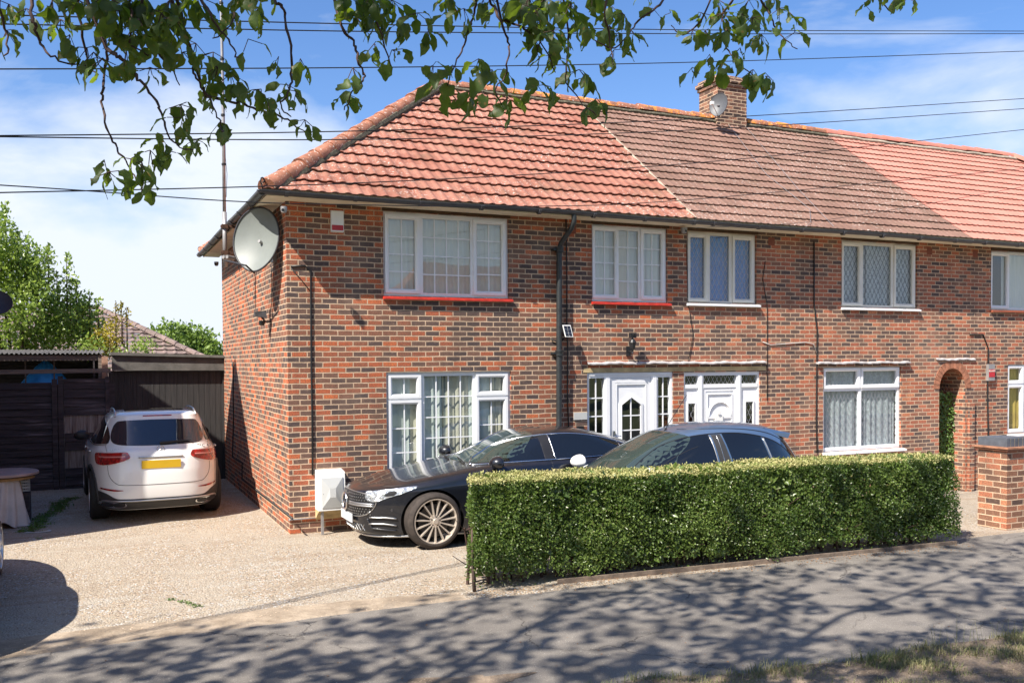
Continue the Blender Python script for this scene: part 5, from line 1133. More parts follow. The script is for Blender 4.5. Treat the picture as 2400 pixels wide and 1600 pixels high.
LC.patch('windscreen', catm([(-0.66, 1.05), (-0.58, 1.3), (-0.45, 1.43), (0, 1.45), (0.45, 1.43), (0.58, 1.3), (0.66, 1.05), (0, 1.02)], True, 3), 'x-', 0.004, 'screen_glass')
for ax in ('y-', 'y+'):
    LC.patch('side_window', catm([(1.45, 1.04), (1.85, 1.27), (2.3, 1.42), (3.4, 1.42), (3.95, 1.2), (4.0, 1.06)], False, 4), ax, 0.004, 'tint_glass'); LC.patch('headlight', catm([(0.12, 0.66), (0.2, 0.78), (0.5, 0.87), (0.48, 0.78), (0.28, 0.66)], True, 4), ax, 0.006, 'head_glass')
mirror(lcar, 1.55, -0.82, 1.08, -1, 'paint_brown'); lcar.scale = (1, 1, 0.93)

# ---------------------------------------------------------------- fittings on the walls
def dish(name, label, C_, nrm, rx, ry, mat, arm=True, wallp=None, rot=0.0, group=None):
    t = thing(name, label, 'satellite dish', (0, 0, 0), 0, group); C_ = Vector(C_); nrm = Vector(nrm).normalized(); u = Vector((0, 0, 1)).cross(nrm).normalized(); v = nrm.cross(u)
    b = MB(); n = 48; m_ = 7
    for k in range(m_+1):
        f = k/m_
        for j in range(n):
            an = 2*math.pi*j/n; sh = 1.0+0.05*max(0, -math.sin(an))**8
            b.vert(C_+u*(rx*f*math.cos(an))+v*(ry*f*math.sin(an)*sh)-nrm*(0.11*rx/0.4*(1-f*f)))
    for k in range(m_):
        for j in range(n): b.face((k*n+j, k*n+(j+1) % n, (k+1)*n+(j+1) % n, (k+1)*n+j))
    b.build('reflector', mat, t, smooth=True)
    b = MB(); ring_ = [C_+u*(rx*1.01*math.cos(2*math.pi*j/n))+v*(ry*1.01*math.sin(2*math.pi*j/n)*(1+0.05*max(0, -math.sin(2*math.pi*j/n))**8)) for j in range(n+1)]; b.tube(ring_, 0.013*rx/0.4, 6, cap=False); b.build('rim', 'lead_grey', t, smooth=True)
    return t, C_, nrm, u, v
# large dish by the corner, seen from its pale face; its bracket is bolted to the west wall
DC = Vector((-0.42, 1.30, 4.02))
# centre found where the photograph's dish line of sight crosses x = -0.42
d_ = ray(588, 548); tt_ = (-0.31-CAM.x)/d_.x; DC = CAM+d_*tt_
t, dC, dn, du, dv = dish('satellite_dish', 'large pale oval satellite dish fixed to the side wall under the eaves', DC, (-0.78, -0.62, 0.10), 0.40, 0.425, 'dish_grey')
b = MB(); b.tube([dC-dn*0.06-dv*0.02, dC-dn*0.20-dv*0.05, Vector((-0.02, DC.y+0.30, DC.z-0.12))], 0.022, 8); b.box(-0.05, -0.0, DC.y+0.2, DC.y+0.4, DC.z-0.28, DC.z+0.02); b.build('wall_bracket', 'galv', t)
LNB = CAM+ray(517, 590)*((-0.66-CAM.x)/ray(517, 590).x)
b = MB(); b.tube([dC-dv*0.47, dC-dv*0.40+dn*0.16, LNB+Vector((0, 0, -0.05))], 0.013, 8); b.build('feed_arm', 'lead_grey', t)
b = MB()
for dx_ in (-0.035, 0.035): b.tube([LNB+du*dx_, LNB+du*dx_-dn*0.12], [0.026, 0.034], 12)
b.build('receiver', 'galv', t, smooth=True, angle=40)
# aerial mast on its two rusty brackets
mb0 = CAM+ray(533, 628)*((-0.36-CAM.x)/ray(533, 628).x); MX, MY = -0.48, mb0.y-0.15
t = thing('aerial_mast', 'tall thin grey aerial mast rising past the gutter beside the big dish', 'mast', (MX, MY, 0)); P_ = Vector((MX, MY, 0))
b = MB(); b.tube([(0, 0, 3.78), (0, 0, 4.62)], 0.034, 12); b.build('mast_pole', 'galv', t, smooth=True)
b = MB(); b.tube([(0, 0, 4.62), (0.005, 0.005, 6.0), (0.0, 0, 7.0), (-0.01, 0, 8.3), (-0.012, 0, 9.4)], [0.026, 0.024, 0.021, 0.015, 0.009], 8); b.build('mast_tube', 'galv', t, smooth=True)
for z, w_ in ((4.0, 0.5), (4.40, 0.45)): b = MB(); b.box(-0.06, 0.47, -0.02, 0.02, z-0.018, z+0.018); b.box(-0.045, 0.045, -0.05, 0.05, z-0.03, z+0.03); b.build('mast_bracket', 'rust', t)
for z in (5.35, 6.1, 6.95, 7.8, 8.6): b = MB(); b.lathe([(0.0, z-0.02), (0.032, z-0.015), (0.032, z+0.015), (0.0, z+0.02)], 10, 'z'); b.build('mast_clip', 'cable_black', t)
b = MB(); b.tube([(0.03, 0, 4.85), (0.045, -0.02, 5.2), (0.028, 0, 5.45), (0.02, 0, 7.0), (0.012, 0, 9.0)], 0.004, 5); b.build('mast_cable', 'cable_black', t)
# small dish on the chimney
p = at(1650, 240, 2.72); t, c1, n1_, u1, v1 = dish('satellite_dish', 'small grey satellite dish strapped to the chimney', p, (-0.85, -0.45, 0.15), 0.19, 0.23, 'dish_dish')
b = MB(); b.tube([c1-n1_*0.02, Vector((c1.x+0.1, 3.14, c1.z-0.05))], 0.018, 8); b.build('wall_bracket', 'galv', t); b = MB(); b.tube([c1-v1*0.22, c1+n1_*0.26-v1*0.1], 0.01, 6); b.box(*(sum([[q-0.03, q+0.03] for q in (c1+n1_*0.28-v1*0.08)], []))); b.build('receiver', 'box_white', t)
# alarm box
t = thing('alarm_box', 'white burglar alarm box with a red lower band below the eaves', 'alarm box', (0.678, 0, 4.205))
b = MB(); w = 0.085; b.hexa([(-w, -0.055, -0.14), (w, -0.055, -0.14), (w, 0, -0.15), (-w, 0, -0.15), (-w, -0.055, 0.135), (w, -0.055, 0.135), (w, 0, 0.15), (-w, 0, 0.15)]); b.build('casing', 'box_white', t)
b = MB(); b.box(-w+0.008, w-0.008, -0.060, -0.0555, -0.125, -0.055); b.build('red_band', 'red_plastic', t)
# meter box on a post
t = thing('meter_box', 'white gas meter box with a panelled door at the house corner', 'meter box', (0.52, -0.0, -0.01)); t.scale = (0.90, 1.0, 0.93)
b = MB(); b.hexa([(-0.20, -0.23, 0.36), (0.20, -0.23, 0.36), (0.20, 0, 0.36), (-0.20, 0, 0.36), (-0.20, -0.20, 0.90), (0.20, -0.20, 0.90), (0.20, 0, 0.93), (-0.20, 0, 0.93)]); b.build('casing', 'box_white', t)
b = MB(); b.hexa([(-0.155, -0.236, 0.395), (0.165, -0.236, 0.395), (0.165, -0.21, 0.395), (-0.155, -0.21, 0.395), (-0.155, -0.214, 0.83), (0.165, -0.214, 0.83), (0.165, -0.19, 0.83), (-0.155, -0.19, 0.83)])
b.poly([(-0.155, -0.2362, 0.395), (0.165, -0.2362, 0.395), (0.05, -0.262, 0.55), (-0.04, -0.262, 0.55)]); b.poly([(-0.155, -0.2362, 0.395), (-0.04, -0.262, 0.55), (-0.04, -0.250, 0.68), (-0.155, -0.2142, 0.83)]); b.poly([(0.165, -0.2362, 0.395), (0.165, -0.2142, 0.83), (0.05, -0.250, 0.68), (0.05, -0.262, 0.55)]); b.poly([(-0.155, -0.2142, 0.83), (-0.04, -0.250, 0.68), (0.05, -0.250, 0.68), (0.165, -0.2142, 0.83)]); b.poly([(-0.04, -0.262, 0.55), (0.05, -0.262, 0.55), (0.05, -0.250, 0.68), (-0.04, -0.250, 0.68)])
dd_ = b.build('door', 'box_panel', t); b = MB(); b.disc((-0.13, -0.232, 0.60), 0.008, (0, -1, 0), 10); b.build('lock', 'plastic_black', dd_)
b = MB(); b.box(-0.16, -0.125, -0.20, -0.165, 0, 0.36); b.build('leg', 'galv', t)
b = MB(); b.hexa([(-0.20, -0.10, 0.28), (0.35, -0.10, 0.28), (0.35, 0, 0.20), (-0.20, 0, 0.20), (-0.20, -0.22, 0.355), (0.20, -0.22, 0.355), (0.20, 0, 0.355), (-0.20, 0, 0.355)]); b.build('underside_shroud', 'render_cream', t)
# flood light with sensor on the side wall
p = CAM+ray(600, 722)*((-0.14-CAM.x)/ray(600, 722).x)
t = thing('flood_light', 'small bronze flood light with motion sensor on the side wall', 'flood light', p)
b = MB(); b.hexa([(-0.09, -0.06, -0.03), (0.06, -0.10, -0.05), (0.07, 0.06, -0.05), (-0.08, 0.09, -0.03), (-0.10, -0.07, 0.03), (0.05, -0.11, 0.055), (0.06, 0.06, 0.055), (-0.09, 0.10, 0.03)]); b.build('lamp_head', 'gutter', t); b = MB(); b.tube([(0.0, 0, -0.03), (0.06, 0.03, -0.1), (0.14, 0.03, -0.1)], 0.015, 8); b.build('bracket', 'gutter', t)
b = MB(); b.lathe([(0, -0.16), (0.035, -0.155), (0.045, -0.12), (0.04, -0.09), (0, -0.085)], 14, 'z', (0.01, 0.02, 0)); b.build('sensor', 'pipe_iron', t, smooth=True)
# cctv cameras under the soffit
for (px, py, X_, lb) in ((652, 482, -0.12, 'small dark dome camera tucked under the corner soffit'), (497, 606, -0.16, 'small dark camera under the far end of the side soffit')):
    p = CAM+ray(px, py)*((X_-CAM.x)/ray(px, py).x); t = thing('security_camera', lb, 'camera', p, 0, 'cameras under the soffits')
    b = MB(); b.lathe([(0, -0.045), (0.03, -0.035), (0.042, 0), (0.042, 0.04), (0, 0.045)], 16, 'z'); b.build('camera_body', 'galv', t, smooth=True, angle=40); b = MB(); b.disc((-0.02, -0.044, -0.01), 0.02, (0, -1, 0), 12); b.build('lens', 'plastic_black', t)
p = at(1571, 530, -0.12); t = thing('security_camera', 'grey dome camera under the soffit between the two small upstairs windows', 'camera', p, 0, 'cameras under the soffits')
b = MB(); b.lathe([(0, -0.05), (0.035, -0.04), (0.05, 0), (0.055, 0.05), (0, 0.055)], 16, 'z'); b.build('camera_body', 'galv', t, smooth=True, angle=40); b = MB(); b.disc((0.0, -0.054, -0.01), 0.02, (0, -1, 0), 12); b.build('lens', 'plastic_black', t)
# solar panel lamp beside the down pipe
p = at(1303, 760, -0.13); t = thing('solar_panel', 'small solar panel in a pale frame beside the iron down pipe', 'solar panel', p)
b = MB(); b.hexa([(-0.065, -0.06, -0.09), (0.075, -0.05, -0.09), (0.075, -0.04, -0.09), (-0.065, -0.05, -0.09), (-0.08, 0.0, 0.09), (0.06, 0.01, 0.09), (0.06, 0.02, 0.09), (-0.08, 0.01, 0.09)]); b.build('panel_frame', 'box_white', t)
b = MB(); 
for i in range(2):
    for j in range(3):
        def q_(u, v): return Vector((-0.065-0.015*v+0.14*u, -0.0635+0.01*u+0.06*v, -0.09+0.18*v))
        u0, v0 = 0.08+0.43*i, 0.06+0.30*j; b.quad(q_(u0, v0), q_(u0+0.40, v0), q_(u0+0.40, v0+0.27), q_(u0, v0+0.27))
b.build('solar_cell', 'solar', t); b = MB(); b.box(-0.10, -0.02, 0.0, 0.12, -0.02, 0.05); b.build('battery_case', 'plastic_black', t)
# wall lantern over the first door
p = at(1453, 792, -0.14); t = thing('wall_lantern', 'ornate black wall lantern above the first white door', 'lantern', p)
b = MB(); b.tube([(0, 0.13, -0.10), (0, 0.02, -0.11), (0.0, 0.0, -0.05), (0, 0, 0.02)], 0.012, 8); b.box(-0.035, 0.035, 0.115, 0.137, -0.17, -0.02); b.lathe([(0, -0.14), (0.02, -0.13), (0.012, -0.10), (0.045, -0.05), (0.05, -0.02), (0.058, 0.035)], 6, 'z'); b.build('lantern_cage', 'plastic_black', t)
b = MB(); b.lathe([(0.065, 0.035), (0.055, 0.05), (0.03, 0.09), (0.012, 0.10), (0.014, 0.115), (0, 0.12)], 12, 'z'); b.build('lantern_cap', 'plastic_black', t)
b = MB(); b.box(-0.05, 0.05, -0.035, 0.03, 0.11, 0.19); b.lathe([(0, 0.0), (0.03, 0.01), (0.036, 0.04), (0, 0.06)], 10, 'z', (0, -0.03, 0.13)); b.build('sensor', 'plastic_black', t)
# letter plaque beside the door (wording not legible)
p = at(1338, 955, -0.012); b = MB(); b.box(p.x-0.15, p.x+0.08, -0.016, -0.002, p.z-0.055, p.z+0.055); tag(b.build('wall_plaque', 'box_panel', None), 'plain grey plaque on the brickwork left of the first door', 'plaque')
b = MB(); b.box(4.35, 4.47, -0.03, -0.002, 1.22, 1.30); tag(b.build('doorbell', 'plastic_black', None), 'small dark doorbell box at the left of the first door', 'doorbell')
# alarm box by the alley
p = at(2275, 855, -0.03); t = thing('alarm_box', 'slim grey and red alarm box beside the brick arch', 'alarm box', p)
b = MB(); b.box(-0.085, 0.085, -0.03, 0.029, -0.16, 0.16); b.build('casing', 'galv', t); b = MB(); b.box(-0.08, 0.08, -0.036, -0.031, -0.09, 0.06); b.build('red_band', 'red_plastic', t)
o = lettering('ALARM', 0.052, t, (0, -0.037, 0.01), 'upvc_cream'); o.rotation_euler = (R(90), 0, 0)
# cables on the walls
def cable(pts, r, mat, label, Y=-0.012, planeX=False, name='wall_cable'):
    P_ = []
    for q in pts:
        if len(q) == 3: P_.append(Vector(q))
        elif planeX: d = ray(*q); P_.append(CAM+d*((-0.015-CAM.x)/d.x))
        else: P_.append(at(q[0], q[1], Y))
    b = MB(); b.tube(P_, r, 6); return tag(b.build(name, mat, None, smooth=True), label, 'cable', 'cables clipped to the brickwork')
cable([(668, 612), (700, 610), (714, 622), (714, 700), (715, 850), (717, 960), (718, 1090)], 0.013, 'cable_black', 'thick black cable running down the front wall near the house corner')
cable([(668, 615), (690, 640), (712, 668)], 0.006, 'cable_black', 'thin black cable slanting from the corner to the thick black one')
cable([(1300, 500), (1302, 620), (1302, 740), (1304, 800), (1303, 900), (1306, 985)], 0.010, 'cable_black', 'black cable just right of the iron down pipe', -0.02)
cable([(1265, 778), (1280, 785), (1292, 782), (1296, 775)], 0.010, 'cable_black', 'short black cable looped behind the iron down pipe', -0.02)
cable([(1870, 555), (1870, 700), (1877, 760), (1876, 860), (1875, 960), (1877, 1040)], 0.012, 'cable_black', 'black cable running down between the middle house windows')
cable([(1752, 785), (1770, 792), (1850, 786), (1868, 790), (1878, 815)], 0.008, 'cable_white', 'white cable bending along the wall above the second door')
cable([(1758, 600), (1752, 640), (1762, 700), (1762, 790), (1762, 920)], 0.006, 'cable_black', 'thin black cable between the second door and the leaded window')
cable([(2228, 768), (2258, 768), (2270, 800), (2268, 900), (2270, 1000), (2274, 1080)], 0.014, 'cable_black', 'thick black cable down the wall right of the brick arch')
cable([(1577, 560), (1580, 690), (1592, 770), (1580, 835)], 0.005, 'cable_black', 'thin wavering cable between the two front doors')
cable([(535, 830), (536, 960), (534, 1050), (556, 1062), (556, 1100), (672, 1190)], 0.012, 'cable_black', 'dark pipe stepping down the side wall towards the corner', planeX=True)
cable([(624, 612), (624, 700), (626, 730)], 0.006, 'cable_black', 'thin cable from the big dish down to the flood light', planeX=True)
cable([(-0.02, -0.02, 0.205), (0.0, -0.018, 0.205), (0.7, -0.018, 0.205)], 0.011, 'galv', 'thin grey pipe low on the front wall behind the meter box')

# ---------------------------------------------------------------- overhead lines (run between poles outside the picture)
def line(pts, r, label, Y0, Y1, ext=6):
    x0, x1 = pts[0][0], pts[-1][0]
    q = catm(pts, False, 6); P_ = [at(x, y, Y0+(Y1-Y0)*(x-x0)/(x1-x0)) for x, y in q]
    a, z = P_[0], P_[-1]; P_ = ([a+(a-P_[4])*ext] if ext else [])+P_+[z+(z-P_[-5])*6]
    b = MB(); b.tube(P_, r, 6); tag(b.build('overhead_wire', 'cable_black', None, smooth=True), label, 'wire', 'overhead wires crossing the sky')
line([(-20, 34), (784, 55), (1568, 69), (2380, 72)], 0.0055, 'highest overhead wire, crossing the top of the sky', -4.6, -2.0)
line([(-20, 55), (784, 72), (1568, 78), (2380, 78)], 0.0055, 'second highest overhead wire, just below the top one', -4.6, -2.0)
line([(-20, 159), (784, 156), (1568, 144), (2380, 117)], 0.0055, 'single overhead wire passing above the chimney', -4.6, -2.0)
line([(-20, 312), (784, 302), (1568, 275), (2380, 225)], 0.0055, 'overhead wire crossing in front of the ridge and chimney foot', -4.6, -2.0)
line([(-20, 314), (784, 321), (1568, 300), (2380, 248)], 0.0055, 'overhead wire crossing the orange tiles under the ridge', -4.6, -2.0)
line([(-20, 443), (784, 422), (1568, 377), (2380, 295)], 0.0055, 'overhead wire slanting up across the middle of the roofs', -4.6, -2.0)
line([(-20, 424), (180, 437), (530, 462), (784, 470), (1200, 474), (1568, 460), (2380, 385)], 0.0050, 'lowest overhead wire, dipping along the eaves', -4.6, -2.0)
line([(1600, 523), (1900, 505), (2380, 424)], 0.0040, 'faint thin wire rising from the eaves across the pink roof', -0.6, -1.5, 0)
for L_, lb in (([(1655, 262), (1760, 400), (1860, 480), (1862, 510), (1850, 522)], 'loose pale aerial lead lying down the brown tiles'), ([(1700, 275), (1830, 430), (1915, 520)], 'second pale lead lying down the brown tiles')):
    P_ = []
    for (x, y) in L_:
        d = ray(x, y); nn_ = (RZ-EZT)/(RY-EY); t_ = (EZT+0.06+nn_*(CAM.y-EY)-CAM.z)/(d.z-nn_*d.y); P_.append(CAM+d*t_)
    b = MB(); b.tube([tuple(p) for p in P_], 0.0035, 5); tag(b.build('aerial_lead', 'galv', None), lb, 'cable', 'leads on the brown roof')

# ---------------------------------------------------------------- hedge
def box_points(n, x0, x1, y0, y1, z0, z1, faces):
    P = []; N = []; ar = {'f': (x1-x0)*(z1-z0), 'b': (x1-x0)*(z1-z0), 't': (x1-x0)*(y1-y0), 'l': (y1-y0)*(z1-z0), 'r': (y1-y0)*(z1-z0)}; tot = sum(ar[k] for k in faces)
    for k in faces:
        m_ = int(n*ar[k]/tot); u = rng.random(m_); v = rng.random(m_)
        if k in 'fb': p = np.stack([x0+(x1-x0)*u, np.full(m_, y0 if k == 'f' else y1), z0+(z1-z0)*v], 1); nn_ = (0, -1 if k == 'f' else 1, 0)
        elif k == 't': p = np.stack([x0+(x1-x0)*u, y0+(y1-y0)*v, np.full(m_, z1)], 1); nn_ = (0, 0, 1)
        else: p = np.stack([np.full(m_, x0 if k == 'l' else x1), y0+(y1-y0)*u, z0+(z1-z0)*v], 1); nn_ = (-1 if k == 'l' else 1, 0, 0)
        P.append(p); N.append(np.tile(nn_, (m_, 1)))
    return np.concatenate(P), np.concatenate(N).astype(float)
HGL = (1.02, -3.86); HGR = (7.34, -4.33); hang = math.atan2(HGR[1]-HGL[1], HGR[0]-HGL[0]); HLn = math.hypot(HGR[0]-HGL[0], HGR[1]-HGL[1]); HH = 1.07; HT = 0.62
hedge = thing('clipped_hedge', 'long box-clipped green hedge between the pavement and the parked cars', 'hedge', (HGL[0], HGL[1], 0), hang)
def lump(P, N):      # gentle unevenness of the clipped surface
    x, y, z = P.T; d = 0.034*np.sin(x*2.1+z*3)+0.026*np.sin(x*5.3-z*4+1)+0.016*np.sin(x*11+z*9)+0.014*np.sin(x*19+z*17); return P+N*d[:, None]
P, N = box_points(82000, 0.02, HLn, 0.0, HT, 0.0, HH, 'fflbr')
x, z = P[:, 0], P[:, 2]; hole = 0.13+0.07*np.sin(x*3.1)+0.05*np.sin(x*7.7+1)+0.04*np.sin(x*17); keep = rng.random(len(P)) < np.clip((z-hole*0.55)/0.12, 0.03, 1)
thin = np.sin(x*1.7+z*2.2)*np.sin(x*4.1-z*5.0+2)*np.sin(z*9+x*2); keep &= rng.random(len(P)) < np.where(thin > 0.3, 0.30, 1.0)
P, N = P[keep], N[keep]; P = lump(P, N)-N*(rng.random(len(P))**1.6*0.075)[:, None]
P[:, 0] += P[:, 1]*0.34*np.clip(1-P[:, 0]/1.5, 0, 1); bul = 0.03*np.exp(-((P[:, 2]-0.45)/0.3)**2); P[:, 1] -= bul*(N[:, 1] < 0)
D = unit(N*0.35+rng.normal(0, 0.75, P.shape)+np.array([0, 0, 0.25])); NN = unit(N*1.0+rng.normal(0, 0.55, P.shape))
scatter('foliage', P, D, NN, 0.018+0.022*rng.random(len(P)), TL2, 'leaf_hedge', hedge)
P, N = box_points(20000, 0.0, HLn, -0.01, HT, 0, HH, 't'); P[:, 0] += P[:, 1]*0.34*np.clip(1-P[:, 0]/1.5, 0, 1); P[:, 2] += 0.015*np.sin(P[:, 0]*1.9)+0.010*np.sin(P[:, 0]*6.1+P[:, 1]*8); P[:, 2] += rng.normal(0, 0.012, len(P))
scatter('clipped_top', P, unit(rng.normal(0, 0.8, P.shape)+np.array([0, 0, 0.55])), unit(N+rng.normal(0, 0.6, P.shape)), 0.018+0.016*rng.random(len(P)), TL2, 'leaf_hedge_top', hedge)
b = MB()     # twiggy dark inside
for i in range(64):
    xa = 0.10+(HLn-0.2)*i/63+random.uniform(-0.03, 0.03); ya = HT/2+random.uniform(-0.12, 0.12); P_ = [(xa, ya, -0.02), (xa+random.uniform(-.04, .04), ya+random.uniform(-.04, .04), 0.25)]
    b.tube(P_+[(xa+random.uniform(-.1, .1), ya+random.uniform(-.1, .1), 0.6)], [0.018, 0.014, 0.008], 6)
    for k in range(7): z0_ = random.uniform(0.12, 0.6); b.tube([(xa, ya, z0_), (xa+random.uniform(-.22, .22), ya-random.uniform(0.1, 0.26), z0_+random.uniform(.05, .35))], [0.006, 0.003], 4, False)
b.build('stem', 'twig_bark', hedge)
P, N = box_points(16000, 0.10, HLn-0.10, 0.10, HT-0.10, 0.16, HH-0.06, 'ftlbr'); P += rng.normal(0, 0.02, P.shape); P[:, 0] += P[:, 1]*0.34*np.clip(1-P[:, 0]/1.5, 0, 1)
scatter('inner_foliage', P, unit(rng.normal(0, 1, P.shape)), unit(N+rng.normal(0, 0.3, P.shape)), 0.075+0.03*rng.random(len(P)), TL2, 'leaf_hedge', hedge)
b = MB()
for i in range(3): xa = HGL[0]+0.05+i*2.12; pass
b.box(0.95, HLn-0.05, -0.06, -0.035, -0.02, 0.05); tag(b.build('edging_board', 'kerb_board', None), 'old timber edging board along the foot of the hedge', 'edging'); bpy.data.objects['edging_board'].location = (HGL[0], HGL[1], 0); bpy.data.objects['edging_board'].rotation_euler = (0, 0, hang)
# dead stump post at the near corner of the hedge
b = MB(); b.tube([(1.075, -3.885, -0.02), (1.06, -3.885, 0.2), (1.06, -3.86, 0.62)], [0.022, 0.017, 0.010], 8); tag(b.build('wooden_stake', 'bark', None, smooth=True), 'weathered stake at the near left corner of the hedge', 'stake')

# ---------------------------------------------------------------- garden pier at the right
PX, PY = 8.668, -4.012
pier = thing('brick_pier', 'square brick garden pier with a dark blue brick coping at the right edge', 'pier', (PX, PY, 0))
b = MB(); b.box(0, 0.46, 0, 0.44, -0.1, 1.06); b.build('shaft', 'brick_pier', pier)
b = MB(); b.box(-0.035, 0.495, -0.035, 0.475, 1.06, 1.085); b.box(-0.055, 0.515, -0.055, 0.495, 1.087, 1.11); b.build('tile_creasing', 'tile_brown_plain', pier) if 'tile_brown_plain' in M else b.build('tile_creasing', plain('tile_brown_plain', (0.36, 0.17, 0.10), 0.9, var=0.4, nscale=9), pier)
b = MB()
for i in range(6): b.box(-0.0+0.078*i, 0.064+0.078*i, -0.0, 0.44, 1.112, 1.225)
b.build('coping', 'coping_blue', pier)
b = MB(); b.box(0.008, 0.448, 0.006, 0.434, 1.111, 1.219); b.build('coping_mortar', 'render_cream', pier)
gw = thing('garden_wall', 'low brick garden wall running right from the pier, outside the edge', 'wall', (PX+0.46, PY+0.1, 0)); b = MB(); b.box(0.002, 6, 0, 0.22, -0.3, 0.9); b.build('brickwork', 'brick_pier', gw); b = MB(); b.box(0.002, 6.0, -0.03, 0.25, 0.902, 0.97); b.build('coping', 'coping_blue', gw)

# ---------------------------------------------------------------- alley trellis with ivy
t = thing('ivy_trellis', 'expanding willow trellis covered with small pale leaves in the brick arch', 'trellis', (12.12, 0.30, -0.25))
b = MB(); W_, H_ = 0.66, 2.02
for sg in (1, -1):
    k = -30
    while k < 30:
        c = clip_seg((k*0.085-sg*3, -5.4), (k*0.085+sg*3, 5.4+0), (0.0, W_, 0.0, H_))
        if c: (a0, z0_), (a1, z1_) = c; b.tube([(a0, 0.008*sg, z0_), (a1, 0.008*sg, z1_)], 0.006, 4, False)
        k += 1
b.build('lattice', 'trellis_wood', t)
n = 1500; P = np.stack([rng.random(n)*W_, -0.02-rng.random(n)*0.05, rng.random(n)**0.85*(H_-0.12)], 1); scatter('ivy', P, unit(rng.normal(0, 0.6, P.shape)+np.array([0, -0.3, -0.4])), unit(np.tile([-0.3, -1, 0.2], (n, 1))+rng.normal(0, 0.4, P.shape)), 0.045+0.025*rng.random(n), TL2, 'leaf_ivy', t)

# ---------------------------------------------------------------- garage, fence, shed
GYP = 6.62
gar = thing('garage', 'black boarded garage with a thick felt fascia filling the end of the drive', 'garage', (0, 0, 0))
b = MB()
xs_ = np.arange(-2.02, -0.05, 0.103)
for xx in xs_: b.box(xx, min(xx+0.0985, -0.03), GYP, GYP+0.025, -0.02, 2.15)
b.build('door', 'garage_wood', gar)
b = MB(); b.box(-2.10, -2.022, GYP-0.03, GYP+0.06, -0.02, 2.17); b.box(-0.028, -0.003, GYP-0.03, GYP+0.04, -0.02, 2.17); b.box(-2.02, -0.03, GYP+0.03, GYP+0.06, -0.02, 2.17); b.build('door_frame', 'garage_wood', gar)
b = MB(); b.hexa([(-2.04, GYP-0.10, 2.175), (-0.003, GYP-0.10, 2.155), (-0.003, GYP-0.02, 2.155), (-2.04, GYP-0.02, 2.175), (-2.04, GYP-0.07, 2.46), (-0.003, GYP-0.07, 2.40), (-0.003, GYP-0.0, 2.40), (-2.04, GYP, 2.46)]); b.build('fascia', 'felt', gar)
b = MB(); b.hexa([(-2.05, GYP-0.13, 2.465), (-0.003, GYP-0.13, 2.405), (-0.003, GYP+5, 2.42), (-2.05, GYP+5, 2.48), (-2.05, GYP-0.12, 2.52), (-0.003, GYP-0.12, 2.455), (-0.003, GYP+5, 2.47), (-2.05, GYP+5, 2.535)]); b.build('flat_roof', 'felt', gar)
b = MB(); b.box(-2.21, -2.105, GYP+0.02, GYP+5, -0.1, 2.44); b.box(-0.10, -0.003, GYP+0.3, GYP+5, -0.1, 2.38); b.build('side_wall', 'wall_peeling', gar)
b = MB(); b.box(-2.00, -1.985, GYP-0.012, GYP-0.001, 1.30, 1.40); b.build('latch', 'box_white', gar)
fy = 6.45
fen = thing('timber_gate', 'blackened timber gate and fence with horizontal boards, broken open behind the white car', 'gate', (0, 0, 0))
def boards(name, x0, x1, z0, z1, n, y, mat='fence_wood', skip=()):
    b = MB(); h = (z1-z0)/n
    for i in range(n):
        if i in skip: continue
        yy = y+random.uniform(-0.004, 0.004); b.hexa([(x0, yy-0.022, z0+i*h+0.002), (x1, yy-0.022, z0+i*h+random.uniform(0, 0.006)), (x1, yy, z0+i*h), (x0, yy, z0+i*h), (x0, yy-0.008, z0+(i+1)*h-0.004), (x1, yy-0.008, z0+(i+1)*h-0.004), (x1, yy+0.01, z0+(i+1)*h-0.004), (x0, yy+0.01, z0+(i+1)*h-0.004)])
    return b.build(name, mat, fen)
boards('fence_panel', -5.2, -3.06, -0.10, 1.97, 17, fy)
boards('gate_panel', -2.86, -2.16, 0.06, 2.00, 12, fy, skip=(2, 3, 6, 7))
b = MB(); b.box(-2.90, -2.13, fy+0.012, fy+0.02, 0.05, 1.99); b.build('gate_backing', 'ply', fen)
b = MB(); b.box(-5.2, -2.0, fy+0.055, fy+0.07, -0.3, 1.93); b.build('fence_light_block', 'fence_wood', fen)  # added sheet that stops light from behind showing between the boards
b = MB(); b.box(-3.055, -2.965, fy-0.05, fy+0.05, -0.1, 2.03); b.build('post', 'fence_wood', fen)
b = MB(); b.box(-2.955, -2.87, fy-0.045, fy+0.035, -0.05, 2.08); b.build('post', 'fence_wood', fen)
b = MB(); b.box(-2.158, -2.09, fy-0.045, fy+0.04, -0.05, 2.06); b.build('post', 'fence_wood', fen)
b = MB(); b.box(-2.868, -2.16, fy-0.03, fy+0.02, 1.98, 2.03); b.box(-2.868, -2.16, fy-0.03, fy+0.02, -0.03, 0.05); b.build('rail', 'fence_wood', fen)
b = MB(); b.hexa([(-5.2, fy-0.06, 2.12), (-2.06, fy-0.06, 2.14), (-2.06, fy-0.03, 2.14), (-5.2, fy-0.03, 2.12), (-5.2, fy-0.06, 2.20), (-2.06, fy-0.06, 2.215), (-2.06, fy-0.03, 2.215), (-5.2, fy-0.03, 2.20)]); b.build('top_rail', 'timber_grey', fen)
sh = thing('lean_to_shed', 'open-fronted lean-to shed with a corrugated roof behind the fence', 'shed', (0, 0, 0))
b = MB(); n = 120
for j, yy in enumerate((fy+0.20, fy+2.6)):
    for i in range(n+1): xx = -5.4+3.25*i/n; b.vert((xx, yy, 2.50+0.10*j+0.022*math.sin(2*math.pi*xx/0.076)))
for i in range(n): b.face((i, i+1, n+2+i, n+1+i))
b.build('corrugated_roof', 'shed_roof', sh, smooth=True)
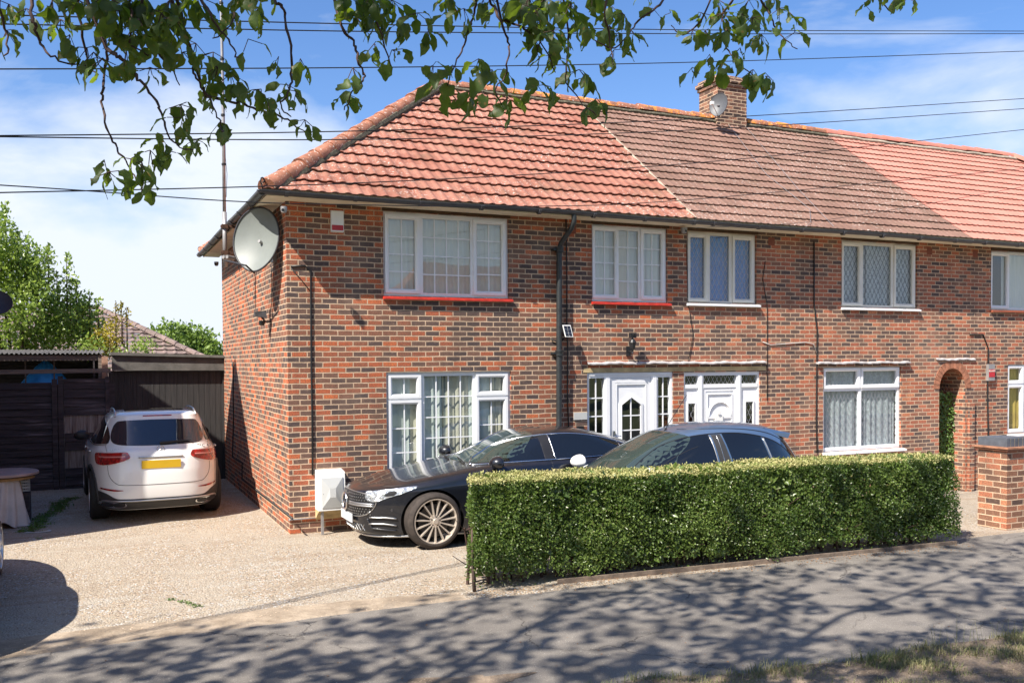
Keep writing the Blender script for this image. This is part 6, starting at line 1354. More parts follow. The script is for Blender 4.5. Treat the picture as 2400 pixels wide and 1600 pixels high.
b = MB(); b.box(-5.4, -2.27, fy+0.25, fy+0.29, 2.37, 2.47); b.build('fascia', 'timber_grey', sh)
for (xx, w_, mt) in ((-2.27, 0.10, 'timber_grey'), (-2.36, 0.03, 'fence_wood')): b = MB(); b.box(xx, xx+w_*0.95, fy+0.23, fy+0.33, 0, 2.47 if w_ > 0.05 else 2.36); b.build('post', mt, sh)
for xx in (-3.52, -3.04): b = MB(); b.box(xx, xx+0.025, fy+0.5, fy+0.53, 1.9, 2.45); b.build('batten', 'timber_grey', sh)
b = MB(); b.quad((-5.4, fy+2.6, 0), (-2.2, fy+2.6, 0), (-2.2, fy+2.6, 2.6), (-5.4, fy+2.6, 2.6)); b.quad((-2.22, fy+0.3, 0), (-2.22, fy+2.6, 0), (-2.22, fy+2.6, 2.55), (-2.22, fy+0.3, 2.45)); b.build('back_wall', 'fence_wood', sh)
# blue tarpaulin heap
b = MB(); n = 40; m_ = 10; tc_ = at(103, 830, fy+0.55); tx, tz = tc_.x, tc_.z
for k in range(m_+1):
    f = k/m_; zz = tz-0.62*f-0.25*f*f*0.3
    for j in range(n): an = 2*math.pi*j/n; rr = (0.03+0.55*f**0.85)*(1+0.10*f*math.sin(an*7+1)+0.06*f*math.sin(an*13)); b.vert((tx+rr*math.cos(an)*1.05, fy+0.72+rr*math.sin(an)*0.7, zz-0.02*math.sin(an*7)))
for k in range(m_):
    for j in range(n): b.face((k*n+j, k*n+(j+1) % n, (k+1)*n+(j+1) % n, (k+1)*n+j))
tag(b.build('tarpaulin', 'tarp_blue', None, smooth=True), 'bright blue tarpaulin draped in a peak inside the lean-to shed', 'tarpaulin')

# round table, dust sheet and crate by the left edge
TX, TY = -3.62, 2.75
t = thing('round_table', 'round weathered table top at the left edge in front of the fence', 'table', (TX, TY, 0)); b = MB(); b.lathe([(0.0, 0.755), (0.50, 0.755), (0.515, 0.745), (0.515, 0.715), (0.48, 0.70), (0, 0.70)], 48, 'z'); b.build('tabletop', 'table_wood', t, smooth=True, angle=30)
b = MB(); b.lathe([(0.50, 0.698), (0.47, 0.69), (0.46, 0.655), (0, 0.655)], 40, 'z'); b.build('apron', 'table_edge', t, smooth=True, angle=30)
for an in (0.4, 2.0, 3.5, 5.2): b = MB(); b.tube([(0.25*math.cos(an), 0.25*math.sin(an), 0.66), (0.36*math.cos(an), 0.36*math.sin(an), 0.0)], 0.022, 8); b.build('leg', 'table_edge', t)
b = MB(); nu, nv = 40, 20; cx_, cy_ = TX+0.06, TY-0.22
for j in range(nv+1):
    v = j/nv; zz = 0.66-0.66*v**1.1
    for i in range(nu+1):
        u = i/nu; an = -2.2+2.7*u; rr = 0.20+0.16*v+0.035*math.sin(u*26+v*3)*(0.3+v)+0.03*math.sin(u*9+1); b.vert((cx_+rr*math.cos(an)*0.85, cy_+rr*math.sin(an), max(0.01, zz+0.10*v*math.sin(u*7))))
for j in range(nv):
    for i in range(nu): a = j*(nu+1)+i; b.face((a, a+1, a+nu+2, a+nu+1))
tag(b.build('dust_sheet', 'cloth', None, smooth=True), 'pale dust sheet hanging in folds beneath the round table', 'sheet')
t = thing('plastic_crate', 'pale lattice-sided plastic crate under the round table', 'crate', (TX+0.22, TY+0.22, 0.43), 0.5); b = MB()
for (a0, a1, b0, b1) in ((-0.13, 0.13, -0.10, -0.09), (-0.13, 0.13, 0.09, 0.10), (-0.13, -0.12, -0.10, 0.10), (0.12, 0.13, -0.10, 0.10)):
    for k in range(5): b.box(a0, a1, b0, b1, 0.0+k*0.045, 0.026+k*0.045)
    for k in range(9): u = k/8; b.box(a0+(a1-a0)*u-0.004, a0+(a1-a0)*u+0.004, b0+(b1-b0)*u-0.004, b0+(b1-b0)*u+0.004, 0, 0.2)
b.build('crate_walls', 'crate_white', t)
b = MB(); b.box(TX+0.05, TX+0.38, TY+0.05, TY+0.40, 0, 0.42); tag(b.build('wooden_box', 'fence_wood', None), 'dark wooden box holding up the pale crate', 'box')
b = MB(); b.tube([(-3.23, 1.75, 0.012), (-3.12, 1.68, 0.012), (-3.0, 1.70, 0.014), (-2.93, 1.73, 0.016)], [0.012, 0.006, 0.006, 0.016], 6); tag(b.build('plastic_spoon', 'crate_white', None), 'white plastic scrap lying on the drive near the table', 'litter')

# ---------------------------------------------------------------- neighbouring gabled house, just outside the left edge (its shadow lies on the drive)
nb = thing('gabled_house', 'neighbouring gabled brick house just outside the left edge', 'house', (0, 0, 0)); NXW = -4.12; y0_, y1_ = 0.62, 5.62; ym = 3.12
b = MB(); b.box(-11, NXW, y0_, y1_, -0.3, 4.72); b.poly([(NXW, y0_, 4.72), (NXW, y1_, 4.72), (NXW, ym, 7.38)]); b.build('wall', 'brick_b', nb)
b = MB()
for sg, ya in ((-1, y0_-0.12), (1, y1_+0.12)): b.hexa([(-11, ya, 4.66), (NXW+0.05, ya, 4.66), (NXW+0.05, ym, 7.44), (-11, ym, 7.44), (-11, ya, 4.74), (NXW+0.05, ya, 4.74), (NXW+0.05, ym, 7.52), (-11, ym, 7.52)])
b.build('roof', 'tile_brown_plain', nb)
# its dish, just reaching into the picture
p = CAM+ray(-6, 693)*((-3.66-CAM.x)/ray(-6, 693).x); t, c1, n1_, u1, v1 = dish('satellite_dish', 'dark mesh satellite dish poking in at the left edge over the shrub', p, (0.15, -0.8, 0.55), 0.20, 0.21, 'dish_dark')
b = MB(); b.tube([c1, Vector((-3.9, c1.y+0.1, c1.z-0.15)), Vector((NXW, c1.y+0.1, c1.z-0.15))], 0.02, 8); b.build('wall_bracket', 'galv', t)

# background hipped roof and trees
bh = thing('background_house', 'hipped grey tiled roof rising behind the shed and shrub', 'house', (0, 0, 0)); BY = 17.0
ap = at(228, 714, BY+4); r1 = at(560, 870, BY); apx, apz = ap.x, ap.z; ez = 1.9; hw = (apz-ez)/((apz-at(410, 808, BY+4).z)/(at(410, 808, BY+4).x-apx))
rb_ = roof_course_mesh(apx-9, apx+hw, 16, 0.30, 'flat', Yeave=BY, Zeave=ez, Yr=BY+4, Zr=apz, lift=0.05, amp=0.03).build('roof', 'tile_grey', bh)
def clip3(o, p0, p1, p2, keep_pt):
    nrm = (Vector(p1)-Vector(p0)).cross(Vector(p2)-Vector(p0)).normalized()
    if (Vector(keep_pt)-Vector(p0)).dot(nrm) > 0: nrm = -nrm
    clip_mesh(o, p0, nrm)
clip3(rb_, (apx, BY+4, apz), (apx+hw, BY, ez), (apx, BY+4, apz+1), (apx, BY, ez))
b = MB(); b.poly([(apx+hw, BY, ez), (apx+hw, BY+8, ez), (apx, BY+4, apz)]); b.build('hip_roof_slope', 'tile_grey', bh); b = MB(); ridge_tiles(b, (apx+hw, BY, ez+0.05), (apx, BY+4, apz+0.06), 0.11, 0.4); ridge_tiles(b, (apx, BY+4, apz+0.05), (apx-9, BY+4, apz+0.05), 0.11, 0.4); b.build('ridge_tile', 'tile_grey', bh)
b = MB(); b.box(apx-9, apx+hw-0.4, BY+0.4, BY+7.6, -0.3, ez); b.build('wall', 'cladding', bh)

def blob_tree(name, label, centre, blobs, n, mat, size, trunk_r=0.2, group=None, dirup=0.3, limbs=True, base_z=-0.3, spikes=None):
    c = Vector(centre); t = thing(name, label, 'tree' if 'tree' in name else 'shrub', (c.x, c.y, 0), 0, group)
    ws = np.array([b_[3]*b_[4]*b_[5] for b_ in blobs])**0.67; ws /= ws.sum(); Pn = []; Nn = []
    for b_, w_ in zip(blobs, ws):
        k = int(n*w_); v = unit(rng.normal(0, 1, (k, 3))); rad = 0.55+0.47*rng.random(k)**0.45; rad *= 1+0.12*np.sin(v[:, 0]*7+b_[0]*3)*np.sin(v[:, 2]*6+b_[1])
        Pn.append(np.array(b_[:3])+v*rad[:, None]*np.array(b_[3:6])); Nn.append(v)
    P = np.concatenate(Pn); N = np.concatenate(Nn); cl = np.sin(P[:, 0]*3.1+1)*np.sin(P[:, 1]*2.7)*np.sin(P[:, 2]*3.7+2); k = rng.random(len(P)) < np.clip(0.62-cl*1.2, 0.12, 1); P, N = P[k], N[k]; P = P+rng.normal(0, size*0.9, P.shape)
    if spikes is not None:
        for (sx_, sy_, sz_, ln, wd) in spikes:
            k = int(ln*130); tt = rng.random(k); Q = np.array([sx_, sy_, sz_])+np.stack([rng.normal(0, 1, k)*wd*(1-tt*0.85)+tt*rng.normal(0, .05), rng.normal(0, 1, k)*wd*(1-tt*0.85), tt*ln], 1); P = np.concatenate([P, Q]); N = np.concatenate([N, unit(rng.normal(0, 1, Q.shape)+np.array([0, -.3, .5]))])
    D = unit(N*0.5+rng.normal(0, 0.6, P.shape)+np.array([0, 0, dirup])); NN = unit(N+rng.normal(0, 0.6, P.shape))
    scatter('crown', P-np.array([c.x, c.y, 0]), D, NN, size*(0.7+0.6*rng.random(len(P))), TL2, mat, t)
    b = MB(); b.tube([(0, 0, base_z), (0.05, 0, 0.6*c.z), (0, 0, c.z)], [trunk_r, trunk_r*0.7, trunk_r*0.35], 8)
    for b_ in blobs: e = Vector(b_[:3])-Vector((c.x, c.y, 0)); b.tube([(0, 0, c.z*0.45), e*0.5+Vector((0, 0, c.z*0.3)), e], [trunk_r*0.5, trunk_r*0.3, trunk_r*0.1], 6)
    for sp in (spikes or []): b.tube([(sp[0]-c.x, sp[1]-c.y, sp[2]-0.5), (sp[0]-c.x, sp[1]-c.y, sp[2]+sp[3])], [0.02, 0.006], 5)
    b.build('trunk', 'bark', t, smooth=True); return t
# big loose evergreen shrub behind the shed
SY = 9.6
def sp_(px, py): q = at(px, py, SY); return q
outl = [(0, 640, 1.5), (70, 700, 1.25), (150, 740, 1.1), (-60, 560, 1.6), (60, 620, 1.0), (205, 770, 0.75), (20, 780, 1.1), (120, 790, 0.9), (-90, 700, 1.5)]
bl = []
for (px, py, r_) in outl: q = sp_(px, py); bl.append((q.x, SY+random.uniform(-0.3, 0.5), q.z, r_*0.50, r_*0.6, r_*0.58))
spk = []
for (px, py, ln) in ((12, 468, 0.9), (40, 530, 0.6), (85, 590, 0.5), (110, 560, 0.5), (152, 585, 0.8), (175, 640, 0.5), (205, 668, 0.45), (225, 685, 0.5), (60, 560, 0.5), (130, 620, 0.5), (0, 520, 0.8), (25, 540, 0.6), (160, 640, 0.7), (190, 690, 0.5)): q = sp_(px, py); spk.append((q.x, SY, q.z-ln, ln, 0.13))
q = sp_(40, 760); blob_tree('evergreen_shrub', 'tall loose evergreen shrub with spiky shoots above the shed at left', (q.x, SY, 2.2), bl, 30000, 'leaf_shrub', 0.085, 0.12, spikes=spk)
q = at(258, 760, 9.2); blob_tree('yellow_shrub', 'thin yellowing climber beside the shrub in front of the grey roof', (q.x, 9.2, 2.0), [(q.x, 9.2, q.z-0.1, 0.13, 0.2, 0.35), (at(262, 800, 9.2).x, 9.2, at(262, 800, 9.2).z, 0.17, 0.2, 0.25), (at(235, 790, 9.2).x, 9.3, at(235, 790, 9.2).z, 0.25, 0.25, 0.3)], 1500, 'leaf_yellow', 0.06, 0.03, spikes=[(at(265, 690, 9.2).x+dx, 9.2, at(265, 700, 9.2).z-0.4+dz, 0.45, 0.07) for dx, dz in ((0, 0), (0.12, 0.02), (0.22, -0.1))])
q = at(310, 800, 9.0); blob_tree('green_climber', 'small feathery green climber on the garage roof edge', (q.x, 9.0, 2.2), [(q.x, 9, q.z-0.05, 0.28, 0.2, 0.14), (at(285, 812, 9).x, 9, at(285, 812, 9).z, 0.25, 0.2, 0.12), (at(335, 790, 9).x, 9, at(335, 790, 9).z, 0.22, 0.15, 0.08), (at(215, 800, 9).x, 9, at(215, 800, 9).z, 0.3, 0.2, 0.2)], 1500, 'leaf_shrub', 0.07, 0.03)
TYY = 42.0; q = at(425, 800, TYY)
blob_tree('round_tree', 'dense rounded green tree far behind, left of the house', (q.x, TYY, 2.5), [(at(390, 790, TYY).x, TYY, at(390, 797, TYY).z, 1.35, 1.5, 1.2), (at(440, 790, TYY).x, TYY+0.5, at(440, 798, TYY).z, 1.35, 1.5, 1.15), (at(478, 812, TYY).x, TYY, at(478, 822, TYY).z, 0.85, 1.2, 0.9), (at(425, 815, TYY).x, TYY, at(425, 830, TYY).z, 2.0, 1.5, 1.3)], 15000, 'leaf_far', 0.22, 0.3)
q = at(504, 822, 50); blob_tree('distant_tree', 'sliver of a further tree touching the house wall', (q.x, 50, 1.8), [(q.x, 50, q.z-0.6, 1.0, 1, 1.0)], 2500, 'leaf_far', 0.2, 0.2)

# houses opposite, behind the camera: they are what the windows and paintwork mirror
for k, (xo, lb) in enumerate(((-16, 'pale clad house across the road, left one, behind the viewer'), (-2, 'pale clad house across the road, middle one, behind the viewer'), (12, 'pale clad house across the road, right one, behind the viewer'))):
    t = thing('opposite_house', lb, 'house', (xo, -34, 0), 0, 'houses across the road'); b = MB()
    for j in range(18): b.hexa([(0, 0.02, -0.3+j*0.28), (11.5, 0.02, -0.3+j*0.28), (11.5, -8, -0.3+j*0.28), (0, -8, -0.3+j*0.28), (0, 0, -0.02+j*0.28), (11.5, 0, -0.02+j*0.28), (11.5, -8, -0.02+j*0.28), (0, -8, -0.02+j*0.28)])
    b.build('wall', 'cladding', t); b = MB(); b.hexa([(-0.4, 0.5, 4.7), (11.9, 0.5, 4.7), (11.9, -8.5, 4.7), (-0.4, -8.5, 4.7), (3, -3.9, 8.0), (8.6, -3.9, 8.0), (8.6, -4.1, 8.0), (3, -4.1, 8.0)]); b.build('roof', 'tile_brown_plain', t)
    for (xa, za) in ((1.5, 0.9), (1.5, 3.2), (7.5, 0.9), (7.5, 3.2)): b = MB(); b.box(xa, xa+2.2, 0.03, 0.06, za, za+1.2); b.build('window', 'tint_glass', t)

# ---------------------------------------------------------------- street tree: trunk behind the viewer, canopy over the pavement, twigs hanging into view
TB = Vector((-6.6, -11.6, 0))
tree = thing('street_tree', 'broadleaf street tree whose leafy twigs hang across the top of the view', 'tree', TB)
b = MB(); b.tube([(0, 0, -0.1), (0.05, 0, 1.2), (0.15, 0.1, 2.8), (0.3, 0.3, 4.4)], [0.30, 0.24, 0.21, 0.18], 14); b.build('trunk', 'bark', tree, smooth=True)
limbs = [[(0.3, 0.3, 4.4), (2.2, 1.6, 5.6), (5.0, 3.0, 6.6), (8.2, 3.8, 7.2)], [(0.3, 0.3, 4.3), (1.6, 3.0, 5.4), (3.4, 4.6, 6.2)], [(0.3, 0.3, 4.4), (3.2, 0.2, 6.2), (7.0, 0.4, 7.0), (10.5, 1.2, 7.4)], [(0.3, 0.3, 4.4), (-0.6, 2.0, 6.0), (-1.4, 3.6, 7.0)], [(0.3, 0.3, 4.4), (0.2, -2, 6.2), (0.4, -4, 7.0)]]
for L_ in limbs:
    b = MB(); b.tube([Vector(p) for p in L_], [0.12, 0.06, 0.035, 0.012][:len(L_)] if len(L_) == 4 else [0.12, 0.05, 0.015], 10); b.build('limb', 'bark', tree, smooth=True)
TL5 = leaf_template(w=0.66, fold=0.16, bend=0.35, prof=[0.06, 0.55, 0.92, 1.0, 0.72, 0.08])
# canopy overhead: leaf rosettes on short shoots, spread over layered sprays
def under(P): # underside of the crown rises away from the viewer
    return 2.3+0.47*((P[:, 0]-CAM.x)*sth+(P[:, 1]-CAM.y)*cth)+0.35+0.10*np.abs((P[:, 0]-CAM.x)*cth-(P[:, 1]-CAM.y)*sth)
ncl = 4300; cx_ = rng.uniform(-19.0, 3.5, ncl); cz_ = rng.uniform(6.0, 10.5, ncl); cy_ = -rng.uniform(0, 7.5, ncl)-4.05-0.37*cz_+0.30*np.sin(cx_*1.3+cz_)+0.2*np.sin(cx_*3.7+1)-0.02*(cx_+8)
Pc = np.stack([cx_, cy_, cz_], 1)
dens = np.sin(cx_*1.3+0.5)*np.sin(cy_*1.9+cz_)*0.6+np.sin(cx_*3.1+cy_*2.3)*0.4
ok = (Pc[:, 2] > under(Pc)) & (rng.random(ncl) < np.clip(0.58+dens*1.1-np.clip((cx_+2)/6, 0, 0.4), 0.05, 1)); Pc = Pc[ok]
k = 9; P = np.repeat(Pc, k, 0)+rng.normal(0, 0.17, (len(Pc)*k, 3)); D = rng.normal(0, 1, P.shape); D[:, 2] = -np.abs(D[:, 2])*0.5; NN = rng.normal(0, 0.45, P.shape)+np.array([0, 0, 1.0])
scatter('canopy_leaf', P-np.array(TB), D, NN, 0.11+0.07*rng.random(len(P)), TL5, 'leaf_tree', tree)['kind'] = 'stuff'
b = MB()
for p in Pc[::3]:
    q = p-np.array(TB); b.tube([q+np.array([rng.normal(0, 0.5), -0.4+rng.normal(0, 0.3), 0.35]), q+np.array([0, 0, 0.05])], [0.012, 0.004], 4, False)
b.build('shoot', 'twig_bark', tree)
# hanging twigs: photograph positions give each its run; every twig hangs in its own vertical layer
TW = [[(72, -60), (72, 30), (80, 60), (95, 100), (118, 127), (160, 147), (195, 152)],
 [(205, -60), (215, 0), (230, 30), (243, 100), (247, 120), (237, 180), (236, 210), (233, 235), (248, 295), (262, 330), (275, 350), (289, 370), (300, 395), (330, 440)],
 [(247, 115), (270, 130), (290, 145), (310, 175), (340, 203), (358, 235), (372, 262), (382, 290), (390, 315), (405, 333), (445, 345)],
 [(320, -60), (325, 0), (335, 75), (360, 120), (390, 155), (410, 193)], [(400, -60), (408, 0), (425, 75), (437, 110), (443, 150), (450, 180), (480, 225), (495, 260), (508, 285), (513, 305)],
 [(445, -60), (462, 0), (485, 35), (505, 70), (530, 100), (545, 135)], [(475, 222), (520, 230), (560, 240), (600, 255), (640, 265), (680, 290), (712, 310)],
 [(620, -60), (633, 0), (650, 20), (658, 50), (668, 120), (668, 185), (655, 220), (645, 240), (665, 270)], [(760, -60), (784, 62), (810, 95), (820, 125), (833, 165), (837, 178), (810, 215), (790, 255)],
 [(1100, -60), (1095, 0), (1085, 40), (1075, 75), (1062, 110), (1045, 150), (1028, 200), (1060, 240)], [(1115, -60), (1125, 0), (1140, 25), (1160, 80), (1170, 110), (1165, 150), (1160, 180), (1135, 210), (1160, 250)],
 [(1290, -60), (1295, 0), (1297, 30), (1305, 90), (1303, 140), (1302, 190), (1330, 230), (1370, 265)], [(1560, -60), (1525, 0), (1490, 30), (1460, 55), (1440, 85), (1400, 110), (1340, 75)],
 [(1150, 45), (1190, 60), (1220, 80), (1245, 100), (1275, 165)], [(1650, -60), (1632, 0), (1600, 60), (1570, 80), (1540, 60)], [(1700, -60), (1685, 0), (1660, 35), (1672, 80), (1669, 110), (1690, 140), (1725, 170), (1760, 215)],
 [(1735, -60), (1748, 0), (1765, 25), (1775, 50), (1790, 75), (1810, 95), (1830, 115)], [(2020, -60), (2015, -10), (2030, 10), (2050, 30)], [(880, -60), (860, 10), (870, 60), (900, 150)], [(270, -60), (300, 30), (300, 100), (345, 130)], [(160, -60), (180, 30), (200, 140), (230, 170)], [(1400, -60), (1390, 30), (1400, 90), (1410, 150)], [(-10, -60), (0, 20), (18, 100), (12, 130)], [(590, -60), (540, -20), (535, 50), (490, 90)], [(1230, -60), (1215, 20), (1240, 80), (1230, 130)]]
for i, tw in enumerate(TW):
    b = MB()
    Y_ = -8.75+0.16*math.sin(i*2.3)+0.00018*tw[-1][0]; q = catm(tw, False, 4); n_ = len(q); P_ = [at(x, y, Y_+0.05*math.sin(j*0.7+i))-TB+Vector((random.uniform(-.006, .006), 0, random.uniform(-.006, .006))) for j, (x, y) in enumerate(q)]
    P_ = [P_[0]+Vector((-0.2, -0.15, 0.5))]+P_; b.tube(P_, [(0.0068-0.0045*j/n_)*random.uniform(0.85, 1.2) for j in range(n_+1)], 6)
    b.build('hanging_twig', 'twig_bark', tree, smooth=True)
CL = """20 40 5,15 100 4,60 50 3,85 15 4,140 75 5,180 30 7,200 140 5,230 40 8,260 80 6,300 30 8,300 100 6,345 60 8,350 130 6,390 30 7,385 90 6,215 150 5,235 165 4,290 145 4,345 185 4,420 150 5,400 70 5,450 20 6,480 50 4,530 50 6,590 50 3,450 130 4,490 150 6,500 180 7,530 200 6,570 120 2,560 240 5,600 235 5,615 262 7,660 225 5,680 240 3,700 305 5,470 215 4,480 250 3,505 310 5,415 270 6,420 300 4,370 345 4,450 350 5,380 375 4,300 395 4,345 375 4,250 425 5,325 400 5,330 450 6,240 400 3,640 160 2,690 165 3,800 20 6,850 10 7,820 70 6,870 60 6,900 30 6,920 80 5,960 60 4,985 95 3,860 130 3,900 145 4,810 185 4,790 245 5,1030 20 5,1020 60 3,1065 50 4,1110 30 4,1130 30 3,995 180 4,1040 180 3,1100 165 5,1030 225 4,1080 235 4,1130 190 4,1160 190 3,1165 255 6,1110 240 3,1180 30 6,1215 20 6,1250 30 6,1240 80 6,1270 100 5,1310 40 6,1280 130 5,1230 125 4,1275 160 6,1340 70 5,1360 20 5,1400 40 6,1400 90 7,1430 60 5,1450 100 3,1410 145 4,1230 220 5,1250 225 4,1330 190 5,1370 255 6,1340 210 3,1480 5 4,1500 50 2,1540 60 2,1590 100 4,1620 100 6,1650 30 5,1670 100 6,1720 30 5,1730 70 5,1750 110 6,1700 140 4,1630 155 3,1770 15 4,1790 50 3,1810 55 3,1825 105 4,1690 150 3,1590 185 3,1640 185 4,1730 190 5,1765 205 5,2012 12 4,2060 15 5,2085 25 3,1990 45 2,240 20 6,330 20 7,420 10 6,270 45 6,370 60 6,320 75 5,560 10 5,610 5 3,840 40 6,880 20 6,1200 50 5,1290 20 5,1230 50 5,1700 60 5,1660 60 5,1610 60 4,160 110 4,120 30 4"""
cl = [tuple(float(v) for v in c.split()) for c in CL.split(',')]
Pl, Dl, Nl, Sl = [], [], [], []; bt = MB()
for i, (px, py, n_) in enumerate(cl):
    Y_ = -8.75+0.16*math.sin(px*0.013+1)+0.00018*px+random.uniform(-0.18, 0.18); c = np.array(at(px, py-30, Y_)-TB); big = 1.0+0.15*(px > 900)+0.22*(py > 170)*(px > 900)
    nn_ = int(n_*(1.15 if py > 130 else 1.45))
    for k_ in range(nn_):
        an = 2*math.pi*k_/nn_+random.uniform(-.5, .5); el = random.uniform(-1.25, -0.15); D_ = np.array([math.cos(an)*math.cos(el), math.sin(an)*math.cos(el)*0.9, math.sin(el)]); st = random.uniform(0.012, 0.05)
        base = c+D_*st+rng.normal(0, 0.012, 3); N_ = np.array([0.1, -0.25, 1.0])+rng.normal(0, 0.4, 3); Pl.append(base); Dl.append(D_); Nl.append(N_); Sl.append(random.uniform(0.038, 0.082)*big)
        bt.tube([tuple(c), tuple(base)], 0.0016, 4, False)
bt.build('leaf_stalk', 'twig_bark', tree)['kind'] = 'stuff'
# ragged, curled, insect-bitten blades
def big_leaf():
    rows = [(0.0, 0.05), (0.12, 0.42), (0.30, 0.80), (0.50, 0.98), (0.68, 0.94), (0.84, 0.66), (0.95, 0.28), (1.0, 0.03)]; V = []
    for y, w in rows: z = -0.30*y*y; V += [(-w*0.36, y, z+0.02*w+0.10*w*w*math.sin(y*9)), (-w*0.18, y, z+0.06*w), (0, y, z), (w*0.18, y, z+0.06*w), (w*0.36, y, z+0.02*w+0.09*w*w*math.cos(y*8))]
    Fs = [(r*5+c, r*5+c+1, r*5+c+6, r*5+c+5) for r in range(len(rows)-1) for c in range(4)]; return np.array(V), np.array(Fs)
V0, F0 = big_leaf(); Pl, Dl, Nl, Sl = map(np.array, (Pl, Dl, Nl, Sl)); Dn = unit(Dl); Xn = unit(np.cross(Dn, Nl)); Zn = np.cross(Xn, Dn); m_ = len(Pl)
Vt = np.repeat(V0[None], m_, 0); ph = rng.uniform(0, 6.28, (m_, 1)); edge = np.abs(Vt[:, :, 0])
Vt[:, :, 0] *= 1+0.16*np.sin(Vt[:, :, 1]*19+ph)*(edge > 0.1)+rng.normal(0, 0.10, Vt.shape[:2]); Vt[:, :, 2] += 0.06*np.sin(Vt[:, :, 1]*8+ph)*(edge > 0.1)-rng.uniform(0, 0.5, (m_, 1))*Vt[:, :, 1]**2
Vt[:, :, 1] += rng.normal(0, 0.018, Vt.shape[:2]); Vt[:, :, 0] *= rng.uniform(0.65, 1.2, (m_, 1)); curl = rng.uniform(-0.1, 0.9, (m_, 1)); Vt[:, :, 2] += curl*edge**2*1.1
W = Pl[:, None]+Sl[:, None, None]*(Vt[:, :, 0:1]*Xn[:, None]+Vt[:, :, 1:2]*Dn[:, None]+Vt[:, :, 2:3]*Zn[:, None]); Fq = (F0[None]+(np.arange(m_)*len(V0))[:, None, None])
Fq = Fq.reshape(-1, 4)[rng.random(m_*len(F0)) > 0.030]
np_mesh('hanging_leaf', W.reshape(-1, 3), Fq, 'leaf_tree', tree, smooth=True)['kind'] = 'stuff'

# ---------------------------------------------------------------- grass verge, weeds, litter
def blades(name, P, h, mat, parent=None, lean=0.5, w=0.004):
    n = len(P); az = rng.uniform(0, 6.283, n); ln = rng.random(n)*lean; D = np.stack([np.cos(az)*ln, np.sin(az)*ln, np.ones(n)], 1); D = unit(D); S_x = np.stack([-np.sin(az), np.cos(az), np.zeros(n)], 1)*w
    out = np.stack([np.cos(az), np.sin(az), np.zeros(n)], 1); a = P-S_x; c = P+S_x; m1 = P+D*h[:, None]*0.55; tip = P+D*h[:, None]+out*h[:, None]*0.25*lean-np.array([0, 0, 1])*h[:, None]*0.12
    V = np.stack([a, c, m1+S_x*0.7, m1-S_x*0.7, tip+S_x*0.15, tip-S_x*0.15], 1).reshape(-1, 3); base = (np.arange(n)*6)[:, None]; Fq = np.concatenate([base+np.array([0, 1, 2, 3]), base+np.array([3, 2, 4, 5])]); return np_mesh(name, V, Fq, mat, parent)
n = 52000; X = rng.uniform(-2.0, 7.5, n); Yb = -6.74-0.115*X+0.07*np.sin(X*1.7)+0.04*np.sin(X*5.3+1); Y = Yb+0.03-rng.random(n)**1.1*1.6
tuft = np.sin(X*3.3+Y*2.1)*np.sin(X*1.3-Y*4.7+1)+0.5*np.sin(X*9+Y*7); k = (rng.random(n) < np.clip(0.45+tuft*0.7, 0.04, 1)) & (X > 0.35-0.4*np.sin(Y*5)) ; X, Y, tuft = X[k], Y[k], tuft[k]
structure(blades('grass_verge', np.stack([X, Y, np.full(len(X), 0.012)], 1), (0.025+0.065*rng.random(len(X)))*(0.6+0.5*np.clip(tuft+0.4, 0, 1.4)), 'grass', None, 1.1, 0.0028), 'stuff')
n = 60; X = rng.uniform(3.4, 5.2, n); blades_ = blades('tall_grass_stem', np.stack([X, -6.80-0.115*X+rng.normal(0, 0.08, n), np.full(n, 0.01)], 1), 0.12+0.16*rng.random(n), 'grass', None, 0.5, 0.0018); structure(blades_, 'stuff')
def weeds(name, cs, n, h, rad, label):
    P = []; 
    for (x, y) in cs: P.append(np.stack([x+rng.normal(0, rad, n), y+rng.normal(0, rad*0.7, n), np.full(n, 0.005+gz(x, y))], 1))
    P = np.concatenate(P); o = scatter(name, P, unit(rng.normal(0, 0.8, P.shape)+np.array([0, 0, 0.6])), unit(rng.normal(0, 0.5, P.shape)+np.array([0, 0, 1])), h*(0.6+0.8*rng.random(len(P))), TL2, 'weed'); return structure(o, 'stuff')
weeds('moss_strip', [(-3.22+0.035*i+0.05*math.sin(i), 1.9+0.24*i) for i in range(14)], 150, 0.028, 0.07, '')
weeds('small_weed', [(-1.62, -3.02), (-1.57, -3.10), (-1.53, -3.18), (-1.50, -3.26), (-1.70, -2.9), (-3.05, 1.25)], 26, 0.022, 0.02, '')
weeds('garden_weed', [(9.0+0.5*i, -2.6+0.4*math.sin(i*2)) for i in range(7)], 60, 0.05, 0.08, '')
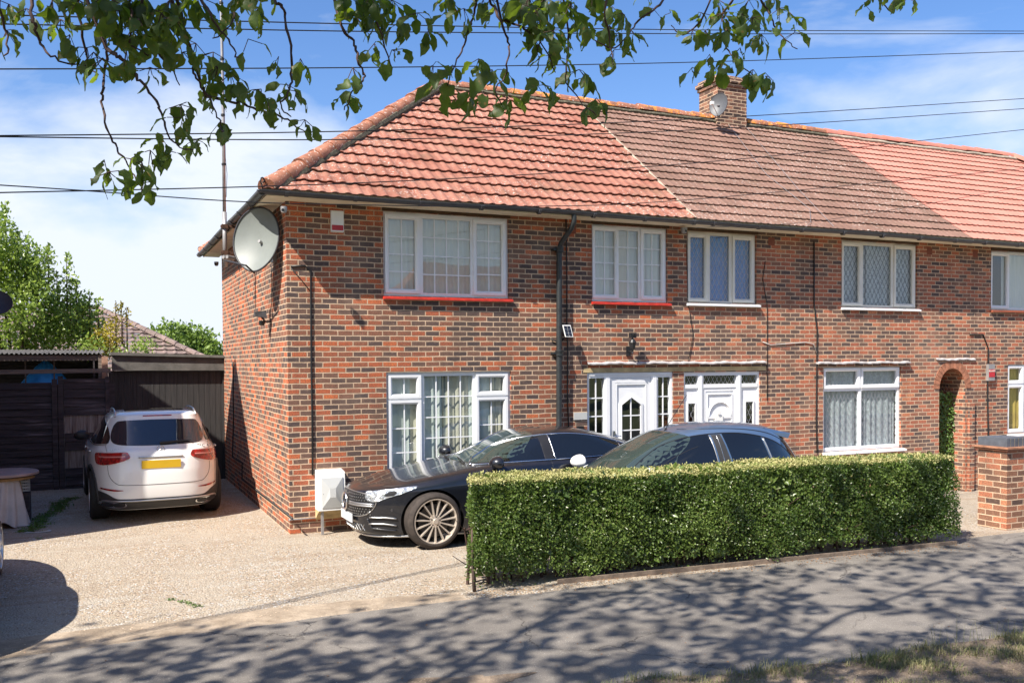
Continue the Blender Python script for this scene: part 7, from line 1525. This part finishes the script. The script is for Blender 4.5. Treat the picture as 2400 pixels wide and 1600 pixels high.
# loose stones on the drive and dead leaves under the hedge
ico = bmesh.new(); bmesh.ops.create_icosphere(ico, subdivisions=1, radius=1.0); Vi = np.array([v.co[:] for v in ico.verts]); Fi = np.array([[v.index for v in f.verts] for f in ico.faces]); ico.free()
n = 9000; X = rng.uniform(-3.8, 1.6, n); Y = rng.uniform(-4.15, 1.5, n); k = (rng.random(n) < np.clip(0.5+0.6*np.sin(X*1.1+Y*2.3)*np.sin(Y*1.7), 0.1, 1)); X, Y = X[k], Y[k]; n = len(X); s3 = (0.003+0.006*rng.random((n, 1))**2.5)*np.stack([rng.uniform(0.7, 1.3, n), rng.uniform(0.7, 1.3, n), rng.uniform(0.45, 0.8, n)], 1)
Vg = (np.stack([X, Y, np.full(n, 0.003)], 1)[:, None]+Vi[None]*s3[:, None]).reshape(-1, 3); structure(np_mesh('loose_gravel', Vg, (Fi[None]+(np.arange(n)*len(Vi))[:, None, None]).reshape(-1, 3), 'gravel_stone'), 'stuff')
n = 900; u = rng.random(n); X = 0.9+6.5*u; Y = HGL[1]+(X-HGL[0])*math.tan(hang)-0.08-np.abs(rng.normal(0, 0.13, n)); P = np.stack([X, Y, np.full(n, 0.016)], 1); structure(scatter('leaf_litter', P, unit(rng.normal(0, 1, P.shape)*np.array([1, 1, 0.15])), unit(rng.normal(0, 0.25, P.shape)+np.array([0, 0, 1])), 0.012+0.016*rng.random(n), TL2, 'dead_leaf'), 'stuff')
n = 260; P = np.stack([rng.uniform(-3, 7, n), rng.uniform(-6.9, -4.3, n), np.full(n, 0.014)], 1); structure(scatter('fallen_bits', P, unit(rng.normal(0, 1, P.shape)*np.array([1, 1, 0.1])), unit(rng.normal(0, 0.2, P.shape)+np.array([0, 0, 1])), 0.010+0.014*rng.random(n), TL2, 'dead_leaf'), 'stuff')

# worn hole in the tarmac near the verge, showing stones and soil
b = MB(); n = 44; c0 = b.vert((-0.02, -6.25, 0.0125))
for i in range(n): an = 2*math.pi*i/n; rr = 1+0.25*math.sin(an*3+1)+0.15*math.sin(an*7)+0.08*math.sin(an*13); b.vert((-0.02+0.42*rr*math.cos(an), -6.27+0.15*rr*math.sin(an)-0.08*math.cos(an), 0.0125))
for i in range(n): b.face((c0, 1+i, 1+(i+1) % n))
structure(b.build('worn_patch', 'soil'))
